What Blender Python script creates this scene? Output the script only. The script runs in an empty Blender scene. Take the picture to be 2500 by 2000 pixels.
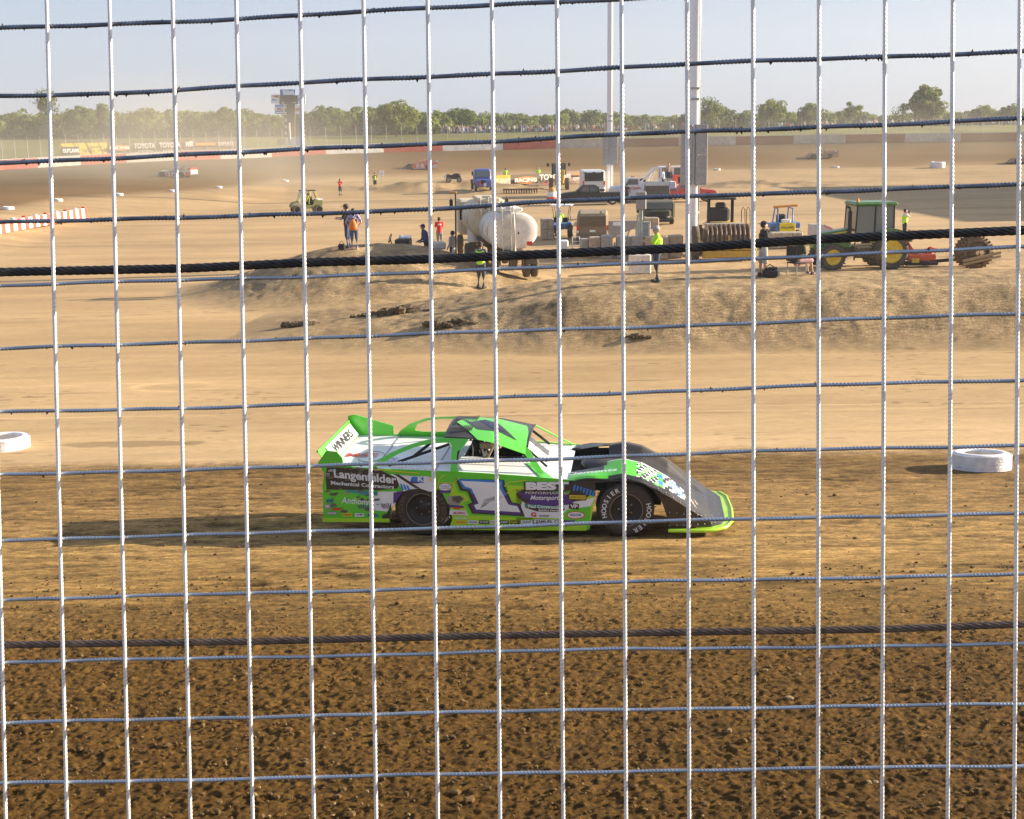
import bpy, bmesh, math, random
import numpy as np
from mathutils import Vector, Matrix, Quaternion
R = math.radians
C = bpy.context.scene.collection
S = bpy.context.scene
random.seed(7)
# ------------------------------------------------------------------ camera
F = 3000.0; CX, CY = 1250.0, 1000.0
ALPHA = math.atan(665.0 / F); ROLL = R(0.9); CAMZ = 6.1
_f = Vector((0, math.cos(ALPHA), -math.sin(ALPHA)))
_r0 = Vector((1, 0, 0)); _u0 = Vector((0, math.sin(ALPHA), math.cos(ALPHA)))
_r = math.cos(ROLL) * _r0 - math.sin(ROLL) * _u0
_u = math.sin(ROLL) * _r0 + math.cos(ROLL) * _u0
CAM = Vector((0, 0, CAMZ))
cd = bpy.data.cameras.new('camera'); cam = bpy.data.objects.new('camera', cd); C.objects.link(cam)
m3 = Matrix((_r, _u, -_f)).transposed()
cam.matrix_world = Matrix.Translation(CAM) @ m3.to_4x4()
cd.sensor_width = 36; cd.lens = F / 2500 * 36; cd.clip_start = 0.05; cd.clip_end = 6000
S.camera = cam
# ------------------------------------------------------------------ light
SUN_EL = R(17.5); SUN_AZ = R(9)      # azimuth of the sun measured from +X, negative = towards the camera side
sd = Vector((math.cos(SUN_EL) * math.cos(SUN_AZ), math.cos(SUN_EL) * math.sin(SUN_AZ), math.sin(SUN_EL)))
ld = bpy.data.lights.new('sun', 'SUN'); ld.energy = 5.0; ld.angle = R(0.5); ld.color = (1, 0.87, 0.68)
sun = bpy.data.objects.new('sun', ld); C.objects.link(sun)
sun.rotation_euler = (-sd).to_track_quat('-Z', 'Y').to_euler(); sun.location = (30, -10, 40)
W = bpy.data.worlds.new('World'); S.world = W; W.use_nodes = True
nt = W.node_tree; bg = nt.nodes['Background']
sky = nt.nodes.new('ShaderNodeTexSky'); sky.sky_type = 'NISHITA'; sky.sun_disc = False
sky.sun_elevation = SUN_EL; sky.sun_rotation = R(90) - SUN_AZ
sky.air_density = 1.0; sky.dust_density = 1.6; sky.ozone_density = 1.6; sky.altitude = 200
mxw = nt.nodes.new('ShaderNodeMix'); mxw.data_type = 'RGBA'; mxw.inputs[0].default_value = .75; mxw.inputs[7].default_value = (1.76, 2.08, 2.92, 1)
nt.links.new(sky.outputs[0], mxw.inputs[6]); nt.links.new(mxw.outputs[2], bg.inputs[0]); bg.inputs[1].default_value = 0.09
S.view_settings.view_transform = 'Standard'; S.view_settings.look = 'None'
S.view_settings.exposure = 1.42; S.view_settings.gamma = 1
S.render.engine = 'CYCLES'
# ------------------------------------------------------------------ pixel helpers (photo pixels, 2500 x 2000)
D = 1.1596
def ray(px, py):
    return (_r * ((px - CX) / F) - _u * ((py - CY) / F) + _f)
def P(px, py, z): return CAM + ray(px, py) * z
def smooth(t): t = np.clip(t, 0, 1); return t * t * (3 - 2 * t)
_wall_px = [(-700, 470, 128), (-300, 436, 150), (0, 415, 165), (93, 409.5, 168), (198, 403, 171.5), (309, 397, 175), (425, 392, 178), (538, 388.5, 181.5),
            (664, 383.7, 185), (796, 376, 188), (937, 372, 191), (1081, 368, 193), (1228, 365.5, 195), (1350, 362, 196), (1480, 359.5, 197), (1600, 357, 198), (1796, 353, 199), (1937, 351, 199.6),
            (2064, 348.5, 200), (2209, 346.5, 200), (2345, 345, 200), (2500, 343, 200), (2900, 336, 199)]
WALL = [P(*w) for w in _wall_px]
_wc = np.array([w.x / w.y for w in WALL]); _wy = np.array([w.y for w in WALL]); _wh = np.array([w.z for w in WALL])
def plane_z(px, py, z):
    r = ray(px, py); t = (z - CAMZ) / r.z; return CAM + r * t
_in_px = [(-500, 600), (-200, 545), (20, 512), (143, 492), (292, 478), (418, 468), (533, 459), (696, 444), (1055, 432), (1300, 423), (1751, 415), (2030, 410), (2290, 405), (2800, 398)]
INN = [plane_z(a, b, 1.0) for a, b in _in_px]
_ic = np.array([w.x / w.y for w in INN]); _iy = np.array([w.y for w in INN])
def vhash(ix, iy, seed):
    h = (ix.astype(np.int64) * 374761393 + iy.astype(np.int64) * 668265263 + seed * 982451653) & 0xffffffff
    h = ((h ^ (h >> 13)) * 1274126177) & 0xffffffff
    h = h ^ (h >> 16)
    return (h & 0xffff) / 65535.0
def vnoise(x, y, seed=0):
    ix = np.floor(x); iy = np.floor(y); fx = x - ix; fy = y - iy
    fx = fx * fx * (3 - 2 * fx); fy = fy * fy * (3 - 2 * fy)
    a = vhash(ix, iy, seed); b = vhash(ix + 1, iy, seed); c = vhash(ix, iy + 1, seed); d = vhash(ix + 1, iy + 1, seed)
    return (a * (1 - fx) + b * fx) * (1 - fy) + (c * (1 - fx) + d * fx) * fy - 0.5
def rotn(x, y, s, seed, ang=0.6):
    c, si = math.cos(ang), math.sin(ang); return vnoise((x * c - y * si) / s, (x * si + y * c) / s, seed)
def bump2(x, y, cx, cy, a, b, h):
    d = np.sqrt(((x - cx) / a) ** 2 + ((y - cy) / b) ** 2)
    return h * smooth(1 - d) 
def mound_mask(x, y):
    xr = x + 0.6 * rotn(x, y, 2.5, 5)
    sx = np.interp(xr, [-9, -6.5, -3.5, -1.0, 1.8, 5, 60], [0, .2, .36, .62, .93, 1, 1.0])
    yy = y - 0.25 * rotn(x, y, 1.5, 6) - np.interp(x, [-9, -3, 2, 12], [1.4, .5, 0, -.3])
    front = .45 * smooth((yy - 34.1) / 3.0) + .55 * np.clip((yy - 34.3) / 2.5, 0, 1) ; back = 1 - smooth((yy - 41.5) / 4.5)
    A = 1.5 * sx * front * back
    B = 1.75 * smooth(1.12 - np.sqrt(((x + 5.6 + .5 * rotn(x, y, 3, 8)) / 7.9) ** 2 + ((y - 51.5) / 7.4) ** 2))
    return A, B
MUD = []
def H(x, y, detail=False):
    x = np.asarray(x, float); y = np.asarray(y, float)
    h = np.interp(y, [-30, 6, 12, 15.26, 19, 23, 26, 36, 45], [2.5, 1.90, 1.41, 1.03, .57, .13, .05, .02, 0.0])
    A, B = mound_mask(x, y)
    h = h + np.maximum(A, B)
    for (cx, cy, a, b, hh) in MUD: h = h + bump2(x, y, cx, cy, a, b, hh)
    c = x / np.maximum(y, 1)
    yi = np.interp(c, _ic, _iy); yw = np.interp(c, _wc, _wy); wh = np.interp(c, _wc, _wh)
    t1 = smooth((y - yi + 30) / 30) * 1.0
    t2 = np.clip((y - yi) / (yw - yi), 0, 1) * (wh - 1.0)
    t3 = smooth((y - yw - 4) / 75) * (7.1 - wh)
    t4 = -smooth((y - 330) / 500) * 5
    h = h + t1 + t2 + t3 + t4
    return h
def G(px, py, tmax=420):
    r = ray(px, py)
    t = np.concatenate([np.arange(4, 60, .02), np.arange(60, tmax, .1)])
    x = r.x * t; y = r.y * t; z = CAMZ + r.z * t
    d = z - H(x, y)
    i = int(np.argmax(d < 0))
    return Vector((float(x[i]), float(y[i]), float(z[i])))
def gz(x, y): return float(H(x, y))
for (dx, dy, a, b, hh) in [(860, 404, 9, 5, .7), (975, 399, 12, 6, .9), (1040, 405, 9, 4, .6), (1560, 392, 16, 7, .35), (1630, 388, 12, 5, .3)]:
    g = plane_z(dx * D, dy * D, 0); MUD.append((g.x, g.y, a, b, hh))
# ------------------------------------------------------------------ materials
def new_mat(name):
    m = bpy.data.materials.new(name); m.use_nodes = True; return m, m.node_tree, m.node_tree.nodes['Principled BSDF']
def lin(c):
    return tuple((v / 255 / 12.92 if v / 255 <= .04045 else ((v / 255 + .055) / 1.055) ** 2.4) for v in c)
_mc = {}
def M(name, col=(.5, .5, .5), rough=.6, metal=0., var=.12, scale=6., dirt=0., dirtcol=(.30, .20, .10), bump=0., coat=0., bscale=40.):
    """painted or plain surface with uneven tone and a film of track dust"""
    if name in _mc: return _mc[name]
    m, t, b = new_mat(name); n = t.nodes; l = t.links
    tc = n.new('ShaderNodeTexCoord'); no = n.new('ShaderNodeTexNoise'); no.inputs['Scale'].default_value = scale; no.inputs['Detail'].default_value = 5
    l.new(tc.outputs['Object'], no.inputs['Vector'])
    mr = n.new('ShaderNodeMapRange'); mr.inputs[3].default_value = 1 - var * 1.6; mr.inputs[4].default_value = 1 + var
    mr.inputs[1].default_value = .3; mr.inputs[2].default_value = .7
    l.new(no.outputs['Fac'], mr.inputs[0])
    mx = n.new('ShaderNodeMix'); mx.data_type = 'RGBA'; mx.blend_type = 'MULTIPLY'; mx.inputs[0].default_value = 1
    mx.inputs[6].default_value = (*col, 1); l.new(mr.outputs[0], mx.inputs[7]); out = mx.outputs[2]
    if dirt > 0:
        n2 = n.new('ShaderNodeTexNoise'); n2.inputs['Scale'].default_value = scale * 2.3; n2.inputs['Detail'].default_value = 8; n2.inputs['Roughness'].default_value = .7
        l.new(tc.outputs['Object'], n2.inputs['Vector'])
        r2 = n.new('ShaderNodeMapRange'); r2.inputs[1].default_value = .35; r2.inputs[2].default_value = .75; r2.inputs[3].default_value = dirt * .25; r2.inputs[4].default_value = min(1, dirt * 1.6)
        l.new(n2.outputs['Fac'], r2.inputs[0])
        m2 = n.new('ShaderNodeMix'); m2.data_type = 'RGBA'; l.new(r2.outputs[0], m2.inputs[0]); l.new(out, m2.inputs[6]); m2.inputs[7].default_value = (*dirtcol, 1); out = m2.outputs[2]
        rr = n.new('ShaderNodeMapRange'); rr.inputs[3].default_value = rough; rr.inputs[4].default_value = .9; l.new(r2.outputs[0], rr.inputs[0]); l.new(rr.outputs[0], b.inputs['Roughness'])
    else: b.inputs['Roughness'].default_value = rough
    l.new(out, b.inputs['Base Color']); b.inputs['Metallic'].default_value = metal
    if coat: b.inputs['Coat Weight'].default_value = coat; b.inputs['Coat Roughness'].default_value = .15
    if bump:
        nb = n.new('ShaderNodeTexNoise'); nb.inputs['Scale'].default_value = bscale; nb.inputs['Detail'].default_value = 5; l.new(tc.outputs['Object'], nb.inputs['Vector'])
        bp = n.new('ShaderNodeBump'); bp.inputs['Strength'].default_value = bump; bp.inputs['Distance'].default_value = .02; l.new(nb.outputs['Fac'], bp.inputs['Height']); l.new(bp.outputs[0], b.inputs['Normal'])
    _mc[name] = m; return m
def glass(name='window_glass', tint=(.10, .13, .14), rough=.08):
    if name in _mc: return _mc[name]
    m, t, b = new_mat(name); b.inputs['Base Color'].default_value = (*tint, 1); b.inputs['Roughness'].default_value = rough
    b.inputs['Coat Weight'].default_value = .6; _mc[name] = m; return m
# ------------------------------------------------------------------ mesh builder
class MB:
    def __init__(s, flip=1): s.v = []; s.f = []; s.m = []; s.mats = []; s.cur = 0; s.flip = flip; s.sm = []
    def use(s, mat):
        if mat not in s.mats: s.mats.append(mat)
        s.cur = s.mats.index(mat); return s
    def add(s, vs, fs, smooth_=False):
        o = len(s.v); s.v += [tuple(v) for v in vs]
        for f in fs: s.f.append([o + i for i in f]); s.m.append(s.cur); s.sm.append(smooth_)
        return s
    def box(s, c, d, rz=0, ry=0, rx=0, taper=1.0, bev=0.0):
        c = Vector(c); hx, hy, hz = d[0] / 2, d[1] / 2, d[2] / 2
        q = Matrix.Rotation(rz, 3, 'Z') @ Matrix.Rotation(ry, 3, 'Y') @ Matrix.Rotation(rx, 3, 'X')
        if bev <= 0:
            vs = [(sx * hx * (taper if sz > 0 else 1), sy * hy * (taper if sz > 0 else 1), sz * hz) for sz in (-1, 1) for sy in (-1, 1) for sx in (-1, 1)]
            fs = [(0, 2, 3, 1), (4, 5, 7, 6), (0, 1, 5, 4), (2, 6, 7, 3), (0, 4, 6, 2), (1, 3, 7, 5)]
            return s.add([c + q @ Vector(v) for v in vs], fs)
        b = min(bev, hx * .9, hy * .9, hz * .9); rings = []
        for (z, k) in ((-hz, b), (-hz + b, 0), (hz - b, 0), (hz, b)):
            tp = 1 if z < 0 else taper
            x, y = (hx - k) * tp, (hy - k) * tp; e = b if k == 0 else b * .5
            rings.append([(x - e, -y, z), (x, -y + e, z), (x, y - e, z), (x - e, y, z), (-x + e, y, z), (-x, y - e, z), (-x, -y + e, z), (-x + e, -y, z)])
        vs = [c + q @ Vector(p) for r in rings for p in r]; fs = []
        for i in range(3):
            for j in range(8):
                k = (j + 1) % 8; fs.append((i * 8 + j, i * 8 + k, (i + 1) * 8 + k, (i + 1) * 8 + j))
        fs.append(tuple(range(7, -1, -1))); fs.append(tuple(range(24, 32)))
        return s.add(vs, fs)
    def frame(s, a, b):
        d = (Vector(b) - Vector(a)); d.normalize()
        u = d.cross(Vector((0, 0, 1)));
        if u.length < 1e-3: u = Vector((1, 0, 0))
        u.normalize(); w = u.cross(d); return d, u, w
    def cyl(s, a, b, r0, r1=None, n=12, cap=True, sm=True):
        r1 = r0 if r1 is None else r1; a = Vector(a); b = Vector(b); d, u, w = s.frame(a, b); vs = []
        for (p, r) in ((a, r0), (b, r1)):
            for i in range(n): t = 2 * math.pi * i / n; vs.append(p + (u * math.cos(t) + w * math.sin(t)) * r)
        fs = [(i, n + i, n + (i + 1) % n, (i + 1) % n) for i in range(n)]
        s.add(vs, fs, sm)
        if cap: s.add(vs[:n], [tuple(range(n))]); s.add(vs[n:], [tuple(range(n - 1, -1, -1))])
        return s
    def tube(s, pts, r, n=8, closed=False):
        pts = [Vector(p) for p in pts]; vs = []; k = len(pts)
        up = Vector((0, 0, 1))
        for i, p in enumerate(pts):
            a = pts[(i - 1) % k] if (closed or i) else p; b = pts[(i + 1) % k] if (closed or i < k - 1) else p
            d = (b - a); d.normalize(); u = d.cross(up)
            if u.length < .05: u = d.cross(Vector((0, 1, 0)))
            u.normalize(); w = u.cross(d); rr = r[i] if isinstance(r, (list, tuple)) else r
            vs += [p + (u * math.cos(2 * math.pi * j / n) + w * math.sin(2 * math.pi * j / n)) * rr for j in range(n)]
        fs = []
        for i in range(k if closed else k - 1):
            for j in range(n):
                a = i * n + j; b = i * n + (j + 1) % n; c = ((i + 1) % k) * n + (j + 1) % n; d = ((i + 1) % k) * n + j; fs.append((a, d, c, b))
        s.add(vs, fs, True)
        if not closed: s.add(vs[:n], [tuple(range(n))]); s.add(vs[-n:], [tuple(range(n - 1, -1, -1))])
        return s
    def lathe(s, o, axis, prof, n=32, sm=True):
        """prof: list of (distance along axis, radius)"""
        o = Vector(o); ax = Vector(axis).normalized(); u = ax.cross(Vector((0, 0, 1)))
        if u.length < .05: u = Vector((1, 0, 0))
        u.normalize(); w = ax.cross(u); vs = []
        for (d, r) in prof:
            vs += [o + ax * d + (u * math.cos(2 * math.pi * j / n) + w * math.sin(2 * math.pi * j / n)) * max(r, 1e-4) for j in range(n)]
        fs = [(i * n + j, i * n + (j + 1) % n, (i + 1) * n + (j + 1) % n, (i + 1) * n + j) for i in range(len(prof) - 1) for j in range(n)]
        return s.add(vs, fs, sm)
    def prism(s, poly, y0, y1, ax='y'):
        """poly in (x,z) extruded from y0 to y1 (ax='y'), or (x,y) extruded in z (ax='z'), or (y,z) in x"""
        f = {'y': lambda p, t: (p[0], t, p[1]), 'z': lambda p, t: (p[0], p[1], t), 'x': lambda p, t: (t, p[0], p[1])}[ax]
        n = len(poly); vs = [f(p, y0) for p in poly] + [f(p, y1) for p in poly]
        fs = [tuple(range(n)), tuple(range(2 * n - 1, n - 1, -1))] + [(i, n + i, n + (i + 1) % n, (i + 1) % n) for i in range(n)]
        return s.add(vs, fs)
    def sheet(s, pts3, thick=None):
        """flat polygon of 3-D points, optionally given thickness vector"""
        n = len(pts3); pts3 = [Vector(p) for p in pts3]
        if thick is None: return s.add(pts3, [tuple(range(n))])
        th = Vector(thick); vs = pts3 + [p + th for p in pts3]
        fs = [tuple(range(n)), tuple(range(2 * n - 1, n - 1, -1))] + [(i, n + i, n + (i + 1) % n, (i + 1) % n) for i in range(n)]
        return s.add(vs, fs)
    def band(s, outer, inner, thick):
        th = Vector(thick); n = len(outer); o = [Vector(p) for p in outer]; q = [Vector(p) for p in inner]
        vs = o + q + [p + th for p in o] + [p + th for p in q]; fs = []
        for i in range(n - 1):
            fs += [(i, i + 1, n + i + 1, n + i), (2 * n + i, 3 * n + i, 3 * n + i + 1, 2 * n + i + 1), (i, 2 * n + i, 2 * n + i + 1, i + 1), (n + i, n + i + 1, 3 * n + i + 1, 3 * n + i)]
        fs += [(0, n, 3 * n, 2 * n), (n - 1, 3 * n - 1, 4 * n - 1, 2 * n - 1)]
        return s.add(vs, fs)
    def grid(s, rows, sm=True, close=False):
        nr = len(rows); nc = len(rows[0]); vs = [p for r in rows for p in r]; fs = []
        for i in range(nr - 1):
            for j in range(nc if close else nc - 1):
                k = (j + 1) % nc; fs.append((i * nc + j, i * nc + k, (i + 1) * nc + k, (i + 1) * nc + j))
        return s.add(vs, fs, sm)
    def ball(s, c, r, n=10, k=7, sc=(1, 1, 1), jit=0):
        c = Vector(c); rows = []
        for i in range(k + 1):
            th = math.pi * i / k
            row = []
            for j in range(n):
                ph = 2 * math.pi * j / n; q = 1 + (random.uniform(-jit, jit) if 0 < i < k else 0)
                row.append(c + Vector((math.sin(th) * math.cos(ph) * r * sc[0] * q, math.sin(th) * math.sin(ph) * r * sc[1] * q, -math.cos(th) * r * sc[2] * q)))
            rows.append(row)
        return s.grid(rows, jit < .12, True)
    def text(s, txt, o, xd, yd, size, bold=0.0, align='CENTER', shear=0, sx=1.0, spacing=1.0):
        vs, fs = text_geo(txt, bold, align, shear, spacing); o = Vector(o); xd = Vector(xd).normalized() * size * sx; yd = Vector(yd).normalized() * size
        return s.add([o + xd * v[0] + yd * v[1] for v in vs], fs)
    def build(s, name, mat=None, parent=None, bevel=0.0, loc=None, solid=0.0, fixn=True):
        me = bpy.data.meshes.new(name); v = s.v if s.flip > 0 else [(-a, b, c) for a, b, c in s.v]
        me.from_pydata(v, [], s.f)
        mats = s.mats if s.mats else [mat]
        for m_ in mats: me.materials.append(m_)
        if s.mats: me.polygons.foreach_set('material_index', s.m)
        me.polygons.foreach_set('use_smooth', s.sm)
        if fixn:
            bm = bmesh.new(); bm.from_mesh(me); bmesh.ops.recalc_face_normals(bm, faces=bm.faces); bm.to_mesh(me); bm.free()
        me.update(); o = bpy.data.objects.new(name, me); C.objects.link(o)
        if parent is not None: o.parent = parent
        if loc is not None: o.location = loc
        if bevel > 0:
            b = o.modifiers.new('bevel', 'BEVEL'); b.width = bevel; b.segments = 2; b.limit_method = 'ANGLE'; b.angle_limit = R(35)
        return o
_tc = {}
def text_geo(txt, bold=0, align='CENTER', shear=0, spacing=1.0):
    key = (txt, bold, align, shear, spacing)
    if key in _tc: return _tc[key]
    cu = bpy.data.curves.new('t', 'FONT'); cu.body = txt; cu.size = 1.0; cu.align_x = align; cu.align_y = 'CENTER'; cu.offset = bold; cu.shear = shear; cu.resolution_u = 3; cu.space_character = spacing
    ob = bpy.data.objects.new('t', cu); C.objects.link(ob)
    dg = bpy.context.evaluated_depsgraph_get(); dg.update(); me = bpy.data.meshes.new_from_object(ob.evaluated_get(dg))
    r = ([tuple(v.co) for v in me.vertices], [tuple(p.vertices) for p in me.polygons])
    bpy.data.objects.remove(ob); bpy.data.curves.remove(cu); bpy.data.meshes.remove(me); _tc[key] = r; return r
def bake(ob):
    """apply the object's modifiers into plain mesh data"""
    dg = bpy.context.evaluated_depsgraph_get(); dg.update(); me = bpy.data.meshes.new_from_object(ob.evaluated_get(dg)); ob.modifiers.clear(); ob.data = me; return ob
def tag(o, label=None, cat=None, group=None, kind=None):
    if label: o['label'] = label
    if cat: o['category'] = cat
    if group: o['group'] = group
    if kind: o['kind'] = kind
    return o
def thing(name, label, cat, loc=(0, 0, 0), rz=0, group=None, sc=None):
    o = bpy.data.objects.new(name, None); C.objects.link(o); o.location = loc; o.rotation_euler = (0, 0, rz); o.empty_display_size = .2
    if sc: o.scale = (sc, sc, sc)
    return tag(o, label, cat, group)
def dup(root, loc, rz=None, label=None):
    r = root.copy(); C.objects.link(r); r.location = loc
    if rz is not None: r.rotation_euler = (0, 0, rz)
    if label: r['label'] = label
    for ch in list(root.children):
        c = ch.copy(); C.objects.link(c); c.parent = r
        for g in list(ch.children):
            d = g.copy(); C.objects.link(d); d.parent = c
    return r
# ------------------------------------------------------------------ ground sheet
def make_ground():
    ys = [-25.]
    while ys[-1] < 5.0: ys.append(ys[-1] + 1.0)
    y = 5.5
    while y < 1800:
        ys.append(y)
        y += y * (.0020 if y < 12.5 else .0034 if y < 58 else .009 if y < 330 else .05)
    ys = np.array(ys)
    cs = np.concatenate([-np.linspace(2.2, .56, 30)[:-1], np.linspace(-.56, .56, 660), np.linspace(.56, 2.2, 30)[1:]])
    Y, Cc = np.meshgrid(ys, cs, indexing='ij')
    X = Cc * np.maximum(Y, 8.0)
    Z = H(X, Y)
    A, B = mound_mask(X, Y)
    mm = np.clip(np.maximum(A, B) / .5, 0, 1)
    # --- relief
    yb = Y + .9 * rotn(X, Y, 3.0, 21) + .35 * rotn(X, Y, .7, 22)
    dark = 1 - smooth((yb - 10.3 + 1.2 * rotn(X, Y, .35, 23)) / 2.6)
    mid = smooth((yb - 10.3 + 1.2 * rotn(X, Y, .35, 23)) / 2.6) * (1 - smooth((yb - 21.9) / 1.5))
    tan = smooth((yb - 21.9) / 1.5)
    cl = 0
    for (s_, a_, sd_) in ((.34, .010, 31), (.13, .006, 32), (.06, .009, 33), (.033, .013, 34)):
        n = rotn(X, Y, s_, sd_, .4 + s_ * 7); cl = cl + a_ * (np.abs(n) * 4 - 1) * .7 + a_ * n
    n1 = vnoise(X / .9 + 3 * rotn(X, Y, 2, 3), Y / .16, 41); n2 = vnoise(X / .35, Y / .09, 42); n3 = vnoise(X / .12, Y / .05, 43); n4 = vnoise(X / 3.0, Y / .45, 44)
    patch = np.clip(rotn(X, Y, 1.6, 45) * 2 + .55, .15, 1)
    st = (.022 * n1 + .022 * n2 + .016 * n3 + .02 * n4) * patch
    pits = -np.clip(vnoise(X / .32, Y / .11, 46) - .17, 0, 1) * .14 * patch
    tr = (.006 * vnoise(X / 5, Y / .5, 47) + .004 * vnoise(X / .8, Y / .2, 48) + .002 * vnoise(X / .2, Y / .1, 49))
    far = np.clip((60 - Y) / 30, 0, 1)
    Z = Z + dark * cl + mid * (st + pits) + tan * tr * far * (1 - mm)
    rough = .06 * rotn(X, Y, 1.1, 51) + .05 * rotn(X, Y, .45, 52) + .09 * rotn(X, Y, .22, 53, 1.1) + .03 * (0.5 - np.abs(vnoise(X / .8 + Y * .4, Y / .5, 54)) * 2)
    Z = Z + mm * rough * .5
    near_mound = smooth((Y - 40) / 8) * (1 - smooth((Y - 60) / 10)) * smooth((X + 2) / 4)
    Z = Z + near_mound * (1 - mm) * .06 * rotn(X, Y, .8, 56)
    muds = 0
    for (cx, cy, a, b, hh) in MUD: muds = np.maximum(muds, smooth(1.25 - np.sqrt(((X - cx) / a) ** 2 + ((Y - cy) / b) ** 2)))
    Z = Z + muds * (.35 * rotn(X, Y, 1.6, 57) + .2 * rotn(X, Y, .7, 58))
    # --- surface colour
    def col(t, keys): return np.stack([np.interp(t, [k[0] for k in keys], [k[1][i] for k in keys]) for i in range(3)], -1)
    base = col(yb, [(7, (.098, .050, .010)), (10.2, (.128, .067, .015)), (12.8, (.27, .160, .050)), (14.8, (.34, .208, .072)), (17.8, (.27, .162, .058)), (21.6, (.18, .105, .034)), (23.2, (.49, .335, .172)), (32, (.47, .315, .155)), (60, (.47, .315, .160)), (140, (.39, .265, .135))])
    c = X / np.maximum(Y, 1); yi = np.interp(c, _ic, _iy); yw = np.interp(c, _wc, _wy)
    lx = rotn(X, Y, 5, 61); lx2 = vnoise(X / 9, Y / 1.3, 62)
    tf = smooth((Y - yi + 3 + 6 * rotn(X, Y, 14, 63)) / 9)
    brown = np.array([.195, .118, .048]); brown2 = np.array([.135, .082, .032])
    u = np.clip((Y - yi) / (yw - yi), 0, 1)[..., None]
    trk = brown * (1 - smooth(u * 1.3 - .2)) + brown2 * smooth(u * 1.3 - .2)
    trk = trk * (1 + .25 * vnoise(X / 25, Y / 3.0, 64)[..., None])
    base = base * (1 - tf[..., None]) + trk * tf[..., None]
    base = base * (1 + (.16 * lx + .26 * lx2 + .14 * vnoise(X / 2.2, Y / .35, 77) + .10 * vnoise(X / .7, Y / .16, 78))[..., None] * (tan * (1 - tf))[..., None])
    gr = smooth((Y - yw - .5) / 1.5)[..., None]
    grass = np.array([.17, .16, .045]) * (1 + .5 * rotn(X, Y, 7, 65)[..., None])
    base = base * (1 - gr) + grass * gr
    base = base * (1 - mid[..., None]) + mid[..., None] * base * (1 + (.55 * n1 + .55 * n2 + .6 * n3 + .35 * n4)[..., None])
    # darker colour over the relief pits of the brown band
    pit = np.clip((vnoise(X / .32, Y / .11, 46) - .15) * 5, 0, 1) * mid * patch
    base = base * (1 - .62 * pit[..., None])
    base = base * (1 - mm[..., None]) + mm[..., None] * (np.array([.36, .250, .130]) * (1 + .5 * rotn(X, Y, .5, 66) + .35 * rotn(X, Y, .18, 67))[..., None])
    rub = smooth((rotn(X, Y, 1.6, 68) + rotn(X, Y, .5, 69) * .6 - .12) * 4) * np.maximum(mm * .55, near_mound * .8)
    base = base * (1 - .45 * rub[..., None])
    base = base * (1 - (.42 * muds * smooth((rotn(X, Y, 2.5, 70) + .25) * 3))[..., None])
    # pale scuffed lines running along the racing groove
    for (y0, w_, k, sl, x0, x1) in ((27.3, .05, .22, .004, -60, 60), (26.8, .10, .16, .004, -2, 60), (26.6, .04, -.25, .004, -2, 60), (31.8, .05, .18, .06, -60, -2), (33.5, .04, -.18, -.02, -60, 60), (29.2, .03, -.22, .01, -60, 60), (23.5, .03, -.15, .006, -60, 60), (24.6, .03, -.2, -.01, -60, 60), (30.4, .04, -.25, .03, -60, 60), (27.6, .03, -.2, -.02, -60, 60), (46, .06, -.35, .12, -60, 0), (58, .10, -.3, -.05, -60, 60), (66, .10, .2, .08, -60, 60), (49, .07, .2, -.2, -60, -4), (76, .14, -.25, .02, -60, 60), (95, .2, -.3, -.03, -60, 60), (120, .3, .2, .05, -90, 90)):
        d = np.abs(Y - (y0 + sl * X + .12 * vnoise(X / 4, X * 0, 71))); mk = np.clip(1 - d / w_, 0, 1) * ((X > x0) & (X < x1)) * np.clip(vnoise(X / .8, Y / .3, 72) + .75, 0, 1)
        base = base * (1 + (k * 1.6 * mk)[..., None])
    fleck = np.clip((vnoise(X / .35, Y / .10, 73) - .33) * 10, 0, 1) * tan * (1 - tf) * far * np.clip(rotn(X, Y, 2.2, 74) * 3 + .3, 0, 1)
    base = base * (1 - .5 * fleck[..., None])
    # pale ring scar on the left of the groove
    g = G(425, 945); d = np.sqrt(((X - g.x) / 1.0) ** 2 + ((Y - g.y) / .55) ** 2); ring = np.exp(-((d - 1) / .16) ** 2) * np.clip(.6 + rotn(X, Y, .5, 75) * 2, 0, 1)
    base = base * (1 + .35 * ring[..., None]); base = base * (1 - .15 * np.clip(1 - d, 0, 1)[..., None])
    # wet dark tongue beside the left tyre
    g = G(300, 1085); d = np.sqrt(((X - g.x) / 1.6) ** 2 + ((Y - g.y) / .28) ** 2) + .5 * rotn(X, Y, .4, 76); base = base * (1 - .38 * smooth((1.1 - d) * 5)[..., None])
    nr, nc = X.shape
    co = np.stack([X, Y, Z], -1).reshape(-1, 3).astype(np.float32)
    idx = np.arange(nr * nc).reshape(nr, nc)
    q = np.stack([idx[:-1, :-1], idx[:-1, 1:], idx[1:, 1:], idx[1:, :-1]], -1).reshape(-1, 4).astype(np.int32)
    me = bpy.data.meshes.new('ground'); me.vertices.add(len(co)); me.vertices.foreach_set('co', co.ravel())
    me.loops.add(q.size); me.loops.foreach_set('vertex_index', q.ravel()); me.polygons.add(len(q))
    me.polygons.foreach_set('loop_start', np.arange(0, q.size, 4, dtype=np.int32)); me.polygons.foreach_set('loop_total', np.full(len(q), 4, np.int32))
    me.polygons.foreach_set('use_smooth', np.ones(len(q), bool)); me.update(calc_edges=True)
    at = me.color_attributes.new('soil', 'FLOAT_COLOR', 'POINT')
    cc = np.ones((nr * nc, 4), np.float32); cc[:, :3] = np.clip(base.reshape(-1, 3), .01, .9); cc[:, 3] = np.clip(dark + mid * .8 + mm * .9 + near_mound * .5, 0, 1).ravel(); at.data.foreach_set('color', cc.ravel())
    o = bpy.data.objects.new('ground', me); C.objects.link(o); tag(o, kind='structure')
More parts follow.
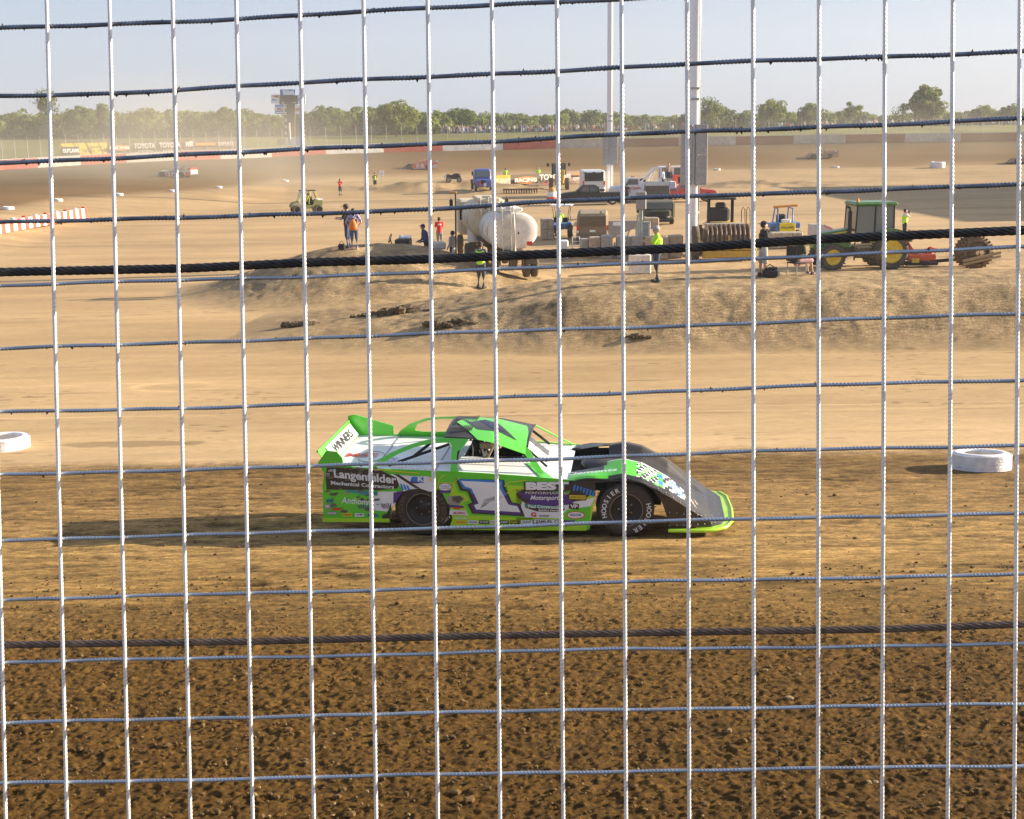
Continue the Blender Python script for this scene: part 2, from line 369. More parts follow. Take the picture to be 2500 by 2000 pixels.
    m, t, b = new_mat('dirt'); n = t.nodes; l = t.links
    a = n.new('ShaderNodeAttribute'); a.attribute_name = 'soil'
    ge = n.new('ShaderNodeNewGeometry')
    mp = n.new('ShaderNodeMapping'); mp.inputs['Scale'].default_value = (.40, 2.0, 1); l.new(ge.outputs['Position'], mp.inputs['Vector'])
    n1_ = n.new('ShaderNodeTexNoise'); n1_.inputs['Scale'].default_value = 9; n1_.inputs['Detail'].default_value = 9; n1_.inputs['Roughness'].default_value = .72; l.new(mp.outputs[0], n1_.inputs['Vector'])
    n2_ = n.new('ShaderNodeTexNoise'); n2_.inputs['Scale'].default_value = 14; n2_.inputs['Detail'].default_value = 10; n2_.inputs['Roughness'].default_value = .82; l.new(ge.outputs['Position'], n2_.inputs['Vector'])
    r1 = n.new('ShaderNodeMapRange'); r1.inputs[1].default_value = .3; r1.inputs[2].default_value = .7; r1.inputs[3].default_value = .80; r1.inputs[4].default_value = 1.15; l.new(n1_.outputs['Fac'], r1.inputs[0])
    r2 = n.new('ShaderNodeMapRange'); r2.inputs[1].default_value = .36; r2.inputs[2].default_value = .66; r2.inputs[3].default_value = .38; r2.inputs[4].default_value = 1.62; l.new(n2_.outputs['Fac'], r2.inputs[0])
    mxs = n.new('ShaderNodeMix'); mxs.inputs[2].default_value = 1.0
    r3 = n.new('ShaderNodeMapRange'); r3.inputs[1].default_value = .33; r3.inputs[2].default_value = .67; r3.inputs[3].default_value = .65; r3.inputs[4].default_value = 1.3; l.new(n1_.outputs['Fac'], r3.inputs[0])
    m23 = n.new('ShaderNodeMath'); m23.operation = 'MULTIPLY'; l.new(r3.outputs[0], m23.inputs[0]); l.new(r2.outputs[0], m23.inputs[1]); l.new(a.outputs['Alpha'], mxs.inputs[0]); l.new(m23.outputs[0], mxs.inputs[3])
    mu = n.new('ShaderNodeMath'); mu.operation = 'MULTIPLY'; l.new(r1.outputs[0], mu.inputs[0]); l.new(mxs.outputs[0], mu.inputs[1])
    mx = n.new('ShaderNodeMix'); mx.data_type = 'RGBA'; mx.blend_type = 'MULTIPLY'; mx.inputs[0].default_value = 1; l.new(a.outputs['Color'], mx.inputs[6]); l.new(mu.outputs[0], mx.inputs[7])
    l.new(mx.outputs[2], b.inputs['Base Color']); b.inputs['Roughness'].default_value = .95; b.inputs['Specular IOR Level'].default_value = .15
    bp = n.new('ShaderNodeBump'); bp.inputs['Distance'].default_value = .07
    ms = n.new('ShaderNodeMapRange'); ms.inputs[3].default_value = .12; ms.inputs[4].default_value = .62; l.new(a.outputs['Alpha'], ms.inputs[0]); l.new(ms.outputs[0], bp.inputs['Strength'])
    l.new(n2_.outputs['Fac'], bp.inputs['Height']); l.new(bp.outputs[0], b.inputs['Normal'])
    me.materials.append(m)
    return o
make_ground()
# ------------------------------------------------------------------ far side: wall, fence, boards, woods, crowd
def wall_at(px, off=0.0, up=0.0):
    """point on the far retaining wall line under photo column px"""
    xs = [w[0] for w in _wall_px]; z = float(np.interp(px, xs, [w[2] for w in _wall_px])); y = float(np.interp(px, xs, [w[1] for w in _wall_px]))
    p = P(px, y, z); c = Vector((p.x, p.y, 0)).normalized(); p = p + c * off; p.z += up; return p
WR = M('wall_red', (.55, .075, .045), rough=.8, dirt=.18, scale=1.2); WW = M('wall_white', (.72, .69, .64), rough=.8, dirt=.15, scale=1.2)
WRD = M('wall_red_dusty', (.33, .10, .055), rough=.85, dirt=.75, scale=.7, dirtcol=(.26, .15, .07)); WWD = M('wall_white_dusty', (.55, .51, .46), rough=.85, dirt=.45, scale=.7, dirtcol=(.30, .21, .13))
bounds = [-560, -460, -350, -240, -130, -20, 93, 198, 309, 425, 538, 664, 796, 937, 1081, 1228, 1357, 1516, 1657, 1796, 1937, 2064, 2209, 2345, 2482, 2620, 2760]
w0 = wall_at(1250)
wt = thing('retaining_wall', 'long red and white painted concrete wall along the far side of the track', 'wall', w0)
mb = MB()
for i in range(len(bounds) - 1):
    a, b = bounds[i], bounds[i + 1]; red = (i - 5) % 2 == 0; far_ = a > 1300
    mb.use((WRD if far_ else WR) if red else (WWD if far_ else WW))
    n = 4
    for k in range(n):
        p, q = wall_at(a + (b - a) * k / n), wall_at(a + (b - a) * (k + 1) / n)
        c = Vector((p.x, p.y, 0)).normalized(); pr = [(-.1, -1.2), (-.06, .4), (0, 1.27), (.25, 1.27), (.4, -1.2)]
        ring = lambda P_: [tuple(P_ + c * d + Vector((0, 0, h)) - w0) for d, h in pr]
        A_, B_ = ring(p), ring(q); mb.add(A_ + B_, [(j, j + 1, 6 + j - 0 - 0, 5 + j) for j in range(4)] + [(0, 1, 2, 3, 4)] * (k == 0))
mb.build('wall_face', None, wt)
mb = MB(); mb.use(M('wall_cap', (.62, .60, .57), rough=.8, dirt=.2))
for i in range(-560, 2760, 60):
    p, q = wall_at(i, .0, 1.275) - w0, wall_at(i + 60, 0, 1.275) - w0; c = Vector((p.x, p.y + w0.y, 0)).normalized()
    mb.sheet([p - c * .05, q - c * .05, q + c * .3, p + c * .3], (0, 0, .09))
mb.build('wall_cap', None, wt)
# catch fence on the wall
cf = thing('catch_fence', 'tall thin wire catch fence on bent posts behind the red and white far wall', 'fence', w0)
PM = M('fence_post_grey', (.38, .36, .33), rough=.6, metal=.2)
px = -300.; k = 0; pxs = []
while px < 2700 and k < 96:
    pxs.append(px); p = wall_at(px, .38, -.5) - w0; c = Vector((p.x + w0.x, p.y + w0.y, 0)).normalized()
    e = MB(); e.use(PM); hh = 2.4 + 1.6
    e.tube([p, p + Vector((0, 0, hh)), p + Vector((0, 0, hh + .35)) - c * .12, p + Vector((0, 0, hh + .6)) - c * .45], .05, 5)
    e.build('fence_post', None, cf); px += 31 if px < 700 else 37 if px < 1300 else 40; k += 1
e = MB(); e.use(M('fence_wire', (.30, .27, .22), rough=.6, metal=.3))
for h in np.arange(1.5, 4.0, .22):
    e.tube([wall_at(q, .36, h - 0) - w0 for q in range(-300, 2700, 30)], .011, 3)
for q in np.arange(-300, 1250, 7.0): e.tube([wall_at(q, .36, 1.3) - w0, wall_at(q, .36, 3.9) - w0], .010, 3)
e.build('fence_netting', None, cf, fixn=False)
# banners
def banner(name, label, px0, px1, yt0, yt1, yb0, yb1, mat, items=(), off=.22, zfun=None, group=None, mats=None, thick=.04):
    def pt(px, py, o_=0):
        if zfun: return P(px, py, zfun(px) - o_)
        z = float(np.interp(px, [w[0] for w in _wall_px], [w[2] for w in _wall_px])); return P(px, py, z + off - o_)
    a, b, c, d = pt(px0, yt0), pt(px1, yt1), pt(px1, yb1), pt(px0, yb0)
    root = thing(name, label, 'banner', d, group=group)
    e = MB(); e.use(mat); n_ = (b - a).cross(d - a).normalized() * thick
    e.sheet([v - d for v in (a, b, c, d)], n_ if n_.y > 0 else -n_)
    for (t, x0, x1, y0, y1, hp, m_, bold, sh) in items:
        A_, B_ = pt(x0, y0, .35) - d, pt(x1, y1, .35) - d
        e.use(m_)
        if t is None:
            up = pt(x0, y0 - hp, .35) - pt(x0, y0, .35); e.sheet([A_, B_, B_ + up, A_ + up]); continue
        if t == 'O':
            ce = (A_ + B_) / 2; ux = (B_ - A_) / 2; up = (pt(x0, y0 - hp / 2, .35) - pt(x0, y0, .35)); e.sheet([ce + ux * math.cos(q) + up * math.sin(q) for q in [2 * math.pi * k / 18 for k in range(18)]]); continue
        vs, fs = text_geo(t, bold, 'CENTER', sh, 1.0); w = max(v[0] for v in vs) - min(v[0] for v in vs)
        size = (pt(x0, y0 - hp, .4) - pt(x0, y0, .4)).length / .72; o_ = (A_ + B_) / 2 - (pt(x0, y0, .35) - pt(x0, y0, .55))
        e.text(t, o_, B_ - A_, (0, 0, 1), size, bold, 'CENTER', sh, (B_ - A_).length / (w * size))
    e.build('banner_sheet', None, root); return root
BY = M('banner_yellow', (.80, .56, .04), rough=.7, dirt=.06); BBR = M('banner_brown', (.20, .145, .105), rough=.8, dirt=.25); BTX = M('banner_white_print', (.80, .78, .74), rough=.7); BOR = M('banner_orange', (.62, .27, .06), rough=.7); BDK = M('banner_dark_print', (.05, .05, .06), rough=.7); BRD = M('banner_red_print', (.62, .05, .06), rough=.7)
banner('advertising_banner', 'bright yellow banner with dark OUTLAWS lettering tied on the far fence', 147, 261, 351, 348, 385, 380, BY,
       [(None, 152, 194, 379, 378, 20, BDK, 0, 0), ('OUTLAWS', 153, 193, 369, 368.5, 9, BTX, .05, 0), ('SERIES', 214, 248, 360, 358.5, 4.5, BDK, .02, .2), ('THE GREAT', 202, 232, 370.5, 369.5, 4.5, BDK, .02, .2), ('SHOW', 238, 256, 368, 367.5, 5, BDK, .02, .2)])
banner('advertising_banner', 'brown banner with an orange oval logo, between the yellow banner and the lettered one', 264, 322, 350, 347, 386, 383, BBR, [('O', 266, 318, 362, 361, 14, BOR, 0, 0), ('RACING', 268, 316, 362, 361, 7, BTX, .04, 0)])
banner('advertising_banner', 'dark brown banner reading TOYOTA twice in white letters on the far fence', 323, 445, 347, 340, 384, 379, BBR, [('TOYOTA', 327, 379, 357.5, 356, 12, BTX, .035, 0), ('TOYOTA', 389, 441, 355.5, 354, 12, BTX, .035, 0), ('RACING', 338, 374, 369.5, 368.5, 4, BTX, .0, 0), ('RACING', 398, 432, 367.5, 366.5, 4, BTX, .0, 0)])
banner('advertising_banner', 'brown banner with white WIX and orange and pale lettering, rightmost on the far fence', 446, 577, 340, 337, 379, 373, BBR, [('WIX', 452, 472, 353, 352, 12, BTX, .05, .2), (None, 477, 527, 356, 355, 7, BOR, 0, 0), ('EXPERTS', 533, 570, 352, 351, 9, BTX, .01, 0)])
# scoreboard pylon
ZS = 214.
def sp(px, py, o=0): return P(px, py, ZS - o)
sb0 = sp(708, 372); sb = thing('scoreboard', 'tall dark scoreboard pylon with white numbers 1 to 5 and sign panels around it', 'scoreboard', sb0)
SBD = M('scoreboard_face', (.085, .07, .06), rough=.7, dirt=.15); SW = M('sign_white', (.78, .77, .76), rough=.6); SBL = M('sign_blue', (.09, .19, .52), rough=.6)
def spanel(name, x0, x1, y0, y1, mat, o=0, th=.5, extra=None):
    e = MB(); e.use(mat); a, b, c, d = [sp(*q, o) - sb0 for q in ((x0, y0), (x1, y0), (x1, y1), (x0, y1))]; e.sheet([a, b, c, d], (0, th, 0))
    if extra:
        for (m_, pts) in extra: e.use(m_); e.sheet([sp(u, v, o + .15) - sb0 for u, v in pts])
    return e.build(name, None, sb)
bd = spanel('board', 694, 719.5, 254, 335, SBD); hd = spanel('header', 682.5, 726.5, 233, 254.5, SBD, .2, .6)
e = MB(); e.use(SW)
for t, y in zip('12345', (262.6, 277.7, 293.9, 310, 325.7)): e.text(t, sp(697.6, y, .4) - sb0, (1, 0, 0), (0, 0, 1), .72, bold=.05)
e.text('LAP', sp(691, 251, .6) - sb0, (1, 0, 0), (0, 0, 1), .33, bold=.05); e.text('CAR', sp(697, 255.5, .6) - sb0, (1, 0, 0), (0, 0, 1), .26, bold=.05); e.text('TIME', sp(718, 251, .6) - sb0, (1, 0, 0), (0, 0, 1), .3, bold=.03); e.build('numbers', None, bd)
spanel('sign_panel', 683.5, 720.5, 218.5, 233, SBL, .1, .4, [(SW, [(689, 220), (697, 219.5), (708, 222), (712, 222), (716, 219.5), (717, 224), (720, 232), (692, 232)])])
spanel('sign_panel', 661.5, 681.5, 231, 253, SW, .1, .3, [(BRD, [(665, 234), (680, 232.5), (680, 238.5), (671, 237)]), (SBL, [(664, 241), (676, 245), (665, 246)])])
spanel('sign_panel', 671, 692, 255, 278.5, SBL, .1, .3, [(SW, [(673, 262), (690, 262), (690, 270), (673, 270)]), (BRD, [(676, 263), (688, 263), (688, 269), (676, 269)]), (SW, [(674, 274), (690, 274), (690, 276), (674, 276)])])
spanel('sign_panel', 727, 745, 231, 253, SW, .1, .3, [(SBL, [(729, 240), (733, 240), (733, 246), (729, 246)])])
spanel('sign_panel', 719.8, 738, 256, 278, SW, .1, .3, [(BOR, [(721, 264), (736, 263), (736, 270), (721, 271)])])
spanel('sign_panel', 697.5, 721, 334.8, 356.5, SW, .1, .3, [(M('sign_grey', (.4, .4, .4)), [(704, 344), (718, 343.5), (718, 344.3), (704, 344.8)])])
spanel('sign_panel', 721.5, 735, 335.5, 355, M('sign_pale_blue', (.24, .32, .52)), .1, .3); spanel('sign_panel', 677, 696, 340, 355, M('sign_faded', (.42, .27, .20)), .0, .3)
e = MB(); e.use(PM); e.cyl((0, .4, -1.5), (0, .4, 5), .25); e.cyl(sp(708, 225, -.4) - sb0, sp(708, 205, -.4) - sb0, .03); e.build('support_pole', None, sb)
# ------------------------------------------------------------------ trees
def leafmat(name, c1, c2):
    m, t, b = new_mat(name); n = t.nodes; l = t.links; oi = n.new('ShaderNodeAttribute'); oi.attribute_name = 'tone'
    mx = n.new('ShaderNodeMix'); mx.data_type = 'RGBA'; mx.inputs[6].default_value = (*c1, 1); mx.inputs[7].default_value = (*c2, 1); l.new(oi.outputs['Fac'], mx.inputs[0]); l.new(mx.outputs[2], b.inputs['Base Color'])
    b.inputs['Roughness'].default_value = .6; b.inputs['Specular IOR Level'].default_value = .2
    tr = n.new('ShaderNodeBsdfTranslucent'); l.new(mx.outputs[2], tr.inputs['Color']); ms = n.new('ShaderNodeMixShader'); ms.inputs[0].default_value = .45; l.new(b.outputs[0], ms.inputs[1]); l.new(tr.outputs[0], ms.inputs[2]); l.new(ms.outputs[0], n['Material Output'].inputs[0]); return m
LF = [leafmat('leaves_olive', (.085, .115, .022), (.24, .275, .065)), leafmat('leaves_green', (.065, .10, .02), (.19, .24, .05)), leafmat('leaves_yellow_green', (.11, .14, .028), (.29, .31, .075))]
BK = M('bark', (.12, .095, .07), rough=.9, var=.3)
def crown_arrays(rng, W_, Ht, nclump, nleaf, leaf, base=.15, loose=0.0, cone=0.0):
    """leaf-sized quads in clumps through the crown volume"""
    q = []; tone = []
    cs = []
    for _ in range(nclump):
        while True:
            v = rng.uniform(-1, 1, 3)
            if np.dot(v, v) < 1: break
        z = (v[2] + 1) / 2; wmul = 1 - cone * z
        cs.append((v[0] * W_ / 2 * wmul * .82, v[1] * W_ / 2 * wmul * .82, Ht * (base + (1 - base) * (.08 + .84 * z)), rng.uniform(.5, 1.15)))
    cs = np.array(cs); rc = (W_ * Ht) ** .5 / (nclump ** (1 / 3)) * .50
    ci = rng.integers(0, nclump, nleaf); d = rng.normal(size=(nleaf, 3)); d /= np.linalg.norm(d, axis=1)[:, None]
    r = rc * cs[ci, 3] * rng.uniform(.55, 1.0 + loose, nleaf) ** .6
    pos = cs[ci, :3] + d * r[:, None] * np.array([1.15, 1.15, .85])
    nrm = d + rng.normal(size=(nleaf, 3)) * .55; nrm /= np.linalg.norm(nrm, axis=1)[:, None]
    t = np.cross(nrm, rng.normal(size=(nleaf, 3))); t /= np.linalg.norm(t, axis=1)[:, None]; b = np.cross(nrm, t); s = leaf * rng.uniform(.6, 1.4, nleaf)[:, None]
    v = np.stack([pos - t * s - b * s * .6, pos + t * s - b * s * .7, pos + t * s * .8 + b * s * .7, pos - t * s * .9 + b * s * .6], 1)
    tone = np.repeat(np.clip(rng.normal(.45, .25, nclump)[ci] + rng.normal(0, .15, nleaf), 0, 1), 4); return v, tone, cs
def quads_obj(name, v, tone, mat, parent=None):
    n = len(v); me = bpy.data.meshes.new(name); me.vertices.add(n * 4); me.vertices.foreach_set('co', v.reshape(-1).astype(np.float32)); me.loops.add(n * 4); me.loops.foreach_set('vertex_index', np.arange(n * 4, dtype=np.int32))
    me.polygons.add(n); me.polygons.foreach_set('loop_start', np.arange(0, n * 4, 4, dtype=np.int32)); me.polygons.foreach_set('loop_total', np.full(n, 4, np.int32)); me.update(calc_edges=True)
    a = me.attributes.new('tone', 'FLOAT', 'POINT'); a.data.foreach_set('value', tone.astype(np.float32)); me.materials.append(mat); o = bpy.data.objects.new(name, me); C.objects.link(o); o.parent = parent; return o
rng = np.random.default_rng(11)
def tree(label, px, ytop, wpx, z, mat, group=None, nclump=40, nleaf=4200, loose=0, cone=0.2, base=.12, name='tree', leafs=None):
    top = P(px, ytop, z); gx, gy = top.x, top.y; gh = gz(gx, gy); Ht = top.z - gh; Wd = wpx * z / F
    root = thing(name, label, 'tree', (gx, gy, gh), group=group)
    v, tone, cs = crown_arrays(rng, Wd, Ht, nclump, nleaf, leafs or max(.16, Ht * .022), base, loose, cone); quads_obj('crown', v, tone, mat, root)
    e = MB(); e.use(BK); hw = Ht * .55; e.tube([(0, 0, -.3), (.1, 0, hw * .5), (-.05, .1, hw)], [Ht * .03, Ht * .022, Ht * .012], 7)
    for c_ in cs[:10]: e.tube([(0, 0, hw * .55), (c_[0] * .45, c_[1] * .45, (hw * .6 + c_[2]) / 2), (c_[0] * .95, c_[1] * .95, c_[2])], [Ht * .014, Ht * .009, Ht * .004], 5)
    e.build('trunk', None, root); return root
TG = 'trees standing out of the far wood'
tree('tall slim pale tree with loose top branches at the far left, highest on the left', 112 * 1.0, 214, 62, 235, LF[0], nclump=15, nleaf=1500, loose=.8, cone=.55, leafs=.16)
tree('dark round tree just right of the tallest slim tree at far left', 190, 258, 90, 240, LF[1])
tree('small tree top poking above the wood over the brown banner', 250, 252, 60, 243, LF[1], cone=.5)
tree('broad bright tree above the white TOYOTA lettering', 352, 262, 110, 246, LF[2])
tree('full domed dark tree left of the scoreboard', 545, 262, 120, 250, LF[1])
tree('large rounded green tree just right of the scoreboard', 800, 256, 130, 252, LF[1], nleaf=5000)
tree('large pale olive tree with a peaked top, right of the rounded one by the scoreboard', 965, 246, 125, 245, LF[2], nleaf=5600, nclump=30)
tree('domed tree above the far end of the fence, left of the first light pole', 1118, 262, 115, 300, LF[1])
tree('hazy tree with a low round crown left of the nearer light pole', 1385, 264, 80, 360, LF[0])
tree('thin open tree with feathery top just right of the nearer light pole', 1735, 237, 62, 340, LF[0], nclump=14, nleaf=1700, loose=.7, leafs=.22)
tree('wide bushy tree, left half of the pair behind the crowd', 1890, 240, 105, 330, LF[2], nleaf=5000)
tree('lower bushy tree, right half of the pair behind the crowd', 1975, 252, 85, 332, LF[0])
tree('single round tree standing alone between the pair and the biggest tree', 2082, 243, 52, 330, LF[2], nclump=18, nleaf=2600)
tree('biggest tree on the horizon, full yellow green crown at right', 2268, 205, 112, 300, LF[2], nclump=90, nleaf=9000, base=.05, cone=.25)
tree('scraggly low tree leaning beside the biggest tree', 2205, 250, 45, 305, LF[0], nclump=10, nleaf=900, loose=.7)
tree('low spreading tree near the right edge of the far crowd', 2400, 257, 80, 330, LF[0])
tree('round topped tree at the far right edge of the horizon', 2465, 254, 75, 325, LF[1])
# the wood itself
prof = [(-400, 285), (-150, 280), (0, 276), (70, 279), (150, 270), (240, 262), (310, 280), (400, 268), (470, 268), (540, 276), (620, 275), (700, 280), (790, 262), (880, 268), (930, 258), (990, 262), (1050, 280), (1115, 268), (1200, 278), (1260, 274), (1320, 278), (1390, 268), (1500, 276), (1600, 284), (1750, 268), (1850, 275), (1950, 268), (2080, 276), (2200, 282), (2300, 270), (2400, 276), (2480, 262), (2700, 262)]
vs_, tn_ = [], []
for i in range(320):
    px = -380 + 3100 * (i + rng.uniform(0, 1)) / 320; z = rng.uniform(255, 300) if px < 1050 else rng.uniform(340, 420)
    yt = float(np.interp(px, [p_[0] for p_ in prof], [p_[1] for p_ in prof])) + rng.uniform(-3, 12)
    top = P(px, yt, z); gh = gz(top.x, top.y); Ht = max(3.0, top.z - gh); v, tone, cs = crown_arrays(rng, rng.uniform(8, 13), Ht, 14, 1500, .30, -.08, .1, .15)
    vs_.append(v + np.array([top.x, top.y, gh])); tn_.append(tone)
wo = quads_obj('wood', np.concatenate(vs_), np.concatenate(tn_), LF[1]); tag(wo, 'continuous band of hazy green woodland behind the far fence', 'woodland', kind='stuff')
wo.data.materials.clear(); wo.data.materials.append(LF[0])
# distant hills
hb = MB(); hb.use(M('far_hill_green', (.07, .10, .04), rough=.95, var=.3, scale=.02)); rows = []
for k, dz in enumerate((-14, 0)):
    rows.append([])
for j in range(160):
    px = -900 + 4400 * j / 159; y = 288 + 6 * math.sin(j * .13) + 4 * math.sin(j * .41 + 1) + 2 * math.sin(j * 1.1) - (8 if px > 1900 else 0); p = P(px, y, 900); q = P(px, 330, 820); rows[0].append((q.x, q.y, 0)); rows[1].append(tuple(p))
rows.append([(x * 1.3, y * 1.3, 0) for x, y, z in rows[1]]); ho = hb.grid(rows).build('hills'); tag(ho, kind='structure')
# crowd on the bank
cr = MB(); cm = [M('crowd_' + n_, c_, rough=.9) for n_, c_ in (('white', (.7, .7, .7)), ('dark', (.06, .06, .07)), ('red', (.45, .06, .05)), ('blue', (.10, .16, .35)), ('tan', (.40, .30, .20)), ('black', (.03, .03, .03)), ('skin', (.45, .27, .18)), ('grey', (.3, .3, .3)))]
rr = random.Random(3)
def fig(e, p, h, c_, legs, sit=False):
    k = h / 1.75
    if sit: e.use(legs).box(p + Vector((0, -.2, .25 * k)), (.38 * k, .55 * k, .2 * k), bev=.05); p = p - Vector((0, 0, .4 * k))
    else:
        for s_ in (-.09, .09): e.use(legs).cyl(p + Vector((s_ * k, 0, 0)), p + Vector((s_ * k, 0, .85 * k)), .07 * k, .10 * k, 5)
    e.use(c_).lathe(p + Vector((0, 0, .82 * k)), (0, 0, 1), [(0, .12 * k), (.1, .16 * k), (.45 * k, .20 * k), (.58 * k, .13 * k), (.62 * k, .06 * k)], 7)
    for s_ in (-1, 1): e.cyl(p + Vector((s_ * .2 * k, 0, 1.38 * k)), p + Vector((s_ * .27 * k, rr.uniform(-.25, .1), .95 * k)), .055 * k, .04 * k, 5)
    e.use(cm[6]).ball(p + Vector((0, 0, 1.6 * k)), .115 * k, 7, 5)
for i in range(420):
    px = rr.choice([rr.uniform(1215, 1480), rr.uniform(1250, 1640), rr.uniform(1640, 2500), rr.uniform(1960, 2500), rr.uniform(2100, 2500)])
    if rr.random() < .25: px = rr.uniform(1050, 1215)
    z = rr.uniform(262, 292); p = P(px, 330, z); p.z = gz(p.x, p.y); fig(cr, p, rr.uniform(1.5, 1.85), rr.choice(cm[:6] + [cm[0], cm[7], cm[4]]), cm[rr.choice([1, 3, 5, 7])], rr.random() < .45)
for i in range(26):      # folding chairs and coolers
    px = rr.uniform(1230, 2480); p = P(px, 330, rr.uniform(262, 285)); p.z = gz(p.x, p.y) + .35; cr.use(rr.choice(cm[:5])).box(p, (.6, .5, .5), bev=.05)
co = cr.build('crowd', fixn=False); tag(co, 'spectators sitting and standing along the top of the far grass bank', 'crowd', kind='stuff')
# off-frame stand to the right whose shade falls on the infield, and the roofed stand we look out from
def stand(label, loc, rz, L_, Dp, Ht):
    root = thing('grandstand', label, 'grandstand', loc, rz)
    e = MB(); e.use(M('stand_concrete', (.35, .33, .30), rough=.9)); n = 10
    for k in range(n): e.box((0, k * Dp / n, (k + .5) * Ht * .6 / n), (L_, Dp / n * .98, (k + 1) * Ht * .6 / n))
    e.build('seating_steps', None, root)
    e = MB(); e.use(M('stand_back', (.06, .055, .05), rough=.9)); e.box((0, Dp + .3, Ht / 2), (L_, .2, Ht)); e.build('back_wall', None, root)
    e = MB(); e.use(M('stand_roof', (.10, .10, .11), rough=.8)); e.box((0, Dp * .5, Ht), (L_ + .6, Dp + 2, .25)); e.build('roof', None, root)
    for k in range(5):
        e = MB(); e.use(PM); e.cyl((-L_ / 2 + .3 + k * (L_ - .6) / 4, -.6, 0), (-L_ / 2 + .3 + k * (L_ - .6) / 4, -.6, Ht), .12); e.build('pillar', None, root)
    return root
# ------------------------------------------------------------------ race cars (local: x forward, y left, z up, origin under the rear axle)
g0 = G(1034, 1309); g1 = G(1533, 1312)
_cx = (g1 - g0).normalized(); _lat = Vector((0, 1, -.004)).normalized()
_cz = _cx.cross(_lat).normalized(); _cy = _cz.cross(_cx)
_o = g0 + _cy * .95
CARM = Matrix.Translation(_o) @ Matrix((_cx, _cy, _cz)).transposed().to_4x4()
CARI = CARM.inverted()
print('wheelbase', (g1 - g0).length, 'car at', tuple(_o))
_cl = CARI @ CAM
def cpl(px, py, pt=(0, -.95, 0), nrm=(0, 1, 0)):
    r = (CARI.to_3x3() @ ray(px, py)); pt = Vector(pt); nrm = Vector(nrm); t = (pt - _cl).dot(nrm) / r.dot(nrm); return _cl + r * t
def c1(x, y, *a): return cpl(760 + x / 3.993, 980 + y / 3.993, *a)      # positions measured on two enlarged crops
def c2(x, y, *a): return cpl(1260 + x / 3.85, 980 + y / 3.85, *a)
def pcar(n, c, **k): return M(n, c, rough=.35, var=.06, scale=3, **k)
CG = pcar('paint_green', (.10, .62, .028), dirt=.08, dirtcol=(.22, .16, .06), coat=.5); CL = pcar('paint_lime', (.42, .75, .018), dirt=.12, dirtcol=(.28, .20, .07), coat=.4)
CW = pcar('paint_white', (.80, .80, .80), dirt=.08, dirtcol=(.5, .42, .33)); CK = pcar('paint_black', (.022, .020, .020), dirt=.16, dirtcol=(.12, .085, .05), coat=.3)
CP = pcar('paint_purple', (.085, .035, .22)); CB = pcar('paint_blue', (.03, .22, .62)); CT = pcar('paint_teal', (.05, .30, .30)); CY2 = pcar('paint_yellow', (.80, .62, .03)); CR = pcar('paint_red', (.62, .04, .03), dirt=.08)
CGY = pcar('decal_grey', (.35, .33, .32), dirt=.3); RUB = M('tyre_rubber', (.030, .026, .024), rough=.75, var=.25, scale=25, dirt=.22, dirtcol=(.16, .10, .055)); RIM = M('wheel_black', (.03, .027, .026), rough=.5, dirt=.35, dirtcol=(.07, .045, .03))
STL = M('bare_steel', (.35, .34, .33), rough=.35, metal=.8); DRK = M('dark_void', (.012, .011, .010), rough=.8)
WRT = M('white_lettering', (.72, .72, .72), rough=.6, dirt=.1)
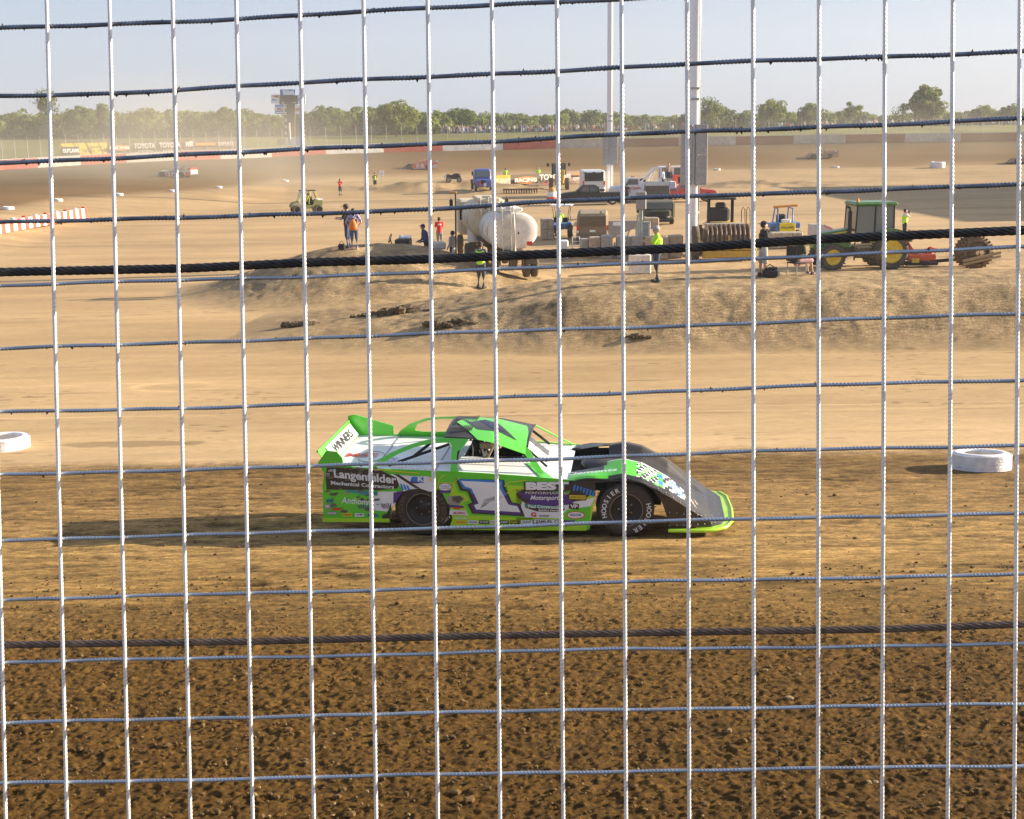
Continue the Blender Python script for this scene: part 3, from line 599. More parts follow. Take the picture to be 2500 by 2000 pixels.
def race_wheel(parent, x, y, side, mir, r=.36, w=.34, letters=None, yaw=0, faint=False):
    e = MB(mir); e.use(RUB)
    n = 40
    prof = [(0, .20), (.02, .235), (.012, .27), (0, .31), (.02, .345), (.05, .36), (w * .5, .363), (w - .05, .36), (w - .02, .345), (w, .31), (w - .01, .22), (w - .02, .20)]
    o = Vector((x, y, r)); ax = Vector((math.sin(yaw), side * math.cos(yaw), 0)); ax.normalize()
    e.lathe(o - ax * w, ax, [(w - d if False else d, q) for d, q in prof], n)
    # small tread blocks round the crown
    for j in range(56):
        t = 2 * math.pi * j / 56; u = ax.cross(Vector((0, 0, 1))); p = o - ax * w * .5 + (u * math.cos(t) + Vector((0, 0, 1)) * math.sin(t)) * .365
        for dd in (-.11, -.037, .037, .11): e.box(p + ax * dd, (.025, .055, .006) if abs(ax.y) > .5 else (.03, .03, .006), ry=-(math.pi / 2 - t) * (1 if u.x > 0 else -1))
    t_ = e.build('tyre', None, None)
    rim = MB(mir); rim.use(RIM); rim.lathe(o - ax * .03, ax, [(-.02, .21), (.0, .20), (-.09, .18), (-.10, .10), (-.05, .07), (-.05, 0)], 28)
    rim.use(M('rim_edge', (.30, .27, .25), rough=.45, metal=.6, dirt=.3)); rim.tube([o - ax * .012 + (ax.cross(Vector((0, 0, 1))) * math.cos(a) + Vector((0, 0, 1)) * math.sin(a)) * .212 for a in [2 * math.pi * k / 36 for k in range(36)]], .0055, 5, True)
    for k in range(5):
        a = 2 * math.pi * k / 5; rim.use(STL).cyl(o - ax * .09 + (ax.cross(Vector((0, 0, 1))) * math.cos(a) + Vector((0, 0, 1)) * math.sin(a)) * .09, o - ax * .07 + (ax.cross(Vector((0, 0, 1))) * math.cos(a) + Vector((0, 0, 1)) * math.sin(a)) * .09, .012, n=6)
    wl = bpy.data.objects.new('wheel', None); C.objects.link(wl); wl.parent = parent; t_.parent = wl; rr = rim.build('rim', None, wl)
    if letters:
        lm = MB(mir); lm.use(M('faint_lettering', (.14, .085, .045), rough=.8) if faint else WRT)
        u = ax.cross(Vector((0, 0, 1))); up = Vector((0, 0, 1))
        if u.x < 0: u = -u
        for (txt, a0, da, sz) in letters:
            lm = MB(mir); lm.use(M('faint_lettering', (.14, .085, .045), rough=.8) if faint else WRT)
            for k, ch in enumerate(txt):
                a = R(a0 + da * k); rd = u * math.cos(a) + up * math.sin(a); tg = (u * math.sin(a) - up * math.cos(a)) * (1 if da < 0 else -1)
                lm.text(ch, o + ax * .004 + rd * .288, tg, rd if da < 0 else -rd, sz, bold=.02)
            lm.build('lettering', None, t_)
    return wl
def zs(x): return float(np.interp(x, [1.0, 1.92, 2.3, 2.6, 2.85, 3.05, 3.2, 3.4, 3.6, 3.8, 3.95, 4.02], [.80, .765, .83, .885, .83, .72, .63, .475, .32, .19, .13, .11]))
def wx(x): return float(np.interp(x, [0, 3.1, 3.5, 3.8, 3.95, 4.02], [.95, .95, .92, .84, .72, .60]))
def nz(x, y):
    k = abs(y) / wx(x); base = zs(x); dip = .12 * float(smooth(np.array((x - 2.0) / .5))) * float(smooth(np.array((3.9 - x) / .8)))
    fd = float(smooth(np.array((x - 2.1) / .4))) * float(smooth(np.array((3.7 - x) / .6)))
    return base - dip * (1 - float(smooth(np.array((k - .30) / .16)))) - .02 * float(smooth(np.array((k - .9) / .1))) - (.10 * max(0, k - .46) / .54) * fd + .03 * fd
def deckz(x): return float(np.interp(x, [-1.3, -.3, .5, 1.3, 1.92], [.925, .905, .87, .82, .765]))
ROOFN = None
def late_model(root, s, mir=1, hero=False):
    """s: scheme dict of materials"""
    def mb(): return MB(mir)
    # --- right side panel with its wheel arch
    out = [(-1.33, .20), (-.45, .20), (-.42, .28)] + [(.40 * math.cos(a) + 0, .36 + .34 * math.sin(a)) for a in [R(175), R(160), R(140), R(115), R(90), R(65), R(40), R(20), R(0)]] + [(.40, .24), (.36, .085), (2.14, .10), (2.17, .30), (2.22, .56), (2.24, .745), (1.92, .765), (1.4, .812), (.85, .85), (.41, .874), (-.2, .90), (-.5, .91), (-.9, .93), (-1.26, .935), (-1.31, .7)]
    def side(sgn):
        e = mb(); e.use(s['side'])
        # fan of quads: split polygon by triangulating through bmesh
        y0 = -.95 * sgn; e.prism(out, y0, y0 + .02 * sgn)
        e.use(s['skirt']); e.box((-.89, y0 - .004 * sgn, .215), (.90, .012, .05)); e.box((1.25, y0 - .004 * sgn, .125), (1.77, .012, .07))
        return e
    nearp = side(1)
    if hero: hero_decals(nearp, s)
    elif s.get('num'):
        nearp.use(s['numbg']); nearp.sheet([(0.55, -.956, .2), (1.8, -.956, .2), (1.7, -.956, .78), (.7, -.956, .8)])
        nearp.use(s['numcol']); nearp.text(s['num'], (1.2, -.962, .5), (mir, 0, 0), (0, 0, 1), .78, bold=.03)
        nearp.use(s['acc']); nearp.sheet([(-1.28, -.958, .25), (-.5, -.958, .25), (-.6, -.958, .6), (-1.25, -.958, .7)])
        nearp.use(s['acc2']); nearp.sheet([(1.85, -.958, .15), (2.1, -.958, .15), (2.15, -.958, .7), (1.6, -.958, .5)])
    nearp.build('side_panel', None, root); side(-1).build('side_panel', None, root)
    # --- deck, hood
    e = mb(); e.use(s['deck'])
    xs = [-1.28, -.9, -.5, 0, .45, .5, .9, 1.3, 1.35, 1.6, 1.92]; ysd = [-.93, -.6, -.12, -.1, .3, .72, .75, .93]
    for i in range(len(xs) - 1):
        for j in range(len(ysd) - 1):
            if .45 < (xs[i] + xs[i + 1]) / 2 < 1.33 and -.11 < (ysd[j] + ysd[j + 1]) / 2 < .74: continue
            e.add([(xs[a], ysd[b], deckz(xs[a]) - .012 + (.03 if 0 < b < 7 and a > 0 else 0) * 0) for a, b in ((i, j), (i + 1, j), (i + 1, j + 1), (i, j + 1))], [(0, 1, 2, 3)])
    e.use(s['deckline'])
    for x in (-.62, .18): e.box((x, 0, deckz(x) - .006), (.012, 1.8, .006))
    if hero:
        e.use(CR); e.text('MSE', (-.93, -.25, deckz(-.93)), (1, .0, 0), (0, 1, 0), .26, bold=.02); e.use(CGY)
        e.tube([(-.78 + .17 * math.cos(a), -.33 + .28 * math.sin(a), deckz(-.8) + .002) for a in [2 * math.pi * k / 24 for k in range(24)]], .006, 4, True)
        e.use(CP); e.text('RACE', (-.5, -.55, deckz(-.5)), (.2, .95, 0), (-1, .2, 0), .17); e.use(CR); e.text('FUEL', (-.42, -.62, deckz(-.4)), (.2, .95, 0), (-1, .2, 0), .10)
        e.use(CG)
        e.sheet([(1.55, -.93, deckz(1.55)), (1.72, -.93, deckz(1.72)), (1.40, -.28, deckz(1.4)), (1.30, -.28, deckz(1.3))]); e.use(CK)
        e.text('Hawkson', (1.5, -.6, deckz(1.5) + .004), (-.45, .9, 0), (-1, -.4, 0), .09)
        e.use(CL)
        e.sheet([(1.2, .93, deckz(1.2) + .012), (1.92, .93, deckz(1.92) + .012), (1.92, .88, deckz(1.92) + .012), (1.2, .88, deckz(1.2) + .012)])
    e.build('deck', None, root)
    e = mb(); e.use(DRK); e.box((.89, .32, .55), (.86, .82, .02)); e.box((.47, .32, .7), (.02, .82, .3)); e.box((1.33, .32, .68), (.02, .82, .26)); e.box((.9, -.09, .7), (.86, .02, .3)); e.box((.9, .73, .7), (.86, .02, .3))
    e.use(CW); e.box((1.30, .3, .86), (.10, .7, .10), ry=.5); e.box((.72, .42, .93), (.05, .30, .20), ry=-.2, bev=.02)
    e.use(DRK); e.box((.62, .30, .85), (.10, .42, .42), ry=-.25, bev=.03); e.tube([(1.12 - .05 * math.cos(a), .30 + .17 * math.sin(a), .95 + .12 * math.cos(a)) for a in [2 * math.pi * k / 14 for k in range(14)]], .014, 5, True)
    e.use(M('tan_padding', (.30, .22, .14), rough=.8)); e.box((.80, .02, .98), (.30, .05, .10), bev=.02); e.tube([(.75, -.1, .80), (.85, -.12, 1.0), (.80, -.14, 1.17)], .02, 6)
    e.build('cockpit', None, root)
    for mt_, pp_, rr_ in [(DRK, [(.42, yy * 1.25, .86), (.48, yy, 1.20)], .022) for yy in (-.62, .62)] + [(DRK, [(1.55, yy * 1.2, .82), (1.22, yy, 1.13)], .02) for yy in (-.62, .62)] + [(DRK, [(.48, -.62, 1.20), (.48, .62, 1.20)], .022)] + [(STL, [(1.22, yy, 1.12), (1.58, yy, .82)], .012) for yy in (.12, .2, .28)] + [(DRK, [(1.22, -.30, 1.12), (1.60, -.42, .80)], .016), (DRK, [(-.45, -.80, .92), (.35, -.7, 1.18)], .02), (DRK, [(-.2, -.35, .92), (.10, -.40, 1.16)], .022)]:
        e = mb(); e.use(mt_); e.tube(pp_, rr_, 5); e.build('roll_cage_bar', None, root)
    # --- roof
    rz = lambda x, y: float(np.interp(x, [.30, .9, 1.36], [1.262, 1.225, 1.130])) + .05 * (1 - (y / .62) ** 2)
    e = mb(); X = np.linspace(.27, 1.36, 50); Y = np.linspace(-.62, .62, 36)
    e.use(s['roof'])
    rows = [[(x, y, rz(x, y)) for y in Y] for x in X]; e.grid(rows); e.use(DRK); e.grid([[(x, y, rz(x, y) - .012) for y in Y] for x in X])
    if hero:
        def rp(x, y): 
            p = c1(x, y, (.8, 0, 1.235), (0.07, 0, 1)); return (p.x, p.y)
        def roofpatch(pts, mat, lift):
            e.use(mat); P2 = [rp(*p) for p in pts]
            bm_ = bmesh.new(); vs = [bm_.verts.new((a, b, 0)) for a, b in P2]; bm_.faces.new(vs); bmesh.ops.triangulate(bm_, faces=bm_.faces); bmesh.ops.subdivide_edges(bm_, edges=bm_.edges, cuts=9, use_grid_fill=True)
            bm_.verts.ensure_lookup_table(); vv = [(v.co.x, v.co.y, rz(v.co.x, v.co.y) + lift) for v in bm_.verts]; ff = [[v.index for v in f.verts] for f in bm_.faces]; bm_.free(); e.add(vv, ff)
        roofpatch([(1420, 240), (1480, 205), (1640, 172), (2105, 240), (2118, 300), (2085, 438), (1620, 370)], CG, .012)
        roofpatch([(1465, 205), (1560, 240), (1700, 215), (1830, 260), (2005, 368), (1840, 325), (1620, 305), (1540, 255)], CK, .016)
        roofpatch([(1640, 228), (1690, 222), (1800, 270), (1900, 322), (1760, 300)], M('roof_navy', (.03, .03, .07), rough=.4), .020)
        e.use(DRK)
        for k in range(11):
            x = .32 + .028 * k
            for q in range(2): e.box((x, -.45 + .5 * q + .02 * k, rz(x, -.2) + .01), (.010, .30 + .1 * q, .012))
    e.use(s['roofedge']); e.tube([(1.365, y, rz(1.36, y) - .005) for y in Y], .014, 6); e.tube([(x, -.62, rz(x, .62) - .006) for x in X], .010, 5)
    e.build('roof', None, root)
    # --- near sail panel (an open arch) and far sail panel
    pl = ((0, -.93, .90), (0, .36, .27)) if True else None
    nrm = Vector((0, -.37, .31)).normalized(); pt = (0, -.93, .90)
    def sail(sgn):
        o_ = [(-.75, 0), (-.62, .09), (-.42, .20), (-.15, .30), (.10, .36), (.30, .375), (.60, .365), (.555, .30), (.46, .22), (.45, .10), (.50, -.02)]
        i_ = [(-.66, 0), (-.52, .08), (-.32, .185), (-.10, .265), (.12, .31), (.28, .32), (.36, .315), (.385, .26), (.385, .20), (.385, .10), (.385, -.02)]
        f = lambda p: (p[0], (-.93 + p[1] * .80) * sgn, .885 + p[1] * .98 - max(0, p[0]) * .02)
        e = mb(); e.use(s['sail']); e.band([f(p) for p in o_], [f(p) for p in i_], (0, .012 * sgn, 0)); e.build('sail_panel', None, root)
    if s.get('arch', True): sail(1)
    o_ = [(-.70, .02), (-.55, .22), (-.30, .34), (0, .385), (.33, .385), (.34, .385)]
    e = mb(); e.use(s['sail']); 
    f = lambda p: (p[0], .93 - p[1] * .80, .89 + p[1] * .95)
    outer = [(-.68, .01), (-.62, .10), (-.45, .24), (-.20, .345), (.05, .375), (.30, .38), (.33, .36), (.33, .2), (.33, .0), (0, 0), (-.3, 0), (-.68, .01)]
    inner = [(-.38, .11), (-.39, .14), (-.33, .24), (-.16, .31), (.05, .335), (.26, .335), (.27, .30), (.25, .2), (.22, .10), (0, .09), (-.25, .09), (-.38, .11)]
    e.band([f(p) for p in outer], [f(p) for p in inner], (0, .012, 0)); e.build('sail_panel', None, root)
    # --- pillars
    e = mb(); e.use(s['sail']); e.sheet([(1.24, -.60, 1.15), (1.36, -.60, 1.12), (1.58, -.80, .83), (1.50, -.82, .83)], (0, .01, 0)); e.build('windscreen_pillar', None, root)
    e = mb(); e.use(s['sail']); e.tube([(1.36, .62, 1.12), (1.85, .88, .79)], .014, 6); e.build('windscreen_pillar', None, root)
    # --- spoiler
    e = mb(); e.use(s['spoiler'])
    e.sheet([(-1.22, -.90, .93), (-1.22, .90, .93), (-1.36, .90, 1.13), (-1.36, -.90, 1.13)], (-.01, 0, 0)); e.tube([(-1.365, -.90, 1.13), (-1.365, .90, 1.13)], .016, 6)
    e.use(CW); e.sheet([(-1.214, -.6, .95), (-1.214, .80, .95), (-1.333, .80, 1.112), (-1.333, -.6, 1.112)])
    if hero:
        e.use(CK); e.text('WINNERS', (-1.262, .1, 1.03), (0, 1, 0), (-.6, 0, .85), .17, bold=.015, sx=1.35)
    e.build('spoiler', None, root)
    for sg in (-1, 1):
        e = mb(); e.use(s['spoiler'])
        if sg < 0: poly = [(-1.36, .985), (-1.24, 1.15), (-1.10, 1.14), (-1.03, 1.05), (-1.02, .97), (-.80, .905), (-.80, .84), (-1.28, .84)]
        else: poly = [(-1.40, .94), (-1.38, 1.20), (-1.28, 1.22), (-.72, 1.05), (-.72, .92), (-1.2, .915)]
        e.prism(poly, sg * .92, sg * .935)
        if hero and sg < 0:
            e.use(CK); e.sheet([(-1.25, -.94, .855), (-.98, -.94, .855), (-.96, -.94, .925), (-1.235, -.94, .94)]); e.use(CW); e.text('Midwest', (-1.10, -.944, .905), (1, 0, -.05), (0, 0, 1), .085, bold=.02); e.text('SHEET METAL', (-1.11, -.944, .868), (1, 0, -.02), (0, 0, 1), .035)
        e.build('spoiler_side_plate', None, root)
    # --- nose
    e = mb(); NX = np.linspace(1.92, 4.02, 106); NY = np.linspace(-1, 1, 73)
    pts = [[(x, wx(x) * t, nz(x, wx(x) * t)) for t in NY] for x in NX]
    rnd = random.Random(4)
    mats = [s['nose'], CG, CW, CB]
    for m_ in mats: e.use(m_)
    vs = [p for r in pts for p in r]; base = len(e.v); e.v += vs; nc = len(NY)
    for i in range(len(NX) - 1):
        for j in range(nc - 1):
            x = (NX[i] + NX[i + 1]) / 2; t = (NY[j] + NY[j + 1]) / 2; y = t * wx(x)
            if x < 2.40 and -.55 < y < .62: continue          # engine bay opening
            m_ = s['nose']
            if hero and t < -.28:
                if x < 2.42 and t < -.72: m_ = CG if t > -.97 else CK
                elif x > 2.36 and x < 3.62:
                    v = t + .92 - max(0, x - 3.0) * .25; top = -.36 + max(0, x - 3.2) * .15
                    if t > top - .10 and t < top: m_ = CW if x < 3.35 else s['nose']
                    elif v > 0 and t < top:
                        if x < 2.78: m_ = CG
                        elif x < 3.06:
                            q = math.sin(x * 46 + t * 17) * math.cos(t * 40 - x * 9); m_ = CK if q > .15 else (CW if q > -.3 else CG)
                        elif x < 3.12: m_ = CB if math.sin(t * 30) > 0 else CG
                        elif x < 3.42:
                            d_ = math.hypot(x - 3.31, (y + .60) * .8); m_ = CB if .07 < d_ < .10 else (CW if d_ < .07 else (s['nose'] if math.sin(x * 52 + t * 11) * math.cos(t * 33) > .0 else CW))
                        else: m_ = s['nose'] if math.sin(x * 60 + t * 20) > -.5 else CGY
            e.use(m_); e.f.append([base + i * nc + j, base + (i + 1) * nc + j, base + (i + 1) * nc + j + 1, base + i * nc + j + 1]); e.m.append(e.cur); e.sm.append(True)
    e.use(s['nose'])
    # flank of each fender with the front arch
    def zb(x): return float(np.interp(x, [1.92, 2.2, 2.45, 2.65, 2.85, 3.0, 3.10, 3.17, 3.2, 3.6, 4.02], [.735, .735, .755, .765, .735, .64, .51, .32, .16, .125, .10]))
    for sg in (-1, 1):
        e.grid([[(x, sg * wx(x) * (1.0 if k else 1.01), nz(x, wx(x)) * (1 - k / 4) + min(zb(x), nz(x, wx(x)) - .005) * k / 4) for k in range(5)] for x in NX])
        e.tube([(x, sg * wx(x) * 1.005, zb(x)) for x in NX[::3] if x < 3.19], .012, 5)
    e.grid([[(4.02 - .0, -.6 + 1.2 * k / 8, z) for k in range(9)] for z in (.11, .07)])
    e.use(STL)
    for k in range(16):
        x = 3.2 + .8 * (k % 8) / 8; e.ball((x, -wx(x) * 1.0 - .004, (.16 if k < 8 else .24) + (.12 if k >= 8 else 0) * (4 - x)), .011, 6, 4)
    for k in range(9): e.ball((3.05 + .1 * k, -wx(3.05 + .1 * k) + .02, nz(3.05 + .1 * k, .9) + .0), .010, 6, 4)
    if hero:
        e.use(CW); e.text('Clements', (2.18, -.85, .842), (1, 0, .10), (-.05, 1, .0), .15, shear=.25, bold=.02, sx=1.2)
    e.v = [(3.2 + (a - 3.2) * .89 if a > 3.2 else a, b, c) for a, b, c in e.v]; e.build('nose', None, root)
    # raised far fender inner wall + engine bay
    e = mb(); e.use(s['nose'])
    e.sheet([(1.92, -.55, .755), (2.46, -.55, .77), (2.46, -.55, .66), (1.92, -.55, .66)]); e.use(DRK); e.box((2.15, .0, .62), (.6, 1.8, .02)); e.box((2.0, -.55, .4), (.1, .6, .6)); e.box((2.15, .66, .68), (.55, .04, .2))
    e.use(CK); e.lathe((2.28, -.02, .66), (0, 0, 1), [(0, .25), (.10, .25), (.14, .20), (.15, 0)], 24); e.box((2.42, -.18, .74), (.26, .5, .08), bev=.03, ry=-.1); e.build('engine_cover', None, root)
    # --- splitter
    e = mb(); e.use(s['splitter']); e.prism([(3.18, -.97), (3.6, -.96), (3.86, -.89), (4.02, -.77), (4.12, -.55), (4.15, 0), (4.12, .55), (4.02, .77), (3.86, .89), (3.6, .96), (3.2, .97), (3.2, .90), (3.55, .90), (3.9, .7), (4.0, 0), (3.9, -.7), (3.55, -.90), (3.2, -.90)], .075, .11, 'z')
    e.tube([(3.18, -.975, .10), (3.6, -.965, .095), (3.86, -.895, .09), (4.02, -.775, .09), (4.12, -.555, .10), (4.15, 0, .10), (4.12, .555, .10), (4.02, .775, .10)], .026, 6); e.v = [(3.2 + (a - 3.2) * .89 if a > 3.2 else a, b, c) for a, b, c in e.v]; e.build('splitter', None, root)
    # --- underbody, rear panel
    e = mb(); e.use(DRK); e.box((.9, 0, .30), (2.4, 1.5, .18)); e.box((-.85, 0, .5), (.7, 1.2, .35)); e.box((2.7, 0, .38), (.8, .7, .25)); e.cyl((0, -.7, .36), (0, .7, .36), .05); e.cyl((2.65, -.7, .36), (2.65, .7, .36), .035)
    e.use(s['side']); e.sheet([(-1.29, -.93, .35), (-1.29, .93, .35), (-1.27, .93, .92), (-1.27, -.93, .92)]); e.build('chassis', None, root)
    race_wheel(root, 0, -.945, -1, mir, letters=[('HOOSIER', 150, 12, .085), ('HOOSIER', -30, 12, .085)] if hero else None, faint=True)
    race_wheel(root, 2.65, -.955, -1, mir, letters=[('HOOSIER', 192, -13, .085), ('HOOSIER', 12, -13, .085)] if hero else None, yaw=R(7))
    for w_ in (race_wheel(root, 0, .945, 1, mir), race_wheel(root, 2.65, .945, 1, mir, yaw=R(-7))): w_.location.z = -.21 if hero else 0
    return root
def hero_decals(e, s):
    off = [0]
    def L(pts, f=c1, lay=1):
        y = -.95 - .0022 * lay; return [f(a, b, (0, y, 0)) for a, b in pts]
    def pg(mat, pts, f=c1, lay=1): e.use(mat); e.sheet(L(pts, f, lay))
    def tx(mat, t, a, b, hgt, f=c1, lay=6, bold=.02, shear=0):
        A = f(a[0], a[1], (0, -.95 - .0022 * lay, 0)); B = f(b[0], b[1], (0, -.95 - .0022 * lay, 0)); vs, fs = text_geo(t, bold, 'CENTER', shear, 1.0)
        w = max(v[0] for v in vs) - min(v[0] for v in vs); size = hgt / 3.95 / 180 / .72; sx = (B - A).length / (w * size); e.use(mat); e.text(t, (A + B) / 2, B - A, (0, 0, 1), size, bold, 'CENTER', shear, sx)
    # yellow-lime lower half, darker green top strip
    pg(CL, [(1375, 1140), (1330, 960), (1250, 860), (1240, 790), (1420, 790), (2156, 830), (2156, 1250), (1345, 1250)], lay=1)
    pg(CL, [(0, 830), (745, 880), (690, 1205), (0, 1205)], c2, 1)
    # number field outline
    pg(CG, [(1380, 765), (1330, 1000), (1270, 880), (1230, 730), (1390, 735)], lay=2)
    pg(CG, [(1385, 760), (1895, 775), (1940, 980), (2030, 990), (2090, 1135), (1545, 1110), (1480, 990), (1540, 965), (1500, 900), (1430, 890)], lay=2)
    pg(CK, [(1405, 757), (1880, 765), (1890, 830), (1955, 985), (2035, 1000), (2080, 1122), (1568, 1095), (1520, 1005), (1565, 985), (1520, 880), (1450, 870)], lay=3)
    pg(CP, [(1425, 757), (1868, 772), (1862, 830), (1940, 990), (2022, 1008), (2060, 1108), (1590, 1080), (1560, 1015), (1600, 985), (1545, 862), (1480, 850)], lay=4)
    pg(CB, [(1425, 757), (1868, 772), (1862, 830), (1905, 920), (1560, 900), (1545, 862), (1480, 850)], lay=5)
    pg(CW, [(1455, 775), (1845, 795), (1835, 842), (1922, 1008), (2008, 1022), (2038, 1082), (1608, 1054), (1585, 1012), (1632, 996), (1562, 850), (1500, 832)], lay=6)
    e.use(CGY)
    for k in range(7): e.tube(L([(1650 + 6 * k, 1040 - 3 * k), (1690 + 10 * k, 960 + 2 * k), (1800 + 12 * k, 925 + k)], lay=7), .0022, 3)
    # yellow flame strokes
    e.use(CY2)
    for pl in ([(560, 655), (900, 690), (1050, 700)], [(1220, 870), (1250, 760), (1300, 715)], [(1450, 745), (1380, 800), (1240, 790)], [(1880, 830), (1930, 790), (2100, 770)], [(1900, 900), (1990, 850), (2080, 850)]): e.tube(L(pl, lay=4), .006, 4)
    # rear quarter
    pg(CK, [(150, 645), (430, 645), (680, 675), (830, 745), (858, 800), (840, 850), (640, 868), (150, 860), (140, 760)], lay=2)
    pg(CG, [(400, 640), (1395, 700), (1395, 745), (1040, 735), (820, 715), (650, 665), (400, 655)], lay=3)
    pg(CW, [(760, 710), (1215, 740), (1210, 880), (1150, 880), (1060, 850), (950, 860), (900, 880), (850, 800), (830, 745)], lay=3)
    pg(CK, [(800, 708), (850, 712), (1065, 850), (1020, 850)], lay=4)
    pg(CW, [(640, 880), (830, 880), (810, 1010), (740, 1075), (600, 1060), (600, 900)], lay=3)
    pg(CT, [(340, 862), (650, 880), (645, 920), (480, 905), (340, 880)], lay=4); tx(CT, 'HILRM', (470, 900), (645, 900), 38, lay=5)
    pg(CP, [(800, 890), (900, 870), (840, 960), (800, 1000)], lay=4)
    for k in range(3): pg(CB, [(862 + 30 * k, 800 + 8 * k), (880 + 30 * k, 806 + 8 * k), (905 + 30 * k, 860), (885 + 30 * k, 868)], lay=5)
    rnd = random.Random(9)
    dm = M('scuffed_wrap', (.16, .13, .10), rough=.9, var=.5, scale=40); dm2 = M('worn_grey', (.30, .29, .26), rough=.9, var=.5, scale=30)
    for k in range(58):
        cx_, cy_ = rnd.uniform(150, 650), rnd.choice([rnd.uniform(650, 780), rnd.uniform(850, 1090)]); n_ = 7; rr_ = rnd.uniform(5, 30)
        pg(dm if rnd.random() < .55 else dm2, [(cx_ + 1.7 * rr_ * math.cos(a) * rnd.uniform(.5, 1.2), cy_ + .7 * rr_ * math.sin(a) * rnd.uniform(.5, 1.2)) for a in [2 * math.pi * q / n_ for q in range(n_)]], lay=4 + (k % 2) * .5)
    pg(CK, [(690, 1110), (740, 1090), (780, 980), (770, 1160), (690, 1160)], lay=4)
    tx(WRT, 'Langenfelder', (215, 705), (825, 770), 78, lay=7, bold=.03)
    tx(WRT, 'Mechanical Contractors', (190, 795), (805, 838), 36, lay=7, bold=.03)
    tx(CW, 'Anthony', (290, 965), (565, 985), 62, lay=7, bold=.01, shear=.2); tx(CP, 'SPEED', (455, 1030), (590, 1035), 32, lay=7)
    tx(CK, 'RACE', (680, 1010), (760, 1010), 26, lay=7); tx(CK, 'TECH', (685, 1035), (755, 1035), 22, lay=7)
    for (x, y, w, h, c_, t) in ((180, 970, 70, 36, CT, 'JAM'), (158, 1025, 50, 50, CGY, 'SRI'), (250, 1050, 90, 22, CR, ''), (350, 1105, 100, 34, CY2, 'SUNOCO'), (470, 1108, 90, 34, CW, 'VP'), (600, 1112, 110, 30, CT, 'FUEL'), (200, 1090, 100, 30, CGY, 'ALLSTAR')):
        pg(c_, [(x - w / 2, y - h / 2), (x + w / 2, y - h / 2), (x + w / 2, y + h / 2), (x - w / 2, y + h / 2)], lay=6)
        if t: tx(CK if c_ is not CGY else CW, t, (x - w * .42, y), (x + w * .42, y), h * .5, lay=8)
    tx(WRT, 'DIRTTRACKHQ', (810, 650), (1230, 672), 22, lay=7)
    pg(CB, [(980, 735), (1110, 740), (1095, 795), (960, 795)], lay=5); pg(CP, [(965, 780), (1060, 785), (1050, 800), (960, 798)], lay=6); tx(CW, 'KE', (1035, 760), (1135, 760), 48, lay=7, bold=.04); tx(CY2, 'W', (1145, 765), (1185, 765), 44, lay=7, bold=.04)
    # oval badge, bonnet patches ahead of the wheel
    pts = [(1305 + 62 * math.cos(a), 835 + 34 * math.sin(a)) for a in [2 * math.pi * k / 20 for k in range(20)]]; pg(CK, [(a * 1.0 + (a - 1305) * .08, b + (b - 835) * .08) for a, b in pts], lay=4); pg(CW, pts, lay=5); tx(CP, 'CUSTOM CAR', (1255, 828), (1355, 828), 13, lay=6, bold=.01); tx(CP, 'COATINGS', (1262, 848), (1348, 848), 13, lay=6, bold=.01); pg(CP, [(1245, 868), (1365, 868), (1355, 895), (1255, 892)], lay=5)
    pg(CGY, [(1320, 920), (1460, 925), (1480, 960), (1440, 1010), (1330, 1000)], lay=4); pg(dm, [(1370, 930), (1450, 920), (1490, 950), (1440, 990), (1380, 980)], lay=5); pg(CP, [(1335, 1005), (1480, 1020), (1490, 1040), (1345, 1035)], lay=5); pg(CR, [(1395, 1030), (1460, 1032), (1450, 1052), (1385, 1050)], lay=6)
    pg(CW, [(1350, 1060), (1505, 1065), (1530, 1112), (1345, 1105)], lay=3); tx(CR, 'MUDBUG', (1385, 1090), (1500, 1090), 22, lay=6)
    # bottom strip stickers
    x = 1400
    for w, t, c_, f_ in ((110, 'SUNOCO', CY2, CR), (100, 'HOOSIER', CW, CP), (95, 'FK ROD', CK, CW), (70, 'FOX', CW, CR), (95, 'ARP', CK, CW), (90, 'QA1', CK, CY2), (110, 'CHEVROLET', CW, CK)):
        pg(c_, [(x, 1160), (x + w, 1162), (x + w, 1196), (x, 1194)], lay=5); tx(f_, t, (x + w * .1, 1178), (x + w * .9, 1179), 18, lay=6); x += w + 14
    tx(CW, 'HEDMAN HEADERS', (1400, 1140), (1515, 1142), 20, lay=6)
    # front half of the door
    pg(CW, [(60, 930), (230, 900), (480, 960), (740, 905), (690, 1010), (480, 1040), (400, 1100), (70, 1090), (40, 1010)], c2, 2)
    pg(CK, [(0, 870), (60, 830), (300, 840), (520, 880), (700, 880), (640, 920), (470, 960), (250, 930), (90, 960), (20, 910)], c2, 3)
    pg(CP, [(20, 860), (120, 845), (420, 860), (560, 920), (520, 970), (300, 985), (100, 960), (130, 925), (60, 905)], c2, 4)
    pg(CG, [(480, 1020), (700, 985), (690, 1205), (330, 1180), (410, 1090)], c2, 3)
    pg(CK, [(500, 745), (745, 750), (745, 890), (560, 860), (500, 840)], c2, 3)
    for k in range(7): pg(CB, [(545 + 30 * k, 785 + 9 * k), (563 + 30 * k, 788 + 9 * k), (548 + 30 * k, 845 + 9 * k), (532 + 30 * k, 838 + 9 * k)], c2, 5)
    pg(CK, [(72, 755), (500, 760), (498, 842), (72, 842)], c2, 5)
    tx(CW, 'BEST', (85, 800), (490, 800), 66, c2, 7, bold=.07); tx(CK, 'PERFORMANCE', (85, 862), (482, 866), 34, c2, 7, bold=.05); tx(CW, 'PERFORMANCE', (88, 862), (478, 866), 24, c2, 8, bold=.0); tx(CW, 'Motorsports', (130, 908), (420, 908), 42, c2, 8, shear=.3)
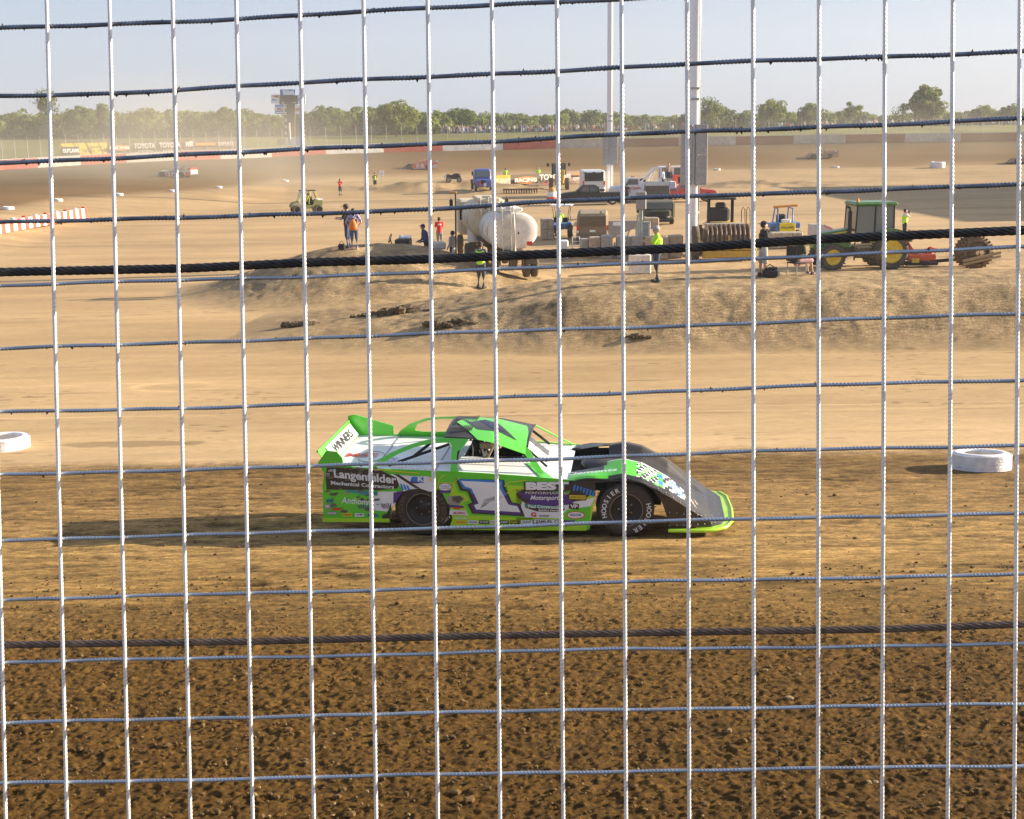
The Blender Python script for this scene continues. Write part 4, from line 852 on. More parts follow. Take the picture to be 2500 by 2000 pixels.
    pg(CK, [(490, 880), (510, 845), (600, 835), (665, 880), (660, 930), (540, 940), (490, 915)], c2, 5); pg(CY2, [(500, 882), (655, 886), (652, 922), (500, 916)], c2, 6); tx(CK, 'LAZER ENGINES', (505, 901), (648, 905), 20, c2, 7)
    pg(CK, [(80, 960), (440, 985), (460, 1020), (380, 1040), (200, 1035), (85, 1000)], c2, 5); pg(CT, [(85, 965), (430, 990), (430, 1012), (85, 996)], c2, 6); tx(CW, 'Paul Construction', (115, 988), (440, 1000), 30, c2, 7, bold=.02); tx(CW, 'Sterling Heights', (210, 1022), (420, 1028), 16, c2, 7)
    pg(CK, [(500, 955), (590, 965), (588, 1018), (495, 1010)], c2, 5); tx(CW, 'VP', (510, 988), (580, 990), 34, c2, 6, bold=.04)
    tx(CR, 'G', (140, 1065), (190, 1068), 40, c2, 6, bold=.05); tx(CK, 'RACEQUIP', (215, 1076), (310, 1080), 18, c2, 6, shear=.3)
    pts = [(560 + 88 * math.cos(a), 1070 + 36 * math.sin(a)) for a in [2 * math.pi * k / 20 for k in range(20)]]; pg(CR, pts, c2, 5); pg(CW, [(560 + 78 * math.cos(a), 1070 + 29 * math.sin(a)) for a in [2 * math.pi * k / 20 for k in range(20)]], c2, 6); tx(CP, 'ARIZONA', (505, 1070), (615, 1070), 24, c2, 7)
    pg(CP, [(165, 1105), (560, 1120), (540, 1160), (160, 1155)], c2, 5); pg(CW, [(170, 1110), (440, 1116), (440, 1146), (170, 1143)], c2, 6); tx(CK, 'SAMUEL CO', (185, 1130), (425, 1132), 24, c2, 7, bold=.03)
    for k in range(5): e.use(STL).ball(L([(60 + 135 * k, 1185)], c2, 3)[0], .009, 6, 4)
race = thing('race_car', 'bright green and white dirt race car with number 1 driving right, nearest the fence', 'race car')
race.matrix_world = CARM
late_model(race, dict(side=CG, skirt=CL, deck=CW, deckline=CGY, roof=CK, roofedge=CK, sail=CG, spoiler=CG, nose=CK, splitter=CL), hero=True)
# ------------------------------------------------------------------ people
SK = M('skin', (.52, .31, .21), rough=.55, var=.05); HR_ = M('hair_dark', (.035, .022, .015), rough=.7); JE = M('denim', (.08, .12, .21), rough=.85, var=.15); BLK = M('cloth_black', (.025, .024, .026), rough=.9); SHO = M('shoe_dark', (.04, .035, .03), rough=.8)
HV = M('hi_vis_lime', (.48, .88, .03), rough=.6, var=.05); HVY = M('reflective_tape', (.6, .6, .55), rough=.4)
def skin_blob(name, parts, mat, parent, vox=.014, extra=None):
    e = MB(); e.use(mat)
    for pr in parts:
        if pr[0] == 't': e.tube(pr[1], pr[2], 10)
        elif pr[0] == 'b': e.ball(pr[1], pr[2], 12, 8, sc=pr[3])
        if pr[0] == 't':
            for p, r_ in ((pr[1][0], pr[2][0]), (pr[1][-1], pr[2][-1])): e.ball(p, r_ * .995, 10, 6)
    o = e.build(name, None, parent); m = o.modifiers.new('r', 'REMESH'); m.mode = 'VOXEL'; m.voxel_size = vox; m.use_smooth_shade = True
    s_ = o.modifiers.new('s', 'SMOOTH'); s_.iterations = 2; s_.factor = .5; bake(o); o.data.materials.clear(); o.data.materials.append(mat); return o
V3 = lambda *a: Vector(a)
def person(label, loc, face, h, shirt, trousers, pose=None, vest=None, cap=None, hair=HR_, shorts=False, vox=.016, shoes=SHO, sleeve=True, capback=False, logo=None, sit=False, group=None, cat='person'):
    """loc on the ground; face = heading in degrees (0 looks towards +X, -90 towards the camera)"""
    p = dict(RE=(.27, -.02, 1.17), RW=(.27, .10, .95), LE=(-.27, -.02, 1.17), LW=(-.27, .10, .95), RK=(.10, .02, .50), LK=(-.10, .02, .50), RA=(.11, -.02, .09), LA=(-.11, -.02, .09), lean=0.0, head=(0, 0))
    if pose: p.update(pose)
    root = thing('person', label, cat, loc, R(face) - math.pi / 2, sc=h / 1.75)
    hz = .50 if sit else .93
    ln = p['lean']; ch = V3(0, ln * .6, hz + .42); nk = V3(0, ln * .85, hz + .56); hd = V3(p['head'][0], ln * 1.05 + p['head'][1], hz + .70)
    sh = [V3(s * .185, ln * .7, hz + .50) for s in (1, -1)]; el = [V3(*p['RE']), V3(*p['LE'])]; wr = [V3(*p['RW']), V3(*p['LW'])]
    hp = [V3(s * .095, 0, hz - .01) for s in (1, -1)]; kn = [V3(*p['RK']), V3(*p['LK'])]; an = [V3(*p['RA']), V3(*p['LA'])]; off = V3(0, 0, hz - .93) if False else V3(0, 0, 0)
    B = [('t', [V3(0, 0, hz), V3(0, ln * .3, hz + .2), ch, nk], [.13, .12, .14, .06]), ('t', [nk - V3(0, 0, .02), hd - V3(0, 0, .06)], [.055, .052]), ('b', hd, .105, (.80, .95, 1.12)), ('b', hd + V3(0, .02, -.07), .07, (.85, .95, .8)), ('b', hd + V3(0, .105, -.01), .018, (.8, 1.1, 1.5)), ('b', hd + V3(0, .09, -.06), .022, (1.3, .6, .4)), ('b', hd + V3(.085, 0, -.01), .022, (.5, .9, 1.3)), ('b', hd + V3(-.085, 0, -.01), .022, (.5, .9, 1.3))]
    for i in (0, 1):
        s = 1 if i == 0 else -1
        B += [('t', [sh[i], el[i], wr[i]], [.05, .038, .028]), ('t', [V3(0, ln * .7, hz + .46), sh[i]], [.09, .055])]
        d = (wr[i] - el[i]).normalized(); sd_ = d.cross(V3(0, 0, 1)); sd_ = sd_.normalized() if sd_.length > .1 else V3(0, 1, 0); dn = d.cross(sd_)
        pc = wr[i] + d * .05; B.append(('b', pc, .042, (.7, .9, 1.0)))
        for k in range(4):
            b_ = wr[i] + d * .085 + sd_ * (-.03 + .02 * k); L_ = (.055, .065, .06, .045)[k]; B.append(('t', [b_, b_ + d * L_ * .55, b_ + d * L_ * .85 + dn * L_ * .35], [.0095, .009, .008]))
        B.append(('t', [wr[i] + d * .03 + sd_ * .035, wr[i] + d * .06 + sd_ * .062, wr[i] + d * .09 + sd_ * .066], [.012, .011, .009]))
        B += [('t', [hp[i], kn[i], an[i]], [.085, .055, .038]), ('t', [an[i], an[i] + V3(0, .13, -.045)], [.04, .035])]
    skin_blob('body', B, SK, root, vox * .8)
    # shirt
    T = [('t', [V3(0, 0, hz + .0), V3(0, ln * .3, hz + .2), ch, nk - V3(0, 0, .05)], [.155, .150, .165, .09]), ('t', [V3(0, ln * .7, hz + .46), sh[0]], [.11, .07]), ('t', [V3(0, ln * .7, hz + .46), sh[1]], [.11, .07])]
    for i in (0, 1):
        e_ = sh[i].lerp(el[i], .75) if sleeve is True else wr[i]
        T.append(('t', [sh[i], e_] if sleeve is True else [sh[i], el[i], wr[i]], [.072, .062] if sleeve is True else [.07, .055, .042]))
    so = skin_blob('shirt', T, shirt, root, vox)
    L = [('t', [V3(0, 0, hz + .06), V3(0, 0, hz - .04)], [.14, .145])]
    for i in (0, 1):
        if shorts: L.append(('t', [hp[i], kn[i]], [.105, .095]))
        else: L.append(('t', [hp[i], kn[i], an[i] + V3(0, 0, .0)], [.103, .075, .062]))
    skin_blob('shorts' if shorts else 'trousers', L, trousers, root, vox)
    for i in (0, 1):
        e = MB(); e.use(shoes); a = an[i]; e.box(a + V3(0, .06, -.05), (.105, .29, .085), bev=.03); e.box(a + V3(0, .0, .0), (.095, .12, .12), bev=.03); e.build('shoe', None, root)
    if hair is not None:
        e = MB(); e.use(hair); e.ball(hd + V3(0, -.022, .022), .113, 12, 8, sc=(.86, .93, 1.06)); e.build('hair', None, root)
    if cap is not None:
        e = MB(); e.use(cap); s = -1 if capback else 1; e.lathe(hd + V3(0, -.005, .035), (0, 0, 1), [(0, .108), (.05, .102), (.085, .07), (.10, 0)], 14); e.prism([(-.075, s * .07), (.075, s * .07), (.065, s * .17), (.0, s * .195), (-.065, s * .17)], hd.z + .036, hd.z + .05, 'z') if abs(hd.x) < .01 and False else e.box(hd + V3(0, s * .13, .045), (.14, .12, .014), bev=.006)
        e.build('cap', None, root)
    if vest is not None:
        Vs = [('t', [V3(0, 0, hz + .06), V3(0, ln * .3, hz + .2), ch, nk - V3(0, 0, .07)], [.172, .168, .18, .10]), ('t', [V3(-.13, ln * .7, hz + .47), V3(.13, ln * .7, hz + .47)], [.09, .09])]
        vo = skin_blob('vest', Vs, vest, root, vox)
        e = MB(); e.use(HVY)
        e.tube([(.178 * math.cos(a), .172 * math.sin(a) + ln * .2, hz + .17) for a in [2 * math.pi * k / 20 for k in range(20)]], .012, 5, True); e.build('tape_band', None, vo)
    if logo: logo(root, so, hz)
    return root
# ------------------------------------------------------------------ infield things
def tyre_mesh(name, label, px, py, r, w, group='white painted marker tyres on the dirt'):
    g = G(px, py); e = MB(); e.use(M('tyre_white', (.80, .79, .80), rough=.6, dirt=.16, dirtcol=(.33, .25, .17), bump=.3, bscale=25))
    prof = [(0.02, r * .62), (.0, r * .72), (0, r * .86), (.03, r * .96), (w * .25, r), (w * .75, r), (w - .03, r * .96), (w, r * .86), (w, r * .70), (w - .03, r * .62), (w - .05, r * .66), (w * .5, r * .78), (.06, r * .7), (.02, r * .62)]
    e.lathe((0, 0, 0), (0, 0, 1), prof, 56)
    if r > .4:
        for ring in (.14, .32, .50, .68, .86):
            for k in range(60): a = 2 * math.pi * (k + ring * 3) / 60; e.box((r * 1.0 * math.cos(a), r * 1.0 * math.sin(a), w * ring), (.012, .07 * r / .5, w * .13), rz=a)
    o = e.build('tyre', None, None, loc=(g.x, g.y, g.z - .01)); o.rotation_mode = 'QUATERNION'; o.rotation_quaternion = Vector((-(gz(g.x + .5, g.y) - gz(g.x - .5, g.y)), -(gz(g.x, g.y + .5) - gz(g.x, g.y - .5)), 1)).to_track_quat('Z', 'Y'); tag(o, label, 'tyre', group); return o
tyre_mesh('tyre', 'large white painted tyre at the right edge of the near track', 2393, 1144, .50, .30)
tyre_mesh('tyre', 'large white painted tyre cut by the left edge of the near track', 10, 1094, .50, .26)
for (px, py, r, lb) in ((20, 512, .46, 'small white tyre at far left edge behind the striped barrier'), (143, 492, .38, 'second small white tyre from the left along the far groove'), (292, 478, .36, 'small white tyre left of the hazy number 12 car'), (421, 469, .36, 'small white tyre straight below the hazy number 12 car'), (535, 460, .36, 'small white tyre right of the hazy number 12 car'), (697, 444, .40, 'small white tyre left of the person in red below the scoreboard'), (1751, 416, .46, 'flat white tyre just right of the nearer light pole'), (2041, 410, .46, 'flat white tyre below the dusty brown car')):
    tyre_mesh('tyre', lb, px, py, r, .26)
tyre_mesh('tyre', 'tall stacked white marker tyre at far right beneath the biggest tree', 2288, 410, 1.05, .85)
# striped barrier
a, b = G(-60, 580), G(206, 532); sbt = thing('striped_barrier', 'low red and white striped crash barrier running in from the left edge', 'barrier', b); e = MB(); d = (a - b); n = 30
for k in range(n):
    p = b + d * k / n - b; q = b + d * (k + 1) / n - b; e.use(WR if k % 2 == 0 else WW); nn = Vector((d.y, -d.x, 0)).normalized() * .3
    hgt = .78; e.sheet([p + nn, q + nn, q + nn * .5 + Vector((0, 0, hgt)), p + nn * .5 + Vector((0, 0, hgt))]); e.sheet([p + nn * .5 + Vector((0, 0, hgt)), q + nn * .5 + Vector((0, 0, hgt)), q - nn + Vector((0, 0, hgt)), p - nn + Vector((0, 0, hgt))]); e.sheet([p - nn, q - nn, q - nn + Vector((0, 0, hgt)), p - nn + Vector((0, 0, hgt))])
    if k % 3 == 0: e.box(p + Vector((0, 0, hgt + .04)), (.25, .3, .12), bev=.03)
e.build('barrier_block', None, sbt)
# far race cars
def far_car(label, px, py, rz, sch, mir=-1, sc=1.0):
    g = G(px, py); root = thing('race_car', label, 'race car', g, rz); root.scale = (sc, sc, sc); return late_model(root, sch, mir=mir)
OR_ = pcar('paint_orange_red', (.75, .10, .05), dirt=.15); DB = pcar('paint_dusty_brown', (.20, .13, .07), dirt=.6); DO = pcar('paint_dusty_orange', (.50, .19, .06), dirt=.4); BG = pcar('paint_dusty_white', (.62, .60, .58), dirt=.15)
far_car('hazy white and orange race car numbered 12 sliding in the dusty far turn', 452, 433, R(-14), dict(side=BG, skirt=OR_, deck=BG, deckline=BG, roof=BG, roofedge=BG, sail=BG, spoiler=OR_, nose=BG, splitter=BG, num='12', numbg=BG, numcol=CK, acc=OR_, acc2=OR_), sc=.98)
far_car('red and white race car with dark nose left of the parked quad bike', 1046, 413, R(4), dict(side=OR_, skirt=BG, deck=CK, deckline=CK, roof=OR_, roofedge=CK, sail=OR_, spoiler=BG, nose=pcar('paint_grey_dusty', (.10, .09, .085), dirt=.4), splitter=BG, num='5', numbg=BG, numcol=OR_, acc=BG, acc2=OR_), sc=1.0)
far_car('dusty brown and orange race car on the far straight under the red wall', 2022, 386, R(4), dict(side=DB, skirt=DB, deck=DB, deckline=DB, roof=DB, roofedge=DB, sail=DO, spoiler=DO, nose=DB, splitter=DB, num='7', numbg=DB, numcol=DO, acc=DO, acc2=DO), sc=.95)
far_car('dust covered race car cut off by the right edge of the photo', 2518, 398, R(4), dict(side=DB, skirt=DB, deck=DB, deckline=DB, roof=CP, roofedge=DB, sail=DB, spoiler=DB, nose=DB, splitter=DB, acc=DO, acc2=DO), sc=.95)
# generic wheel
def wheel(parent, c, r, w, rimmat, axis=(0, 1, 0), tread=0, rubber=None, rimr=.58):
    wl = bpy.data.objects.new('wheel', None); C.objects.link(wl); wl.parent = parent; ax = Vector(axis).normalized(); c = Vector(c)
    e = MB(); e.use(rubber or RUB); e.lathe(c - ax * w / 2, ax, [(w * .1, r * rimr), (0, r * .8), (w * .08, r * .95), (w * .3, r), (w * .7, r), (w * .92, r * .95), (w, r * .8), (w * .9, r * rimr)], 26)
    if tread:
        u = ax.cross(Vector((0, 0, 1)))
        for k in range(tread):
            t = 2 * math.pi * k / tread; p = c + (u * math.cos(t) + Vector((0, 0, 1)) * math.sin(t)) * (r * 1.01); e.box(p + ax * w * (.2 if k % 2 else -.2), (.05 * r * 2, w * .55, .05 * r * 2) if abs(ax.y) > .5 else (w * .55, .05 * r * 2, .05 * r * 2), ry=-t if abs(ax.y) > .5 else 0)
    e.build('tyre', None, wl)
    e = MB(); e.use(rimmat)
    for s in (-1, 1): e.lathe(c + ax * s * w * .36, ax * s, [(.0, r * rimr), (w * .06, r * rimr * .95), (-w * .12, r * rimr * .72), (-w * .10, r * .2), (w * .02, r * .16), (w * .02, 0)], 22)
    e.build('rim', None, wl); return wl
DG = M('duct_grey', (.30, .30, .30), rough=.5, dirt=.2); GAL = M('galvanised_grey', (.36, .38, .38), rough=.5, metal=.4, dirt=.1); MUDM = M('muddy_rubber', (.13, .095, .06), rough=.95, var=.3)
# light poles
def light_pole(label, px, pyb, z, d0, d1, hgt, bx, by0, by1):
    b = P(px, pyb, z); b.z = gz(b.x, b.y) - .1; root = thing('light_pole', label, 'light pole', b); e = MB(); e.use(M('pole_white_steel', (.70, .70, .71), rough=.35, metal=.3, var=.04))
    e.cyl((0, 0, 0), (0, 0, hgt), d0 / 2, d1 / 2, 28); e.cyl((0, 0, 2.4), (0, 0, 2.5), d0 / 2 * 1.03, n=28); e.build('pole', None, root)
    zt = P(px, by0, z).z - b.z; zb_ = P(px, by1, z).z - b.z; zm = (zt + zb_) / 2
    for sx, w_, dy in ((-bx * .42, bx * .55, -.30), (bx * .34, bx * .6, -.26)):
        for (u0, u1) in ((zb_, zm - .02), (zm + .02, zt)):
            e = MB(); e.use(M('cabinet_grey', (.34, .34, .345), rough=.55, dirt=.12)); e.box((sx, dy - .12, (u0 + u1) / 2), (w_, .32, u1 - u0), bev=.015); e.build('ballast_box', None, root)
    e = MB(); e.use(GAL); e.tube([(d0 * .42, -d0 * .30, .2), (d0 * .40, -d0 * .28, hgt * .97)], .022, 6)
    for zz in (zt + 1.2, zt + 1.7): e.box((.0, -d0 * .40, zz), (.42, .14, .10))
    e.build('conduit', None, root); return root
light_pole('thick white steel light pole with long grey boxes, nearer of the two', 1689, 600, 61, .66, .44, 24, .95, 305, 450)
light_pole('slimmer white light pole with grey boxes behind the white ambulance', 1489, 480, 128, .68, .48, 30, 1.15, 325, 402)
# tank truck
def tank_truck(label, px, py, rz, tankm, sc=1.0, rnd_top=1, cabm=None):
    g = G(px, py); root = thing('tank_truck', label, 'tank truck', g, rz, sc=sc)      # local +y away from the rear end
    e = MB(); e.use(tankm); rows = []
    for (y, s_) in ((-.10, .0), (-.10, .62), (-.09, .88), (-.04, .97), (.06, 1.0), (4.2, 1.0), (4.3, .9), (4.3, .0)):
        rows.append([(math.copysign(abs(math.cos(a)) ** .85, math.cos(a)) * 1.0 * s_, y, 1.90 + math.copysign(abs(math.sin(a)) ** .85, math.sin(a)) * .74 * s_) for a in [2 * math.pi * k / 36 for k in range(36)]])
    e.grid(rows, True, True); e.use(M('tank_rim', (.62, .58, .52), rough=.6, dirt=.3)); e.tube([(1.015 * math.cos(a), .03, 1.9 + .755 * math.sin(a)) for a in [2 * math.pi * k / 40 for k in range(40)]], .02, 5, True)
    for yy in (1.4, 2.8): e.tube([(1.01 * math.cos(a), yy, 1.9 + .75 * math.sin(a)) for a in [2 * math.pi * k / 40 for k in range(40)]], .022, 5, True)
    e.use(CR); e.box((.66, -.115, 1.40), (.22, .01, .16)); e.use(DRK); e.lathe((.22, -.115, 1.82), (0, -1, 0), [(0, .04), (.05, .035), (.05, 0)], 8); e.build('tank', None, root)
    e = MB(); e.use(tankm); e.box((0, 2.0, 2.70), (.95, 3.4, .16), bev=.05); e.cyl((0, .9, 2.75), (0, .9, 2.88), .26); e.build('manway', None, root)
    e = MB(); e.use(M('ladder_cream', (.66, .62, .54), rough=.6, dirt=.25))
    for x in (-.42, -.08): e.tube([(x, -.22, 1.15), (x, -.22, 2.68), (x, .1, 2.82), (x, .4, 2.78)], .022, 6)
    for k in range(6): e.tube([(-.42, -.22, 1.22 + .27 * k), (-.08, -.22, 1.22 + .27 * k)], .017, 5)
    e.build('ladder', None, root)
    e = MB(); e.use(tankm); e.tube([(.06, -.18, 1.1), (.06, -.2, 2.6), (.06, .2, 2.8), (.2, .6, 2.86)], .045, 8); e.build('filler_pipe', None, root)
    e = MB(); e.use(M('chassis_dark', (.06, .05, .04), rough=.85, dirt=.3)); e.box((0, 2.4, 1.02), (.9, 5.6, .22)); e.box((0, -.18, .92), (1.7, .12, .16)); e.box((0, .05, .62), (.3, .3, .35)); e.box((-.72, -.15, .80), (.42, .02, .42)); e.box((.72, -.15, .80), (.42, .02, .42)); e.use(BOR).box((-.60, -.25, .92), (.1, .03, .08)); e.box((.60, -.25, .92), (.1, .03, .08)); e.build('chassis', None, root)
    for s in (-1, 1):
        for d in (.63, .95): wheel(root, (s * d, .6, .46), .46, .26, M('wheel_cream', (.4, .36, .3), dirt=.4), (1, 0, 0), rubber=MUDM)
        wheel(root, (s * .95, 5.4, .46), .46, .26, M('wheel_cream', (.4, .36, .3), dirt=.4), (1, 0, 0), rubber=MUDM)
    e = MB(); e.use(cabm or tankm); e.box((0, 5.3, 1.75), (2.1, 1.5, 1.6), bev=.1); e.box((0, 6.5, 1.3), (1.7, 1.2, .9), bev=.1); e.use(glass()); e.box((0, 4.53, 2.1), (1.5, .02, .5)); e.build('cab', None, root)
    for s in (-1, 1):
        e = MB(); e.use(BLK); e.tube([(s * 1.0, 5.8, 2.0), (s * 1.3, 5.9, 2.1), (s * 1.3, 5.9, 2.6)], .02, 5); e.box((s * 1.3, 5.88, 2.25), (.16, .05, .5), bev=.02); e.build('mirror', None, root)
    return root
tank_truck('white tank truck with rear ladder and red square sticker, nearer of the two tankers', 1253, 682, R(9), M('tank_white', (.80, .77, .71), rough=.5, dirt=.32, dirtcol=(.42, .27, .13), scale=1.6), sc=1.02)
tank_truck('cream tank truck with amber stained ladder, half hidden behind the whiter tanker', 1200, 648, R(6), M('tank_cream', (.66, .60, .46), rough=.55, dirt=.4, dirtcol=(.5, .30, .10), scale=1.2), sc=1.0)
e = MB(); 
def whip(label, px, yb, yt, z):
    a = P(px, yb, z); b = P(px, yt, z); root = thing('beacon_mast', label, 'mast', a); e = MB(); e.use(BLK); e.cyl((0, 0, -1.2), b - a, .035); e.build('mast', None, root); e = MB(); e.use(BOR); e.box((b - a) + Vector((-.12, 0, .05)), (.34, .1, .09), bev=.02); e.build('beacon', None, root)
whip('black mast with small orange lamp at the left rear of the cream tanker', 1112, 590, 473, 55); whip('black mast with orange lamp standing between the two tankers', 1177, 580, 490, 53.5)
# road vehicles seen side on: profile prism + wheels
def side_vehicle(name, label, cat, px, py, rz, prof, width, bodym, wins, wheels, rimm, extra=None, mir=1, tyre_r=.4):
    g = G(px, py); root = thing(name, label, cat, g, rz); e = MB(mir); e.use(bodym); hw = width / 2
    e.prism(prof, -hw, hw); b = e.build('body', None, root, bevel=.05)
    for k, wn in enumerate(wins):
        for s in (-1, 1):
            e = MB(mir); e.use(glass()); e.prism(wn, s * hw, s * (hw + .012)); e.build('window', None, root)
    for x in wheels:
        for s in (-1, 1):
            wheel(root, (x * mir, s * (hw - .1), tyre_r), tyre_r, .24, rimm)
            e = MB(mir); e.use(BLK); e.prism([(x + (tyre_r + .07) * math.cos(a), tyre_r + (tyre_r + .07) * math.sin(a)) for a in [math.pi * k / 10 for k in range(11)]], s * hw, s * (hw + .006)); e.build('wheel_arch', None, root)
    if extra: extra(root, MB, mir, hw)
    return root
PKB = M('pickup_black', (.008, .008, .009), rough=.6, var=.1)
pick = [(-2.85, .45), (-2.85, 1.08), (-.75, 1.10), (-.62, 1.62), (-.30, 1.78), (.75, 1.78), (1.45, 1.20), (2.55, 1.08), (2.80, .95), (2.85, .45)]
def pk_extra(hl):
    def f(root, MB_, mir, hw):
        e = MB(mir); e.use(SW if hl else GAL); 
        for s in (-1, 1): e.box((2.80, s * (hw - .2), .88), (.08, .3, .18), bev=.02)
        e.build('headlight', None, root)
        e = MB(mir); e.use(GAL); e.box((2.88, 0, .55), (.12, hw * 1.9, .2), bev=.03); e.build('bumper', None, root)
        e = MB(mir); e.use(BLK); e.box((-1.8, 0, 1.085), (1.95, hw * 1.7, .06)); e.build('bed_floor', None, root)
        for s in (-1, 1): e = MB(mir); e.use(BLK); e.box((1.0, s * (hw + .14), 1.28), (.10, .22, .18), bev=.03); e.build('mirror', None, root)
    return f
side_vehicle('pickup_truck', 'black pickup truck with silver wheels parked facing left in the infield', 'pickup truck', 1444, 500, R(0), pick, 1.95, PKB, [[(-.55, 1.22), (-.48, 1.58), (-.28, 1.68), (.20, 1.68), (.20, 1.22)], [(.27, 1.22), (.27, 1.68), (.70, 1.68), (1.22, 1.24)]], (-1.85, 1.95), M('alloy', (.5, .5, .5), rough=.3, metal=.7), pk_extra(True), mir=-1)
RP = pcar('pickup_red', (.62, .03, .025), dirt=.12, coat=.5)
side_vehicle('pickup_truck', 'red pickup truck facing right behind the nearer light pole', 'pickup truck', 1672, 493, R(0), pick, 1.95, RP, [[(-.55, 1.22), (-.48, 1.58), (-.28, 1.68), (.20, 1.68), (.20, 1.22)], [(.27, 1.22), (.27, 1.68), (.70, 1.68), (1.22, 1.24)]], (-1.85, 1.95), M('alloy', (.5, .5, .5), rough=.3, metal=.7), pk_extra(True))
WT = pcar('truck_white', (.78, .78, .78), dirt=.12)
def wreck(root, MB_, mir, hw):
    e = MB(mir); e.use(WT); e.box((-1.9, 0, 1.55), (3.4, 2.1, .55), bev=.04); e.build('side_bin', None, root)
    for s in (-.9, .9):
        e = MB(mir); e.use(WT); e.tube([(-.3, s, 1.8), (-1.7, s, 3.05), (-2.2, s, 3.1)], .07, 6); e.tube([(-1.7, s, 3.05), (-1.2, s, 1.8)], .05, 6); e.build('boom', None, root)
    e = MB(mir); e.use(BLK); e.box((-.6, 0, 1.95), (.5, .9, .35), bev=.1); e.build('winch', None, root)
    e = MB(mir); e.use(BRD); e.text('WRECKER', (.35, -hw - .02, 1.25), (mir and 1, 0, 0), (0, 0, 1), .3, bold=.03); e.build('lettering', None, root)
    e = MB(mir); e.use(BOR); e.box((.3, 0, 2.32), (.3, 1.1, .12), bev=.03); e.build('beacon_bar', None, root)
tp = [(-3.6, .6), (-3.6, 1.35), (-.25, 1.35), (-.2, 2.1), (.0, 2.25), (.9, 2.25), (1.35, 1.55), (2.3, 1.40), (2.5, 1.2), (2.55, .5)]
side_vehicle('tow_truck', 'white tow truck with slanted boom frame facing left behind the black pickup', 'tow truck', 1553, 492, R(0), tp, 2.2, WT, [[(-.08, 1.6), (-.05, 2.1), (.80, 2.1), (1.10, 1.6)]], (-2.4, 1.6), M('alloy', (.5, .5, .5), rough=.3, metal=.7), wreck, mir=-1, tyre_r=.45)
# white crew body with open frame beside the tow truck
g = G(1640, 488); rt = thing('service_truck', 'white framed service truck body with red control box and people standing on it', 'truck', g)
e = MB(); e.use(WT); e.box((0, .7, 3.08), (2.5, 1.6, .16), bev=.05); [e.box((x, y, 2.5), (.16, .1, 1.1)) for x in (-1.05, .1, 1.12) for y in (0, 1.4)]; e.box((.0, .7, 1.75), (2.5, 1.6, .55), bev=.05); e.build('cab', None, rt); e = MB(); e.use(glass()); e.box((0, .7, 2.5), (2.0, 1.3, 1.0)); e.build('cab_glass', None, rt)
e = MB(); e.use(WT); e.box((-1.4, 1.0, 1.2), (3.6, 2.0, .9), bev=.05); e.use(BLK); e.box((-.3, 1.0, .6), (5, 1.6, .25)); e.build('deck_body', None, rt)
e = MB(); e.use(OR_); e.box((.55, -.2, 1.55), (1.1, .8, 1.6), bev=.04); e.use(BLK); e.box((.8, -.61, 1.85), (.65, .02, .6)); e.build('control_box', None, rt)
for x in (-1.8, 1.4):
    for s in (.2, 1.8): wheel(rt, (x, s, .45), .45, .26, DG)
# ambulance
def rear_van(name, label, cat, px, py, rz, w, h_, l_, mat, dusty=False, sc=1.0):
    g = G(px, py); root = thing(name, label, cat, g, rz); e = MB(); e.use(mat); e.box((0, l_ / 2, h_ * .56 + .0), (w, l_, h_ * .82), bev=.14, taper=.93 if dusty else .98); e.build('body', None, root)
    e = MB(); e.use(M('dusty_window', (.09, .07, .05), rough=.6, dirt=.3) if dusty else glass('dark_rear_glass', (.03, .03, .03))); e.box((0, -.015, h_ * .74), (w * .80, .03, h_ * .30), bev=.01); e.build('rear_window', None, root)
    for s in (-1, 1):
        e = MB(); e.use(CR); e.box((s * w * .45, -.02, h_ * .52), (w * .07, .05, h_ * .16), bev=.01); e.use(SW); e.box((s * w * .45, -.02, h_ * .40), (w * .07, .05, h_ * .08), bev=.01); e.build('tail_light', None, root)
        for y in (.8, l_ - .9): wheel(root, (s * (w / 2 - .12), y, .35), .35, .22, DG, (1, 0, 0), rubber=MUDM if dusty else None)
    e = MB(); e.use(BLK if not dusty else M('dusty_plastic', (.16, .125, .09), rough=.9)); e.box((0, -.06, h_ * .26), (w * .96, .14, .2), bev=.04); e.use(SW); e.box((.0, -.03, h_ * .42), (.34, .02, .13)); e.build('bumper', None, root)
    if dusty:
        for s in (-1, 1): e = MB(); e.use(BLK); e.tube([(s * w * .38, .2, h_ * .975), (s * w * .38, .3, h_ + .03), (s * w * .38, l_ * .6, h_ + .03)], .02, 5); e.build('roof_rail', None, root)
    else:
        e = MB(); e.use(glass('dark_rear_glass', (.03, .03, .03)))
        for x in (-.38, 0, .38): e.box((x * w, -.0, h_ * .90), (.3, .04, .10), bev=.02)
        e.build('marker_light', None, root)
    return root
rear_van('ambulance', 'white boxy ambulance seen from behind, between the yellow grader and tow truck', 'ambulance', 1450, 482, R(0), 2.35, 2.75, 5.5, pcar('van_white', (.74, .74, .74), dirt=.1))
rear_van('sport_utility_vehicle', 'dust covered brown SUV seen from behind beside the blue cart', 'SUV', 1447, 596, R(-4), 1.92, 1.78, 4.6, M('dusty_paint', (.20, .155, .10), rough=.8, dirt=.6, dirtcol=(.33, .24, .14)), dusty=True)
